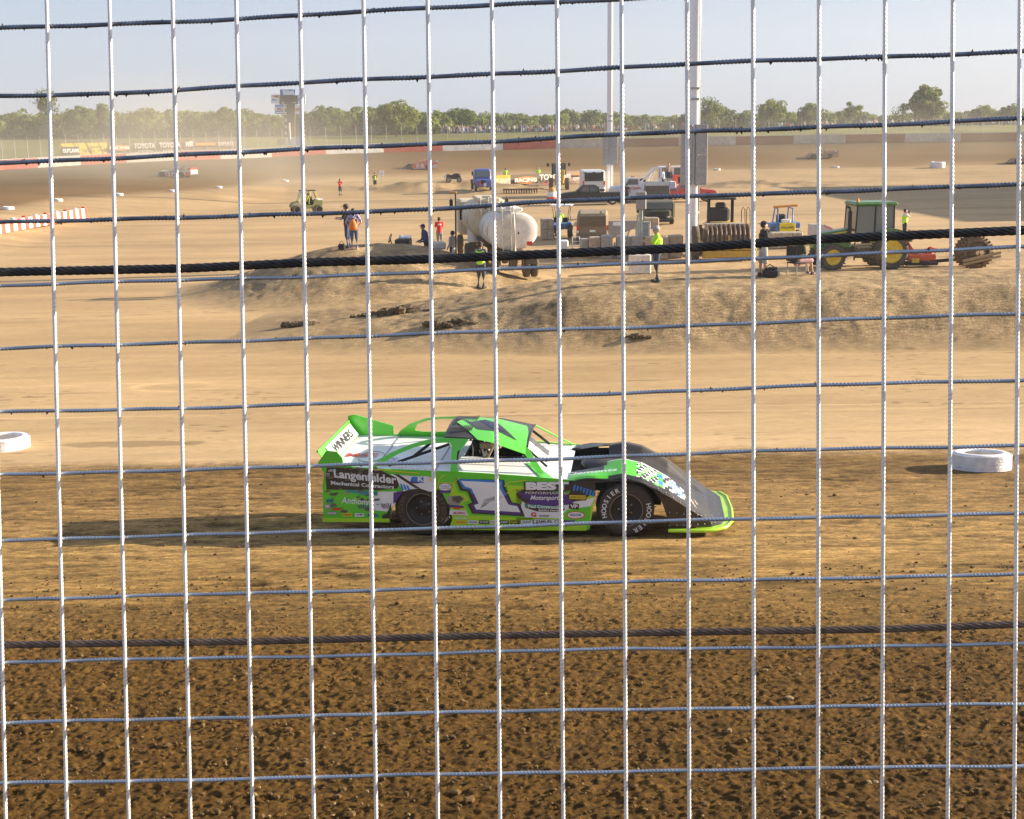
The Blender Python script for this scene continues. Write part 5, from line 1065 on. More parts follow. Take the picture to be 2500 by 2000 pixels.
# blue cart with canopy
g = G(1369, 582); ct = thing('utility_cart', 'small blue tractor cart with pale canopy seen from behind', 'cart', g, R(-8)); BL = pcar('cart_blue', (.07, .19, .47), dirt=.1)
e = MB(); e.use(BL); e.box((0, .5, .72), (1.1, 1.0, .35), bev=.1); e.box((-.5, .2, .86), (.36, .7, .22), bev=.08); e.box((.5, .2, .86), (.36, .7, .22), bev=.08); e.box((0, 1.5, .75), (.6, 1.0, .5), bev=.1); e.build('body', None, ct)
for s in (-1, 1): wheel(ct, (s * .58, .25, .42), .42, .34, DG, (1, 0, 0), rubber=MUDM); wheel(ct, (s * .5, 1.7, .26), .26, .18, DG, (1, 0, 0))
e = MB(); e.use(WT); e.box((0, .7, 1.98), (1.35, 1.5, .06), bev=.02); e.build('canopy', None, ct)
for x, y in ((-.55, .1), (.55, .1), (-.55, 1.3), (.55, 1.3)): e = MB(); e.use(BLK); e.tube([(x, y, .8), (x * .8, y, 1.4), (x, y, 1.96)], .02, 5); e.build('canopy_post', None, ct)
for s in (-1, 1): e = MB(); e.use(BLK); e.box((s * .3, -.02, 1.12), (.34, .1, .3), bev=.06); e.build('seat_back', None, ct)
# step ladder
g = G(1407, 628); sl = thing('step_ladder', 'white open step ladder leaning by the grey concrete blocks', 'ladder', g, R(6)); e = MB(); e.use(M('ladder_white', (.72, .71, .69), rough=.5))
for s in (-1, 1): e.tube([(s * .22, -.1, 0), (s * .18, .12, 1.05)], .028, 6)
for k in range(5): zz = .08 + .24 * k; e.box((0, -.1 + .21 * zz, zz), (.42, .05, .035))
e.build('ladder_frame', None, sl)
# concrete blocks
CB1 = M('concrete_grey', (.36, .345, .32), rough=.9, var=.15, dirt=.2); CB2 = M('concrete_tan', (.50, .40, .29), rough=.9, var=.2, dirt=.25)
def block(label, px0, px1, py, hpx, z, mat, grid=False, dpt=.7, rz=0):
    a = P(px0, py, z); b = P(px1, py, z); c = (a + b) / 2; root = thing('concrete_block', label, 'block', (c.x, c.y, gz(c.x, c.y)), R(rz), group='concrete blocks stacked about the infield'); w = (b - a).length; h_ = hpx * z / F + (c.z - gz(c.x, c.y))
    e = MB(); e.use(mat); e.box((0, dpt / 2, h_ / 2), (w, dpt, h_), bev=.05); o = e.build('block', None, root)
    if grid:
        e = MB(); e.use(M('joint_dark', (.13, .10, .07), rough=.95)); n = max(2, int(w / .45))
        for k in range(1, n): e.box((-w / 2 + w * k / n, -.004, h_ * .5), (.022, .012, h_ * .92))
        e.box((0, -.004, h_ * .5), (w * .95, .012, .022)); e.build('joint', None, o)
    return root
block('tan concrete block with square joints right of the grey electrical cabinet', 1574, 1609, 562, 30, 82, CB2, True)
block('wide pale stone block under the little blue and yellow loader', 1882, 1960, 598, 30, 66, M('stone_pale', (.52, .45, .34), rough=.95, var=.25, dirt=.2), True)
block('shaded grey block behind the step ladder', 1418, 1438, 608, 24, 63, CB1); block('sunlit grey block right of the step ladder', 1439, 1467, 606, 26, 62.5, CB2)
block('tall grey block left of the small white gas cylinder', 1469, 1496, 606, 30, 62, CB1); block('dark grey block behind the green pipe rack', 1506, 1542, 604, 27, 62, CB1)
block('small grey block at the foot of the pipe rack', 1543, 1572, 604, 26, 61.6, CB1); block('round shouldered block beside the lime vest photographer', 1575, 1630, 604, 26, 61.4, CB2)
block('pale weathered block at the foot of the nearer light pole', 1634, 1668, 603, 28, 61.8, CB2); block('tan block between tanker and blue cart', 1320, 1352, 560, 26, 74, CB2, True)
block('low white block half buried on the mound below the man in blue', 1062, 1090, 614, 22, 52.5, M('block_white', (.66, .62, .55), rough=.8, dirt=.15), rz=14)
block('long low white slab behind the photographer in the lime vest', 1538, 1590, 636, 14, 55, M('slab_white', (.72, .68, .6), rough=.8, dirt=.1))
block('white box just left of the step ladder', 1360, 1388, 612, 24, 62.3, WT)
# cylinder, cabinet and pipe rack
g = G(1500, 630); gc = thing('gas_cylinder', 'small white gas cylinder with valve in front of the blocks', 'cylinder', g); e = MB(); e.use(SW); e.lathe((0, 0, 0), (0, 0, 1), [(0, .16), (.5, .16), (.62, .1), (.66, .04), (.78, .04)], 14); e.tube([(0, 0, .7), (.15, 0, .78), (.3, 0, .7), (.3, 0, .2)], .03, 6); e.build('cylinder', None, gc)
p0 = P(1562, 600, 62); p0.z = gz(p0.x, p0.y); pr = thing('pipe_rack', 'pair of pale upright steel pipes carrying cables beside the grey cabinet', 'pipe rack', p0); PG = M('pipe_pale_green', (.46, .52, .47), rough=.4, metal=.3)
for x in (-.13, .0, .10): e = MB(); e.use(PG); e.cyl((x, 0, 0), (x, 0, 2.75 if x > -.1 else 2.2), .045); e.build('pipe', None, pr)
e = MB(); e.use(DG); e.box((.05, 0, 2.9), (.5, .35, .9), bev=.05); e.box((-.05, 0, .75), (.7, .3, .06)); e.tube([(-.6, 0, 0), (-.6, 0, 1.3), (-.1, 0, 2.0)], .03, 5); e.build('crossarm', None, pr)
p0 = P(1566, 590, 64); p0.z = gz(p0.x, p0.y); cb = thing('electrical_cabinet', 'tall grey electrical cabinet behind the pipe rack', 'cabinet', p0); e = MB(); e.use(DG); e.box((.1, .2, .85), (.75, .4, 1.7), bev=.03); e.build('cabinet_body', None, cb); e = MB(); e.use(GAL); e.box((.1, -.01, .9), (.6, .03, 1.4), bev=.01); e.build('door', None, cb)
p0 = P(1520, 570, 70); p0.z = gz(p0.x, p0.y); sg = thing('loading_ramp', 'grey sloped ramp panel between the SUV and the pipe rack', 'ramp', p0); e = MB(); e.use(DG); e.prism([(-.8, .25), (.8, 1.0), (.8, 1.35), (-.8, 1.35)], 0, .15); e.build('ramp_panel', None, sg); e = MB(); e.use(SW); e.box((-.25, -.02, 1.2), (.6, .02, .22)); e.build('sticker', None, sg)
# dark truck facing the camera
g = G(1603, 549); dt = thing('dump_truck', 'dark green dump truck with amber lamp parked facing the fence', 'truck', g, R(-6)); dt.scale = (1, 1, .64); DGN = M('truck_dark_green', (.03, .032, .02), rough=.8, dirt=.25, dirtcol=(.16, .12, .07))
e = MB(); e.use(DGN); e.box((0, 1.2, 1.55), (2.5, 2.2, 1.7), bev=.12); e.box((0, .1, 1.1), (2.0, 1.0, 1.0), bev=.15); e.build('cab', None, dt)
e = MB(); e.use(DRK); 
for k in range(7): e.box((0, -.42, .80 + .1 * k), (1.2, .03, .05))
e.build('grille', None, dt)
for s, m_ in ((-1, SW), (1, SW)): e = MB(); e.use(m_); e.lathe((s * .8, -.4, .85), (0, -1, 0), [(0, .11), (.04, .09), (.05, 0)], 10); e.use(BOR); e.box((s * 1.0, -.4, .85), (.14, .06, .16)); e.build('headlight', None, dt)
e = MB(); e.use(M('truck_bed_grey', (.06, .058, .05), rough=.8, dirt=.25)); e.box((-.1, 3.6, 1.7), (2.6, 3.2, 1.2), bev=.05); e.build('dump_bed', None, dt)
e = MB(); e.use(BLK); e.box((0, -.5, .5), (2.4, .25, .3), bev=.04); e.build('bumper', None, dt)
e = MB(); e.use(glass()); e.box((0, .08, 2.0), (2.1, .03, .6)); e.build('windscreen', None, dt)
for s in (-1, 1): wheel(dt, (s * 1.05, .6, .5), .5, .3, DG, (1, 0, 0)); wheel(dt, (s * 1.0, 3.8, .5), .5, .4, DG, (1, 0, 0))
# railing on the block plinth
p0 = P(1630, 475, 92); p0.z = gz(p0.x, p0.y); rl = thing('water_tank', 'dark ribbed square tank with railing on top in front of the red pickup', 'tank', p0); e = MB(); e.use(M('tank_dark', (.10, .095, .085), rough=.7, dirt=.2)); e.box((-.75, .5, 2.0), (1.8, 1.2, .8), bev=.03)
for k in range(5): e.box((-1.5 + .38 * k, -.11, 2.0), (.06, .03, .8))
e.build('tank_body', None, rl); e = MB(); e.use(BLK); e.tube([(-1.7, -.1, 2.4), (-1.7, -.1, 2.68), (.15, -.1, 2.68), (.15, -.1, 2.4)], .03, 5); e.box((-1.3, .4, .8), (.2, .2, 1.6)); e.box((.3, .4, .8), (.2, .2, 1.6)); e.build('railing', None, rl)
# barrel and cone
g = G(1348, 488); bb = thing('safety_barrel', 'orange and white safety barrel left of the black pickup', 'barrel', g); e = MB(); e.use(OR_).lathe((0, 0, 0), (0, 0, 1), [(0, .5), (.02, .55), (.3, .5)], 16); e.use(SW).lathe((0, 0, .3), (0, 0, 1), [(0, .48), (.5, .42)], 16); e.use(BOR).lathe((0, 0, .8), (0, 0, 1), [(0, .38), (.35, .3), (.42, .1), (.42, 0)], 16); e.build('barrel_body', None, bb)
# motor grader from behind
YE = M('machine_yellow', (.62, .38, .03), rough=.5, dirt=.3, dirtcol=(.25, .17, .08))
g = G(1366, 464); gd = thing('motor_grader', 'yellow motor grader seen end on in front of the far banners', 'grader', g)
e = MB(); e.use(YE); e.box((0, 1.0, 1.15), (1.0, 2.6, 1.1), bev=.08); e.box((.35, .2, 1.7), (.5, .9, 1.2), bev=.05); e.build('engine_housing', None, gd)
e = MB(); e.use(BLK); e.box((0, 2.2, 2.95), (1.7, 1.3, .12), bev=.03)
for x in (-.75, .75): e.box((x, 1.6, 2.3), (.1, .1, 1.3)); e.box((x, 2.8, 2.3), (.1, .1, 1.3))
e.build('cab_frame', None, gd); e = MB(); e.use(glass()); e.box((0, 2.2, 2.3), (1.4, 1.1, 1.1)); e.build('cab_glass', None, gd)
for s in (-1, 1):
    wheel(gd, (s * .95, .4, .65), .65, .42, YE, (1, 0, 0), rubber=MUDM, tread=18); wheel(gd, (s * .95, 2.0, .65), .65, .42, YE, (1, 0, 0), rubber=MUDM, tread=18)
    e = MB(); e.use(BLK); e.box((s * 1.25, 2.2, 2.85), (.3, .2, .4), bev=.08); e.build('mirror', None, gd)
# blue truck front
g = G(1181, 466); bt = thing('lorry', 'blue truck with red and white bonnet graphics facing the fence, left of the banners', 'truck', g, R(8)); BB = pcar('lorry_blue', (.05, .11, .40), dirt=.1)
e = MB(); e.use(BB); e.box((0, 1.3, 1.55), (1.95, 1.8, 1.7), bev=.15, taper=.9); e.box((0, .1, .85), (1.8, 1.2, .85), bev=.12); e.use(BRD).box((-.45, -.51, .85), (.25, .02, .6)); e.use(SW).box((.1, -.51, .7), (.3, .02, .35)); e.use(DRK).box((-.1, -.51, 1.0), (.5, .02, .4)); e.build('cab', None, bt)
e = MB(); e.use(glass()); e.box((0, .37, 1.85), (1.6, .03, .65), rx=-.12); e.build('windscreen', None, bt)
for s in (-1, 1): wheel(bt, (s * .85, .3, .42), .42, .26, DG, (1, 0, 0)); e = MB(); e.use(BLK); e.box((s * 1.15, .8, 1.9), (.18, .08, .45), bev=.02); e.build('mirror', None, bt)
e = MB(); e.use(BLK); e.box((0, 3.2, .9), (1.9, 3.0, .5)); e.build('flat_bed', None, bt)
for s in (-1, 1): wheel(bt, (s * .85, 3.8, .42), .42, .26, DG, (1, 0, 0))
# infield banners
zf = lambda px: float(np.interp(px, [1200, 1440], [150, 156]))
BG2 = 'banners standing in the infield'
banner('advertising_banner', 'yellow infield banner with white LAWS lettering beside the blue truck', 1195, 1256, 430, 427, 462, 457, BY, [('OUTLAWS', 1188, 1246, 446, 443, 13, BTX, .06, .1), ('LATE MODELS', 1205, 1240, 434, 433, 4, BDK, 0, 0)], zfun=zf, thick=.1)
banner('advertising_banner', 'brown infield banner with an orange oval logo, centre of the infield row', 1247, 1321, 427, 423, 456, 452, BBR, [('O', 1256, 1312, 441, 439, 18, BOR, 0, 0), ('RACING', 1257, 1311, 441, 439, 9, BTX, .05, 0)], zfun=zf, thick=.1)
banner('advertising_banner', 'brown infield banner reading TOYOTA partly behind the yellow grader', 1315, 1385, 424, 419, 455, 449, BBR, [('TOYOTA', 1317, 1384, 434, 431, 13, BTX, .04, 0), ('RACING', 1327, 1350, 449, 448, 5, BRD, .02, 0)], zfun=zf, thick=.1)
banner('advertising_banner', 'pale brown infield banner reading EXPERTS right of the yellow grader', 1382, 1434, 419, 415, 449, 446, M('banner_tan', (.40, .27, .19), rough=.8), [('WIX', 1382, 1394, 431, 430, 10, BTX, .05, .1), (None, 1398, 1430, 428, 427, 5, BOR, 0, 0), ('EXPERTS', 1400, 1432, 437, 436, 7, BTX, .03, 0)], zfun=zf, thick=.1)
# harrow and spoil beside the banners
g = G(1270, 473); hw_ = thing('harrow', 'low dark soil harrow lying in front of the infield banners', 'harrow', g); e = MB(); e.use(M('rusty_iron', (.10, .055, .03), rough=.85, var=.3)); e.box((0, 0, .45), (3.8, .15, .12)); e.box((0, .9, .45), (3.8, .15, .12)); e.tube([(1.9, .4, .45), (2.6, .4, .5)], .05); e.build('frame', None, hw_)
e = MB(); e.use(M('rusty_iron', (.10, .055, .03)))
for k in range(14):
    for y in (0, .9): e.lathe((-1.8 + k * .28, y, .28), (1, .2, 0), [(0, .28), (.02, .27), (.05, 0)], 12)
e.build('discs', None, hw_)
# quad bike
g = G(1108, 446); qb = thing('quad_bike', 'dark quad bike parked facing right beyond the dirt pile', 'quad bike', g); e = MB(); e.use(BLK); e.prism([(-.9, .55), (-.8, .95), (-.2, .9), (0, 1.05), (.5, 1.1), (.75, .85), (.9, .6), (.4, .4), (-.5, .4)], -.25, .25); e.box((-.75, 0, .95), (.5, .8, .06)); e.box((.6, 0, 1.0), (.5, .8, .06)); e.build('body', None, qb, bevel=.04)
e = MB(); e.use(GAL); e.tube([(.35, -.35, 1.25), (.3, 0, 1.2), (.35, .35, 1.25)], .03); e.build('handlebar', None, qb); e = MB(); e.use(SW); e.box((-1.05, 0, .75), (.15, .6, .55), bev=.04); e.build('cargo_box', None, qb)
for x in (-.62, .68):
    for s in (-1, 1): wheel(qb, (x, s * .42, .32), .32, .24, GAL, rubber=MUDM)
# side by side buggy
g = G(750, 521); ut = thing('side_by_side', 'dusty green and grey off-road buggy with roll cage driving left', 'off-road buggy', g, R(18)); UG = M('utv_green', (.17, .22, .05), rough=.6, dirt=.5); UY = M('utv_lime', (.55, .62, .08), rough=.5, dirt=.15)
e = MB(-1); e.use(UG); e.prism([(-1.3, .75), (-1.3, 1.1), (-.55, 1.1), (-.4, .72), (.5, .7), (.75, 1.05), (1.25, .95), (1.45, .65), (1.3, .45), (-.9, .42)], -.62, .62); e.use(DG).box((.95, 0, .72), (.7, 1.25, .45), bev=.06); e.build('body', None, ut, bevel=.03)
e = MB(-1); e.use(BLK); e.box((-.1, 0, 1.93), (1.35, 1.2, .06), bev=.02); e.build('roof', None, ut)
for s in (-1, 1): e = MB(-1); e.use(UY if s < 0 else BLK); e.tube([(.75, s * .6, 1.02), (.45, s * .55, 1.9), (-.65, s * .55, 1.9), (-.95, s * .6, 1.08)], .035, 6); e.tube([(-.1, s * .56, .8), (-.3, s * .55, 1.9)], .03, 6); e.build('roll_bar', None, ut)
for y in (-.3, .3): e = MB(-1); e.use(BLK); e.box((-.35, y, 1.1), (.15, .45, .7), bev=.05, ry=.15); e.box((-.1, y, .85), (.5, .45, .15), bev=.05); e.build('seat', None, ut)
e = MB(-1); e.use(SW); e.box((-1.0, 0, 1.15), (.55, 1.1, .12), bev=.03); e.build('cargo_tray', None, ut); e = MB(-1); e.use(glass('hazy_screen', (.35, .33, .28), .3)); e.sheet([(.74, -.55, 1.05), (.74, .55, 1.05), (.47, .52, 1.85), (.47, -.52, 1.85)], (.02, 0, 0)); e.build('windscreen', None, ut)
for x in (-.9, .95):
    for s in (-1, 1): wheel(ut, (-x, s * .66, .36), .36, .27, BLK, rubber=MUDM, tread=16)
# open work buggy with steering wheel
g = P(985, 598, 57.5); g.z = gz(g.x, g.y) - .05; ob = thing('flatbed_buggy', 'black open flatbed buggy with bare steering wheel parked behind the mound', 'buggy', g, R(-4)); BKD = M('buggy_black', (.025, .022, .018), rough=.6, dirt=.15)
e = MB(); e.use(BKD); e.prism([(-1.05, .55), (-.75, .85), (-.3, .92), (-.3, .62), (1.2, .58), (1.25, .4), (-.9, .38)], -.7, .7); e.box((-.0, 0, 1.05), (.68, 1.0, .5), bev=.04); e.build('body', None, ob, bevel=.03)
e = MB(); e.use(SW); e.box((.1, 0, 1.36), (.5, .8, .12), bev=.05); e.box((-.1, -.2, 1.42), (.15, .15, .12), bev=.03); e.build('white_tray', None, ob); e = MB(); e.use(M('deck_grey', (.32, .31, .30), rough=.7)); e.box((.85, 0, .80), (.95, 1.2, .08)); e.build('deck', None, ob)
e = MB(); e.use(BLK); e.tube([(-.62 + .06 * math.sin(a), .22 * math.cos(a), 1.32 + .2 * math.sin(a)) for a in [2 * math.pi * k / 18 for k in range(18)]], .022, 6, True); e.build('steering_wheel', None, ob); e = MB(); e.use(BLK); e.tube([(-.62, 0, 1.32), (-.5, 0, .85)], .025); e.build('steering_column', None, ob)
for x in (-.75, 1.0):
    for s in (-1, 1): wheel(ob, (x, s * .68, .33), .33, .22, DG, rubber=MUDM)
# sheepsfoot roller
g = G(1775, 637); ro = thing('soil_compactor', 'yellow soil compactor with ribbed roller drum and canopy posts, right of the nearer pole', 'roller', g, R(-3))
IR = M('drum_iron', (.20, .13, .08), rough=.5, metal=.5, var=.3)
e = MB(); e.use(IR); e.cyl((-1.12, .5, .95), (1.12, .5, .95), .62, n=28)
for k in range(10): e.lathe((-1.06 + k * .225, .5, .95), (1, 0, 0), [(0, .63), (.03, .82), (.11, .82), (.14, .63)], 26)
e.build('ribbed_drum', None, ro)
e = MB(); e.use(YE); e.box((0, -.35, .72), (2.7, .16, .34), bev=.03); e.box((0, -.3, .35), (2.5, .3, .35), bev=.04)
for s in (-1, 1): e.box((s * 1.3, .5, .75), (.14, 1.9, .5), bev=.03)
e.box((.02, -.44, 1.0), (.07, .04, .55)); e.build('push_frame', None, ro)
e = MB(); e.use(YE); e.box((0, 2.6, 1.35), (1.5, 1.8, .8), bev=.08); e.use(M('hood_pale', (.5, .45, .36), rough=.6, dirt=.3)); e.box((-.05, 1.5, 1.68), (1.9, 1.0, .12), bev=.03); e.build('body', None, ro)
e = MB(); e.use(BLK); e.box((-.25, 2.0, 2.15), (1.1, .6, .7), bev=.12); e.box((-.15, 1.9, 2.6), (.5, .4, .3), bev=.08); e.build('operator_seat', None, ro)
for x in (-.72, .46): e = MB(); e.use(BLK); e.box((x, 2.1, 2.25), (.14, .14, 1.3)); e.build('canopy_post', None, ro)
e = MB(); e.use(BLK); e.box((-.13, 2.3, 2.93), (1.45, 1.5, .09), bev=.03); e.build('canopy', None, ro)
for x in (.85, 1.1): e = MB(); e.use(BLK); e.tube([(x, 1.5, 1.5), (x, 1.5, 2.4), (x + .07, 1.5, 2.52), (x + .16, 1.5, 2.4), (x + .2, 1.5, 1.5)], .02, 5); e.build('hand_rail', None, ro)
for s in (-1, 1): wheel(ro, (s * 1.15, 3.2, .75), .75, .5, YE, (1, 0, 0), rubber=MUDM, tread=20)
e = MB(); e.use(MUDM); e.lathe((-1.75, .2, .85), (1, 0, 0), [(0, .5), (.05, .85), (.35, .85), (.4, .5)], 26); e.build('side_roller', None, ro)
# little loader
g = G(1918, 603); lo = thing('skid_loader', 'little blue and yellow loader with orange beacon bar on its roof', 'loader', g, R(5)); e = MB(); e.use(BL); e.box((0, .7, 1.0), (1.1, 1.3, .6), bev=.06); e.box((.62, .6, 1.15), (.5, .9, .3), bev=.05); e.box((-.62, .6, 1.15), (.4, .9, .25), bev=.05); e.build('body', None, lo)
e = MB(); e.use(M('sign_yellow', (.85, .66, .02), rough=.6)); e.box((.05, -.05, 1.05), (.88, .05, .5), bev=.01); e.use(BDK); e.text('HOLLAND', (.05, -.085, 1.05), (1, 0, 0), (0, 0, 1), .15, bold=.03); e.build('yellow_panel', None, lo)
for s in (-.42, .42): e = MB(); e.use(BL); e.tube([(s, .2, 1.25), (s, .25, 2.05), (s * .9, .9, 2.1), (s, 1.2, 1.2)], .04, 6); e.build('roll_bar', None, lo)
e = MB(); e.use(BOR); e.box((0, .2, 2.2), (1.35, .2, .13), bev=.03, ry=-.05); e.build('beacon_bar', None, lo); e = MB(); e.use(SW); e.box((0, .1, 1.40), (.5, .2, .2), bev=.03); e.build('document_box', None, lo); e = MB(); e.use(BLK); e.box((-.1, .7, 1.5), (.5, .3, .5), bev=.08); e.build('seat', None, lo)
for s in (-1, 1): wheel(lo, (s * .75, .3, .45), .45, .3, YE, (1, 0, 0), rubber=MUDM); wheel(lo, (s * .75, 1.3, .45), .45, .3, YE, (1, 0, 0), rubber=MUDM)
# pale curved panel behind the tractor bonnet
p0 = P(2010, 575, 68); p0.z = gz(p0.x, p0.y); pp = thing('promotional_panel', 'pale curved panel with red lettering along its top behind the tractor bonnet', 'panel', p0); e = MB(); e.use(M('panel_pale', (.50, .47, .47), rough=.5)); e.prism([(-.75, .1), (-.75, 1.15), (.0, 1.12), (.4, .98), (.75, .7), (.78, .1)], 0, .5); e.use(BRD)
for k in range(6): e.box((.05 + .12 * k, -.01, 1.05 - .09 * k * .7), (.07, .02, .08))
e.build('panel_body', None, pp)
# tractor
g = P(2090, 661, 56.5); g.z = gz(g.x, g.y); tr = thing('tractor', 'large green tractor with yellow wheels and glass cab facing left', 'tractor', g, R(3)); GR = M('tractor_green', (.035, .17, .03), rough=.4, dirt=.2, dirtcol=(.2, .17, .08), coat=.3); YR = M('tractor_yellow', (.72, .52, .02), rough=.5, dirt=.2)
AGR = M('tractor_tyre', (.09, .075, .055), rough=.95, var=.3)
for s in (-1, 1): wheel(tr, (1.25, s * .85, .80), .80, .5, YR, tread=30, rubber=AGR, rimr=.66); wheel(tr, (-1.38, s * .8, .58), .58, .4, YR, tread=26, rubber=AGR, rimr=.62)
e = MB(); e.use(GR); e.prism([(-2.15, 1.0), (-2.1, 1.45), (-1.7, 1.65), (-.45, 1.82), (-.4, .95), (-1.9, .85)], -.38, .38); e.build('bonnet', None, tr, bevel=.06); e = MB(); e.use(YR); e.sheet([(-1.95, -.385, 1.45), (-.5, -.385, 1.68), (-.5, -.385, 1.73), (-1.9, -.385, 1.52)], (0, .01, 0)); e.build('bonnet_stripe', None, tr)
e = MB(); e.use(M('tractor_chassis', (.05, .055, .04), rough=.8, dirt=.3)); e.box((-.3, 0, .85), (3.2, .6, .45), bev=.05); e.box((.1, -.5, .75), (.8, .4, .5), bev=.08); e.box((.1, .5, .75), (.8, .4, .5), bev=.08); e.tube([(-.3, -.55, .4), (-.3, -.55, 1.2)], .04); e.build('chassis', None, tr)
e = MB(); e.use(GR); e.box((.55, 0, 2.92), (1.95, 1.75, .18), bev=.08); e.build('cab_roof', None, tr); e = MB(); e.use(glass('cab_glass', (.16, .19, .18), .1)); e.prism([(-.38, 1.7), (-.32, 2.82), (1.35, 2.82), (1.4, 1.75), (.9, 1.5), (.0, 1.3)], -.76, .76); e.build('cab_glass', None, tr)
for (x0, x1) in ((-.38, -.32), (.5, .52), (1.4, 1.36)):
    for s in (-1, 1): e = MB(); e.use(BLK); e.cyl((x0, s * .78, 1.4), (x1, s * .78, 2.85), .035, n=6); e.build('cab_pillar', None, tr)
for s in (-1, 1): e = MB(); e.use(GR); e.band([(1.25 + .98 * math.cos(a), s * .6, .85 + .98 * math.sin(a)) for a in [R(q) for q in range(155, 24, -10)]], [(1.25 + .88 * math.cos(a), s * .6, .85 + .88 * math.sin(a)) for a in [R(q) for q in range(155, 24, -10)]], (0, s * .55, 0)); e.build('mudguard', None, tr)
e = MB(); e.use(BLK); e.cyl((-.55, -.48, 1.5), (-.55, -.48, 2.6), .09); e.tube([(-.55, -.48, 2.55), (-.57, -.48, 2.75), (-.7, -.48, 2.82)], .05); e.build('exhaust', None, tr); e = MB(); e.use(BOR); e.lathe((-.3, -.7, 3.0), (0, 0, 1), [(0, .07), (.16, .06), (.2, 0)], 10); e.build('beacon', None, tr)
e = MB(); e.use(CR); e.box((2.1, -.75, 1.65), (.08, .1, .22), bev=.02); e.build('tail_light', None, tr)
# red implement and rusty disc
g = P(2243, 652, 56.5); g.z = gz(g.x, g.y); im = thing('mower_implement', 'red tractor implement resting behind the rear tractor wheel', 'implement', g); IMR = M('implement_red', (.62, .075, .02), rough=.5, dirt=.2); e = MB(); e.use(IMR); e.box((0, 0, .45), (1.3, .8, .3), bev=.05); e.prism([(-.85, 1.15), (-.6, 1.2), (-.4, .9), (-.1, .6), (-.8, .5)], -.2, .2); e.tube([(.2, 0, .6), (.45, 0, .85), (.85, 0, .72)], .08); e.box((.35, -.1, .65), (.35, .4, .35), bev=.06); e.use(YR).box((-.3, -.42, .32), (.35, .04, .2)); e.build('housing', None, im, bevel=.02)
e = MB(); e.use(DRK); e.box((0, 0, .16), (1.5, .9, .14), bev=.04); e.box((1.3, 0, .28), (1.6, .14, .14), ry=-.06); e.build('skid', None, im)
g = P(2372, 664, 56); g.z = gz(g.x, g.y); di = thing('packer_wheel', 'rusty toothed packer wheel on a steel beam at the far right of the mound', 'implement', g, R(4)); RU = M('rust', (.17, .10, .045), rough=.9, var=.35)
for y in (-.5, -.1, .3): e = MB(); e.use(RU); e.lathe((0, y, .68), (0, 1, 0), [(0, .52), (.02, .70), (.12, .70), (.14, .52), (.07, .50), (.06, .1), (.0, .1)], 30); [e.box((.73 * math.cos(q), y + .07, .68 + .73 * math.sin(q)), (.05, .14, .07), ry=-q) for q in [2 * math.pi * k / 26 for k in range(26)]]; e.build('toothed_wheel', None, di)
e = MB(); e.use(M('beam_tan', (.33, .24, .12), rough=.8, dirt=.3)); e.box((.15, -.62, .52), (1.75, .08, .12), ry=-.2); e.box((.15, -.62, .36), (1.75, .08, .10), ry=-.2); e.build('beam', None, di)
# dark clods of dug soil on the near berm
rr = random.Random(5)
for i, (px, py, s_, lb) in enumerate(((985, 764, .55, 'big dark heap of clods near the left end of the berm'), (742, 795, .35, 'dark clods at the tip of the low dirt tongue'), (905, 772, .28, 'small dark clod pile left of the big heap'), (1120, 792, .42, 'dark lump pile at the berm foot just right of the big heap'), (1560, 823, .22, 'little clod pile at the foot of the berm below the vest photographer'))):
    g = G(px, py); root = thing('dirt_heap', lb, 'dirt heap', g); e = MB(); e.use(M('damp_soil', (.12, .08, .04), rough=.98, var=.4, bump=.6, bscale=14))
    for k in range(34): r_ = rr.uniform(.05, .17) * s_ / .4; x = rr.gauss(0, .9) * s_; y = rr.gauss(0, .35) * s_; e.ball((x, y, max(0, .30 * s_ - abs(x) * .22) * rr.uniform(0, 1)), r_, 7, 5, sc=(1.3, 1.0, .75), jit=.3)
    e.build('clods', None, root)
# ------------------------------------------------------------------ the people
cl = lambda n_, c_: M('cloth_' + n_, c_, rough=.9, var=.1)
RED = cl('red', (.65, .03, .03)); GY = cl('grey', (.20, .21, .22)); DKJ = cl('dark_jeans', (.05, .06, .08)); NAVY = cl('navy', (.05, .06, .14)); WHT = cl('white', (.72, .72, .74)); KHK = cl('khaki_grey', (.36, .35, .33)); PAT = M('cloth_patterned', (.40, .36, .55), rough=.9, var=.8, scale=14)
def at(px, py, z=None):
    if z is None: return G(px, py)
    p = P(px, py, z); p.z = gz(p.x, p.y); return p
def shirt_mark(mat, w, h, dz=.36):
    def f(root, so, hz):
        e = MB(); e.use(mat); rows = [[(x, -.172 * math.sqrt(max(0, 1 - (x / .19) ** 2)) - .01, hz + dz + z) for x in np.linspace(-w / 2, w / 2, 7)] for z in (-h / 2, h / 2)]; e.grid(rows); e.build('shirt_print', None, so)
    return f
armsdown = dict()
person('person in grey cap and lime vest standing on the berm crest, facing left', at(1603, 689), 178, 1.78, cl('lime_shirt', (.45, .85, .03)), DKJ, dict(RE=(.23, .16, 1.20), RW=(.10, .34, 1.28), LE=(-.23, .16, 1.20), LW=(-.08, .34, 1.26), head=(0, .03)), vest=HV, cap=cl('cap_grey', (.36, .35, .34)), hair=M('hair_grey', (.3, .28, .26)), vox=.013)
person('person in black cap, black shirt and grey shorts standing beside a bag on the berm', at(1862, 676), 5, 1.80, BLK, KHK, dict(RE=(.26, .05, 1.16), RW=(.20, .28, 1.20), LE=(-.27, -.02, 1.16), LW=(-.24, .10, .98), RK=(.12, .03, .50), LK=(-.12, -.04, .50), RA=(.13, .02, .09), LA=(-.13, -.06, .09)), cap=BLK, capback=True, shorts=True, vox=.013)
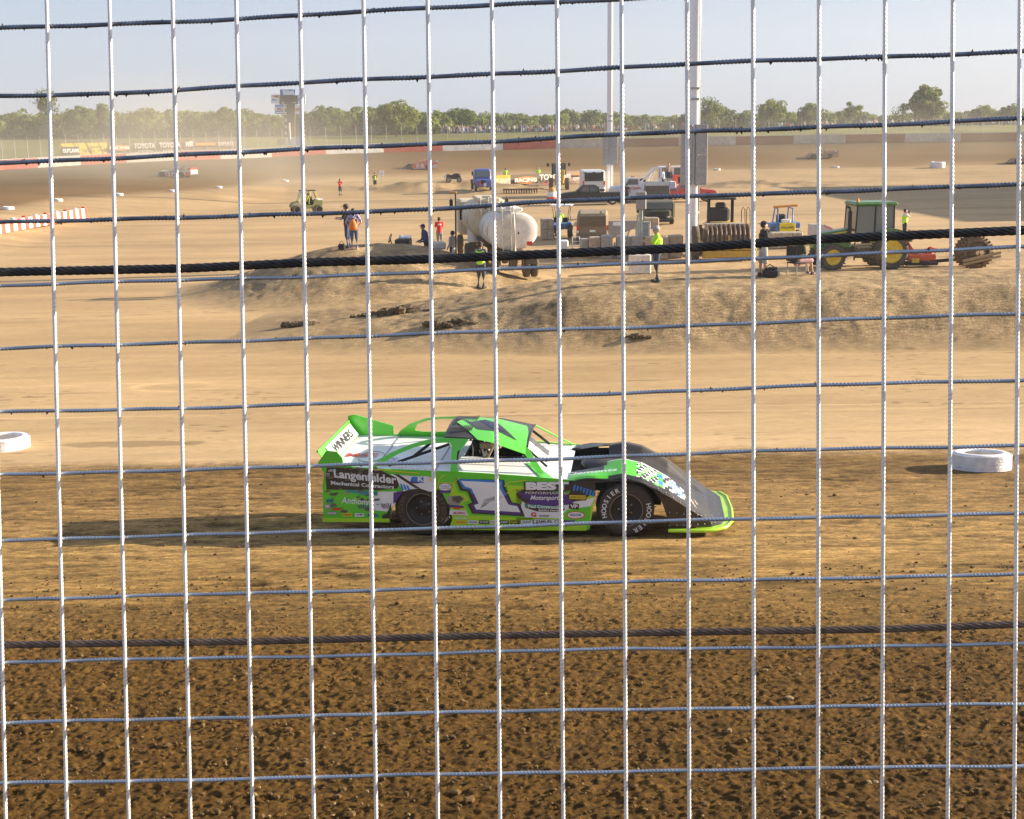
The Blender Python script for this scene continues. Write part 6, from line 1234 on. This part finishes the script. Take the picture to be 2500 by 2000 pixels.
person('person in dark cap and lime reflective vest seen from behind left of the nearer tanker', at(1175, 704), 65, 1.78, cl('grey_sleeve', (.12, .12, .14)), DKJ, dict(RE=(.30, .02, 1.17), RW=(.26, .20, 1.02), LE=(-.32, -.02, 1.17), LW=(-.22, .12, .98)), vest=HV, cap=cl('cap_brown', (.07, .045, .03)), vox=.013)
wom = person('person in patterned top and blue jeans seen from behind on the left mound', at(866, 610), 92, 1.66, PAT, JE, dict(RE=(.33, -.05, 1.16), RW=(.17, -.04, .97), LE=(-.33, -.05, 1.16), LW=(-.17, -.04, .97)), hair=HR_, vox=.013, shoes=SK)
b0 = wom.location; bagp = thing('drawstring_bag', 'bright orange drawstring bag on the back of the person in the patterned top', 'bag', (b0.x, b0.y - .22, b0.z + .80)); e = MB(); e.use(M('bag_orange', (.85, .20, .01), rough=.6)); e.lathe((0, 0, 0), (0, 0, 1), [(0, .03), (.02, .15), (.12, .17), (.30, .13), (.42, .05), (.45, .02)], 12); bo = e.build('pouch', None, bagp); bo.scale = (1, .55, 1)
e = MB(); e.use(M('bag_cord', (.1, .06, .04))); e.tube([(-.04, 0, .42), (-.12, .06, .62)], .012, 5); e.build('cord', None, bagp)
e = MB(); e.use(M('bag_cord', (.1, .06, .04))); e.tube([(.04, 0, .42), (.12, .06, .62)], .012, 5); e.build('cord', None, bagp)
person('person in black cap, black shirt and jeans holding a phone, left of the patterned top', at(851, 607), 165, 1.80, BLK, cl('jeans_dark_blue', (.06, .08, .15)), dict(RE=(.25, .20, 1.16), RW=(.14, .44, 1.22), LE=(-.25, .12, 1.16), LW=(-.10, .40, 1.18), head=(0, .05)), cap=cl('cap_black', (.05, .04, .025)), vox=.013)
g = at(843, 609); bg_ = thing('shoulder_bag', 'small black bag standing on the mound by the jeans wearers feet', 'bag', g + Vector((-.12, -.15, 0))); e = MB(); e.use(BLK); e.box((0, 0, .12), (.28, .16, .24), bev=.04); e.tube([(-.1, 0, .24), (0, 0, .36), (.1, 0, .24)], .012, 5); e.build('bag_body', None, bg_)
g = at(1882, 677); bg_ = thing('camera_bag', 'bulky black bag lying at the feet of the person in grey shorts', 'bag', g); e = MB(); e.use(BLK); e.box((0, 0, .15), (.55, .35, .30), bev=.09); e.box((.05, -.05, .30), (.3, .2, .08), bev=.03); e.build('bag_body', None, bg_); e = MB(); e.use(BLK); e.tube([(-.2, 0, .28), (-.05, 0, .42), (.15, 0, .30)], .018, 5); e.build('handle', None, bg_)
person('person in plain red shirt and dark jeans alone in the dusty infield', at(831, 477), 75, 1.80, RED, DKJ, dict(RE=(.22, .18, 1.20), RW=(.05, .26, 1.22), LE=(-.22, .18, 1.20), LW=(.0, .26, 1.22)), vox=.02, logo=shirt_mark(WHT, .16, .05))
person('person in yellow green vest and dark shorts near the far dirt pile', at(916, 460), -88, 1.74, BLK, BLK, None, vest=M('vest_olive_yellow', (.42, .55, .06), rough=.7), shorts=True, cap=BLK, vox=.02)
g = at(922, 455, 152); bd_ = thing('sign_board', 'small blank white board standing behind the person in the yellow green vest', 'board', g + Vector((.35, 1.0, 0))); e = MB(); e.use(SW); e.box((.1, 0, 1.3), (.55, .05, .65)); e.build('board', None, bd_); e = MB(); e.use(DG); e.cyl((.1, .05, 0), (.1, .05, 1.2), .03); e.build('post', None, bd_)
person('person in red and white shirt and grey jeans behind the left mound', at(1073, 575, 70), 100, 1.72, RED, GY, dict(RE=(.22, .12, 1.18), RW=(.10, .28, 1.25), LE=(-.22, .12, 1.18), LW=(-.10, .28, 1.25)), vox=.018, logo=shirt_mark(WHT, .2, .08, .42))
person('person in dark blue hoodie leaning over the black flatbed buggy', at(1042, 612, 56.5), 200, 1.72, cl('blue_hoodie', (.045, .055, .16)), BLK, dict(RE=(.28, .14, 1.02), RW=(.22, .36, .95), LE=(-.28, .14, 1.02), LW=(-.22, .36, .95), lean=.16), cap=cl('cap_navy', (.04, .04, .08)), sleeve=False, vox=.018)
person('person in pale grey shirt beside the left flank of the cream tanker', at(1105, 610, 58), 150, 1.75, cl('pale_grey', (.35, .37, .45)), DKJ, None, vox=.018, sleeve=False)
person('person raising a camera, lime vest over white shirt, standing right of the tractor', at(2206, 596, 71), 5, 1.72, WHT, BLK, dict(RE=(.20, .22, 1.28), RW=(.08, .26, 1.52), LE=(-.20, .22, 1.28), LW=(-.05, .28, 1.52), head=(0, .02)), vest=HV, vox=.014)
gp = at(2206, 596, 71); cm_ = thing('camera', 'black camera held to the eye by the lime vest person beside the tractor', 'camera', gp + Vector((.22, 0, 1.56))); e = MB(); e.use(BLK); e.box((0, 0, 0), (.08, .14, .10), bev=.01); e.build('camera_body', None, cm_); e = MB(); e.use(DG); e.cyl((.04, 0, 0), (.19, 0, 0), .04); e.build('lens', None, cm_)
# seated spectator on a folding chair
g = at(1944, 672); chr_ = thing('folding_chair', 'low black folding chair on the berm crest in front of the tractor wheel', 'chair', g, R(-60))
e = MB(); e.use(BLK); e.box((0, 0, .42), (.48, .46, .05), bev=.02); e.build('seat', None, chr_); e = MB(); e.use(BLK); e.box((0, -.24, .72), (.48, .04, .5), bev=.02); e.build('backrest', None, chr_)
for x in (-.22, .22):
    for y in (-.2, .2): e = MB(); e.use(GAL); e.cyl((x, y, 0), (x, y, .42), .016, n=6); e.build('leg', None, chr_)
person('person in dark green shirt and blue cap sitting on the folding chair', g + Vector((.02, 0, -.04)), 20, 1.72, cl('dark_green', (.06, .07, .03)), cl('pink_shorts', (.55, .30, .28)), dict(RE=(.22, .16, .72), RW=(.12, .40, .66), LE=(-.22, .16, .72), LW=(-.10, .40, .66), RK=(.13, .44, .52), LK=(-.13, .44, .50), RA=(.13, .52, .09), LA=(-.13, .50, .09), lean=.14), cap=cl('cap_blue', (.06, .10, .38)), shorts=True, sit=True, vox=.014)
person('person in lime shirt driving the blue cart, seen from behind', at(1366, 582) + Vector((0, .35, .42)), 88, 1.72, HV, DKJ, dict(RE=(.26, .14, .78), RW=(.14, .34, .76), LE=(-.26, .14, .78), LW=(-.14, .34, .76), RK=(.12, .42, .52), LK=(-.12, .42, .52), RA=(.12, .55, .12), LA=(-.12, .55, .12)), sit=True, vox=.02, sleeve=False)
person('person in lime vest above the yellow infield banner, right of the blue truck', at(1235, 452, 158), 90, 1.78, HV, DKJ, None, vest=HV, vox=.024, cap=BLK)
person('person in lime vest behind the TOYOTA infield banner', at(1315, 450, 160), 90, 1.78, HV, DKJ, None, vest=HV, vox=.024, hair=M('hair_fair', (.4, .3, .15)))
person('person in light blue shirt standing on the white service truck', at(1617, 488, 116) + Vector((0, -.4, 1.2)), -30, 1.75, cl('light_blue', (.40, .55, .66)), BLK, None, vox=.02, cap=cl('cap_tan', (.25, .16, .08)))
person('person in beige shirt standing highest on the white service truck', at(1633, 488, 117) + Vector((0, .3, 1.75)), -90, 1.75, cl('beige', (.42, .33, .25)), BLK, None, vox=.02)
person('person in maroon plaid shirt standing beside the tow truck cab', at(1531, 503, 113), 60, 1.78, cl('maroon', (.10, .03, .035)), DKJ, None, vox=.02, sleeve=False, cap=BLK)
person('person in yellow jacket driving the off-road buggy', at(746, 521) + Vector((.25, .25, .40)), 190, 1.70, UY, DKJ, dict(RE=(.26, .14, .78), RW=(.14, .34, .76), LE=(-.26, .14, .78), LW=(-.14, .34, .76), RK=(.12, .42, .52), LK=(-.12, .42, .52), RA=(.12, .55, .12), LA=(-.12, .55, .12)), sit=True, vox=.02, sleeve=False, cap=BLK)
p = P(1888, 330, 268); person('person in orange shirt standing on the far grass bank left of the biggest tree', (p.x + 22, p.y, gz(p.x + 22, p.y)), -90, 1.8, cl('orange', (.75, .22, .03)), cl('orange_trousers', (.5, .18, .05)), None, vox=.03)
# big stand off to the right of the picture; its evening shade crosses the infield
stand('covered grandstand standing outside the right side of the picture', (73, 120, 0), R(-90), 58, 14, 13)
# ------------------------------------------------------------------ loose crumbs of soil on the near track
rr = np.random.default_rng(17); vs_, fs_ = [], []; e = MB(); m1 = M('crumb', (.14, .078, .022), rough=.98, var=.35, scale=3); m2 = M('crumb_pale', (.26, .17, .07), rough=.98, var=.3, scale=3)
pr = random.Random(21)
for k in range(3600):
    y = 6.2 + 7.2 * pr.random() ** 1.3 if k < 3000 else pr.uniform(11, 20); x = pr.uniform(-.48, .48) * y; r_ = abs(pr.gauss(0, .007)) + .005
    if pr.random() < .012: r_ *= 1.8
    e.use(m2 if pr.random() < .06 else m1); e.ball((x, y, gz(x, y) + r_ * .5), r_ * .9, 6, 4, sc=(pr.uniform(.9, 1.7), pr.uniform(.8, 1.3), pr.uniform(.5, .9)), jit=.28)
o = e.build('soil_crumbs', fixn=False); tag(o, 'loose crumbs and clods of dark soil scattered over the near track', 'soil crumbs', kind='stuff')
# ------------------------------------------------------------------ dusty air
def volume(name, c, d, dens, col, aniso=.2, noise=False):
    e = MB(); e.box(c, d); m = bpy.data.materials.new(name); m.use_nodes = True; t = m.node_tree; n = t.nodes; n.clear(); o = n.new('ShaderNodeOutputMaterial'); v = n.new('ShaderNodeVolumePrincipled'); v.inputs['Color'].default_value = (*col, 1); v.inputs['Density'].default_value = dens; v.inputs['Anisotropy'].default_value = aniso
    t.links.new(v.outputs[0], o.inputs['Volume']); ob = e.build(name, m); return ob
hz = volume('haze', (0, 480, 40), (2200, 1010, 84), .00032, (.96, .96, .96)); tag(hz, kind='stuff')

def cloud(px, py, z, size, dens, label):
    c = P(px, py, z); e = MB(); e.ball((0, 0, 0), 1, 24, 14, sc=size); m = bpy.data.materials.new('dust'); m.use_nodes = True; t = m.node_tree; n = t.nodes; n.clear(); l = t.links
    o = n.new('ShaderNodeOutputMaterial'); v = n.new('ShaderNodeVolumePrincipled'); v.inputs['Color'].default_value = (1, .88, .68, 1); v.inputs['Anisotropy'].default_value = .1
    tc = n.new('ShaderNodeTexCoord'); mp = n.new('ShaderNodeMapping'); mp.inputs['Scale'].default_value = tuple(1 / s_ for s_ in size); l.new(tc.outputs['Object'], mp.inputs['Vector'])
    ln = n.new('ShaderNodeVectorMath'); ln.operation = 'LENGTH'; l.new(mp.outputs[0], ln.inputs[0]); mr = n.new('ShaderNodeMapRange'); mr.interpolation_type = 'SMOOTHSTEP'; mr.inputs[1].default_value = 1; mr.inputs[2].default_value = .15; l.new(ln.outputs['Value'], mr.inputs[0])
    no = n.new('ShaderNodeTexNoise'); no.inputs['Scale'].default_value = .07; no.inputs['Detail'].default_value = 3; l.new(tc.outputs['Object'], no.inputs['Vector']); r2 = n.new('ShaderNodeMapRange'); r2.inputs[1].default_value = .38; r2.inputs[2].default_value = .68; r2.inputs[3].default_value = .15; l.new(no.outputs['Fac'], r2.inputs[0])
    mu = n.new('ShaderNodeMath'); mu.operation = 'MULTIPLY'; l.new(mr.outputs[0], mu.inputs[0]); l.new(r2.outputs[0], mu.inputs[1]); m2 = n.new('ShaderNodeMath'); m2.operation = 'MULTIPLY'; m2.inputs[1].default_value = dens; l.new(mu.outputs[0], m2.inputs[0]); l.new(m2.outputs[0], v.inputs['Density']); l.new(v.outputs[0], o.inputs['Volume'])
    m.volume_intersection if False else None
    ob = e.build('dust_cloud', m, loc=c); tag(ob, label, 'dust', kind='stuff')
cloud(320, 420, 150, (46, 36, 15), .030, 'drifting dust over the far left turn')
cloud(2050, 350, 188, (75, 22, 8), .010, 'thin dust hanging over the far straight at right')
# ------------------------------------------------------------------ catch fence right in front of the camera
FZ = 1.92
def fp(dx, dy, off=0.0):
    """point of the leaning fence plane behind a photo position; off pushes it away from the stand"""
    px, py = dx * D, dy * D; a = (px - CX) / F; b = -(py - CY) / F
    z = (FZ + off) / (1 + math.tan(R(2.66)) * a + math.tan(R(2.45)) * b)
    return P(px, py, z)
m_wire = M('galvanised_wire', (.78, .74, .69), rough=.45, metal=.3, var=.10, scale=30)
m_hwire = M('galvanised_cross_wire', (.42, .48, .56), rough=.42, metal=.85, var=.18, scale=12, dirt=.10, dirtcol=(.16, .12, .08))
m_hmud_shade = M('muddy_shaded_cross_wire', (.26, .31, .39), rough=.38, metal=.85, var=.25, scale=14, dirt=.42, dirtcol=(.035, .028, .022))  # mud film, plus a darker base colour standing in for shade on top wires
m_clod = M('dried_mud', (.07, .045, .025), rough=.95, var=.3, scale=200)
def wire(name, pts, r, mat, parent, pitch=.0042, amp=.13, gaps=None, clods=0, nside=10, seed=0):
    rnd = random.Random(seed); pts = [Vector(p) for p in pts]
    L = [0.]
    for a, b in zip(pts, pts[1:]): L.append(L[-1] + (b - a).length)
    n = int(L[-1] / .0011); s = np.linspace(0, L[-1], n)
    if len(pts) > 2:   # smooth the polyline
        arr = np.stack([np.interp(s, L, [p[i] for p in pts]) for i in range(3)], -1)
        k = max(3, int(.05 / .0011)); ker = np.ones(k) / k
        pad = np.pad(arr, ((k, k), (0, 0)), mode='reflect', reflect_type='odd'); arr = np.stack([np.convolve(pad[:, i], ker, 'same')[k:-k] for i in range(3)], -1)
    else: arr = np.stack([np.interp(s, L, [p[i] for p in pts]) for i in range(3)], -1)
    # hand-made irregularity
    arr[:, 2] += .0009 * np.sin(s * 9 + seed) + .0005 * np.sin(s * 31 + seed * 2)
    d = (pts[-1] - pts[0]).normalized(); u = d.cross(Vector((0, 1, 0))).normalized(); w = u.cross(d)
    th = np.linspace(0, 2 * np.pi, nside, endpoint=False)
    on = np.ones(n)
    if gaps is not None: on = (np.mod(s + rnd.random() * .1, gaps) > gaps * .36).astype(float); on = np.convolve(on, np.ones(7) / 7, 'same')
    rad = r * (1 + amp * on[:, None] * np.sin(2 * np.pi * s[:, None] / pitch + th[None, :] * 1.0) + .04 * np.sin(s[:, None] * 60 + seed))
    co = arr[:, None, :] + rad[..., None] * (np.cos(th)[None, :, None] * np.array(u) + np.sin(th)[None, :, None] * np.array(w))
    mb = MB(); mb.use(mat)
    idx = np.arange(n * nside).reshape(n, nside); q = np.stack([idx[:-1], np.roll(idx, -1, 1)[:-1], np.roll(idx, -1, 1)[1:], idx[1:]], -1).reshape(-1, 4)
    me_v = co.reshape(-1, 3)
    mb.v = [tuple(v) for v in me_v]; mb.f = q.tolist(); mb.m = [0] * len(q); mb.sm = [True] * len(q)
    mb.use(m_clod)
    for _ in range(clods):
        i = rnd.randrange(20, n - 20); p = Vector(arr[i]); hang = rnd.random() < .7
        o_ = Vector((0, 0, -r * rnd.uniform(.8, 1.3))) if hang else Vector((0, 0, r * .8))
        h = r * rnd.uniform(.5, 1.6)
        mb.lathe(p + o_ * .6, (rnd.uniform(-.3, .3), 0, -1 if hang else 1), [(0, r * rnd.uniform(.5, 1.1)), (h * .4, r * rnd.uniform(.3, .6)), (h, .0002)], n=6)
        if rnd.random() < .35:
            mb.ball(p + o_ * .5, r * rnd.uniform(.5, .9), 7, 5, sc=(rnd.uniform(1, 2.5), 1, .7), jit=.25)
    return mb.build(name, None, parent, fixn=False)
fence = thing('wire_mesh_fence', 'galvanised wire mesh fence of square cells filling the whole foreground', 'fence', fp(1078, 1900))
VT = [-27, 98, 230, 363, 497, 631, 765, 900, 1035, 1172, 1308, 1446, 1585, 1724, 1863, 2006, 2147, 2290]
VB = [12, 141, 271, 401, 532, 661, 792, 922, 1053, 1186, 1318, 1451, 1587, 1722, 1857, 1995, 2135, 2276]
VT = [VT[0] - 133] + VT; VB = [VB[0] - 129] + VB
def rel(o): o.parent = fence; o.matrix_parent_inverse = Matrix.Translation(-fence.location); return o
for i, (a, b) in enumerate(zip(VT, VB)):
    def at(y): return a + (b - a) * y / 1725
    rel(wire('vertical_wire', [fp(at(-160), -160), fp(at(1900), 1900)], .0031, m_wire, None, pitch=.0066, amp=.09, clods=2, seed=i))
HR = [[(0, -84), (2156, -180)], [(0, 60), (495, 40), (900, 18), (1240, 0), (1700, -20), (2156, -38)], [(0, 202), (240, 196), (635, 175), (1040, 155), (1447, 135), (1860, 120), (2156, 107)],
      [(0, 342), (240, 333), (500, 322), (770, 308), (1040, 297), (1310, 283), (1585, 274), (1860, 262), (2156, 248)],
      [(0, 467), (380, 460), (640, 450), (900, 440), (1175, 424), (1447, 414), (1860, 398), (2156, 388)], [(0, 602), (640, 582), (1040, 568), (1310, 557), (1720, 538), (2156, 521)],
      [(0, 735), (640, 712), (1310, 690), (1720, 675), (2156, 661)], [(0, 868), (500, 856), (1175, 832), (1720, 812), (2156, 800)], [(0, 999), (640, 983), (1175, 965), (1720, 947), (2156, 937)],
      [(0, 1137), (500, 1125), (1310, 1100), (1720, 1090), (2156, 1080)], [(0, 1263), (640, 1247), (1310, 1226), (2156, 1209)], [(0, 1395), (640, 1382), (1310, 1367), (2156, 1357)],
      [(0, 1523), (640, 1507), (1310, 1494), (2156, 1483)], [(0, 1650), (640, 1637), (1310, 1624), (2156, 1613)], [(0, 1778), (2156, 1745)]]
for i, pl in enumerate(HR):
    (x0, y0), (x1, y1) = pl[0], pl[1]; (x2, y2), (x3, y3) = pl[-2], pl[-1]
    ex = [(x0 - 260, y0 - (y1 - y0) / (x1 - x0) * 260)] + pl + [(x3 + 260, y3 + (y3 - y2) / (x3 - x2) * 260)]
    nc = [30, 44, 40, 50, 40, 14, 20, 16, 12, 8, 6, 6, 6, 6, 4][i]
    rel(wire('horizontal_wire', [fp(x, y, .0066) for x, y in ex], .0030 if i > 4 else .0034, m_hmud_shade if i < 5 else m_hwire, None, pitch=.0058, amp=.15, gaps=.1, clods=nc, seed=100 + i))
m_cable = M('black_steel_cable', (.035, .032, .03), rough=.38, metal=.35, var=.35, scale=50)
m_cable2 = M('weathered_steel_cable', (.13, .09, .065), rough=.45, metal=.35, var=.35, scale=50)
def cable(label, pl, r, lay, mat):
    ex = [(pl[0][0] - 260, pl[0][1] + 9)] + pl + [(pl[-1][0] + 260, pl[-1][1] - 9)]
    pts = [fp(x, y, .021) for x, y in ex]; L = [0.]
    for a, b in zip(pts, pts[1:]): L.append(L[-1] + (b - a).length)
    n = int(L[-1] / .003); s = np.linspace(0, L[-1], n); arr = np.stack([np.interp(s, L, [p[i] for p in pts]) for i in range(3)], -1)
    k = 25; pad = np.pad(arr, ((k, k), (0, 0)), mode='reflect', reflect_type='odd'); arr = np.stack([np.convolve(pad[:, i], np.ones(k) / k, 'same')[k:-k] for i in range(3)], -1)
    d = (pts[-1] - pts[0]).normalized(); u = Vector((0, 0, 1)); w = d.cross(u).normalized(); u = w.cross(d)
    root = thing('steel_cable', label, 'cable', pts[0], group='steel cables strung behind the fence mesh')
    mb = MB()
    nstr = 6; rs = r * .42; rc = r - rs; th = np.linspace(0, 2 * np.pi, 8, endpoint=False)
    for j in range(nstr):
        ph = 2 * np.pi * (s / lay) + j * 2 * np.pi / nstr
        ce = arr + rc * (np.cos(ph)[:, None] * np.array(u) + np.sin(ph)[:, None] * np.array(w)) - np.array(pts[0])
        ru = np.cos(ph)[:, None] * np.array(u) + np.sin(ph)[:, None] * np.array(w)
        co = ce[:, None, :] + rs * (np.cos(th)[None, :, None] * ru[:, None, :] + np.sin(th)[None, :, None] * (np.cross(np.array(d)[None], ru))[:, None, :])
        idx = np.arange(n * 8).reshape(n, 8); q = np.stack([idx[:-1], np.roll(idx, -1, 1)[:-1], np.roll(idx, -1, 1)[1:], idx[1:]], -1).reshape(-1, 4)
        mb.add(co.reshape(-1, 3).tolist(), q.tolist(), True)
    mb.build('strand', mat, root, fixn=False)
    return root
cable('thick black twisted steel cable, upper of the two, crossing in front of the infield vehicles', [(0, 573), (400, 565), (640, 553), (900, 546), (1175, 534), (1450, 522), (1720, 504), (2156, 485)], .0073, .083, m_cable)
cable('rusty brown twisted steel cable, lower of the two, above the dark loose dirt', [(0, 1358), (520, 1351), (1050, 1338), (1450, 1331), (1860, 1325), (2156, 1314)], .0059, .083, m_cable2)
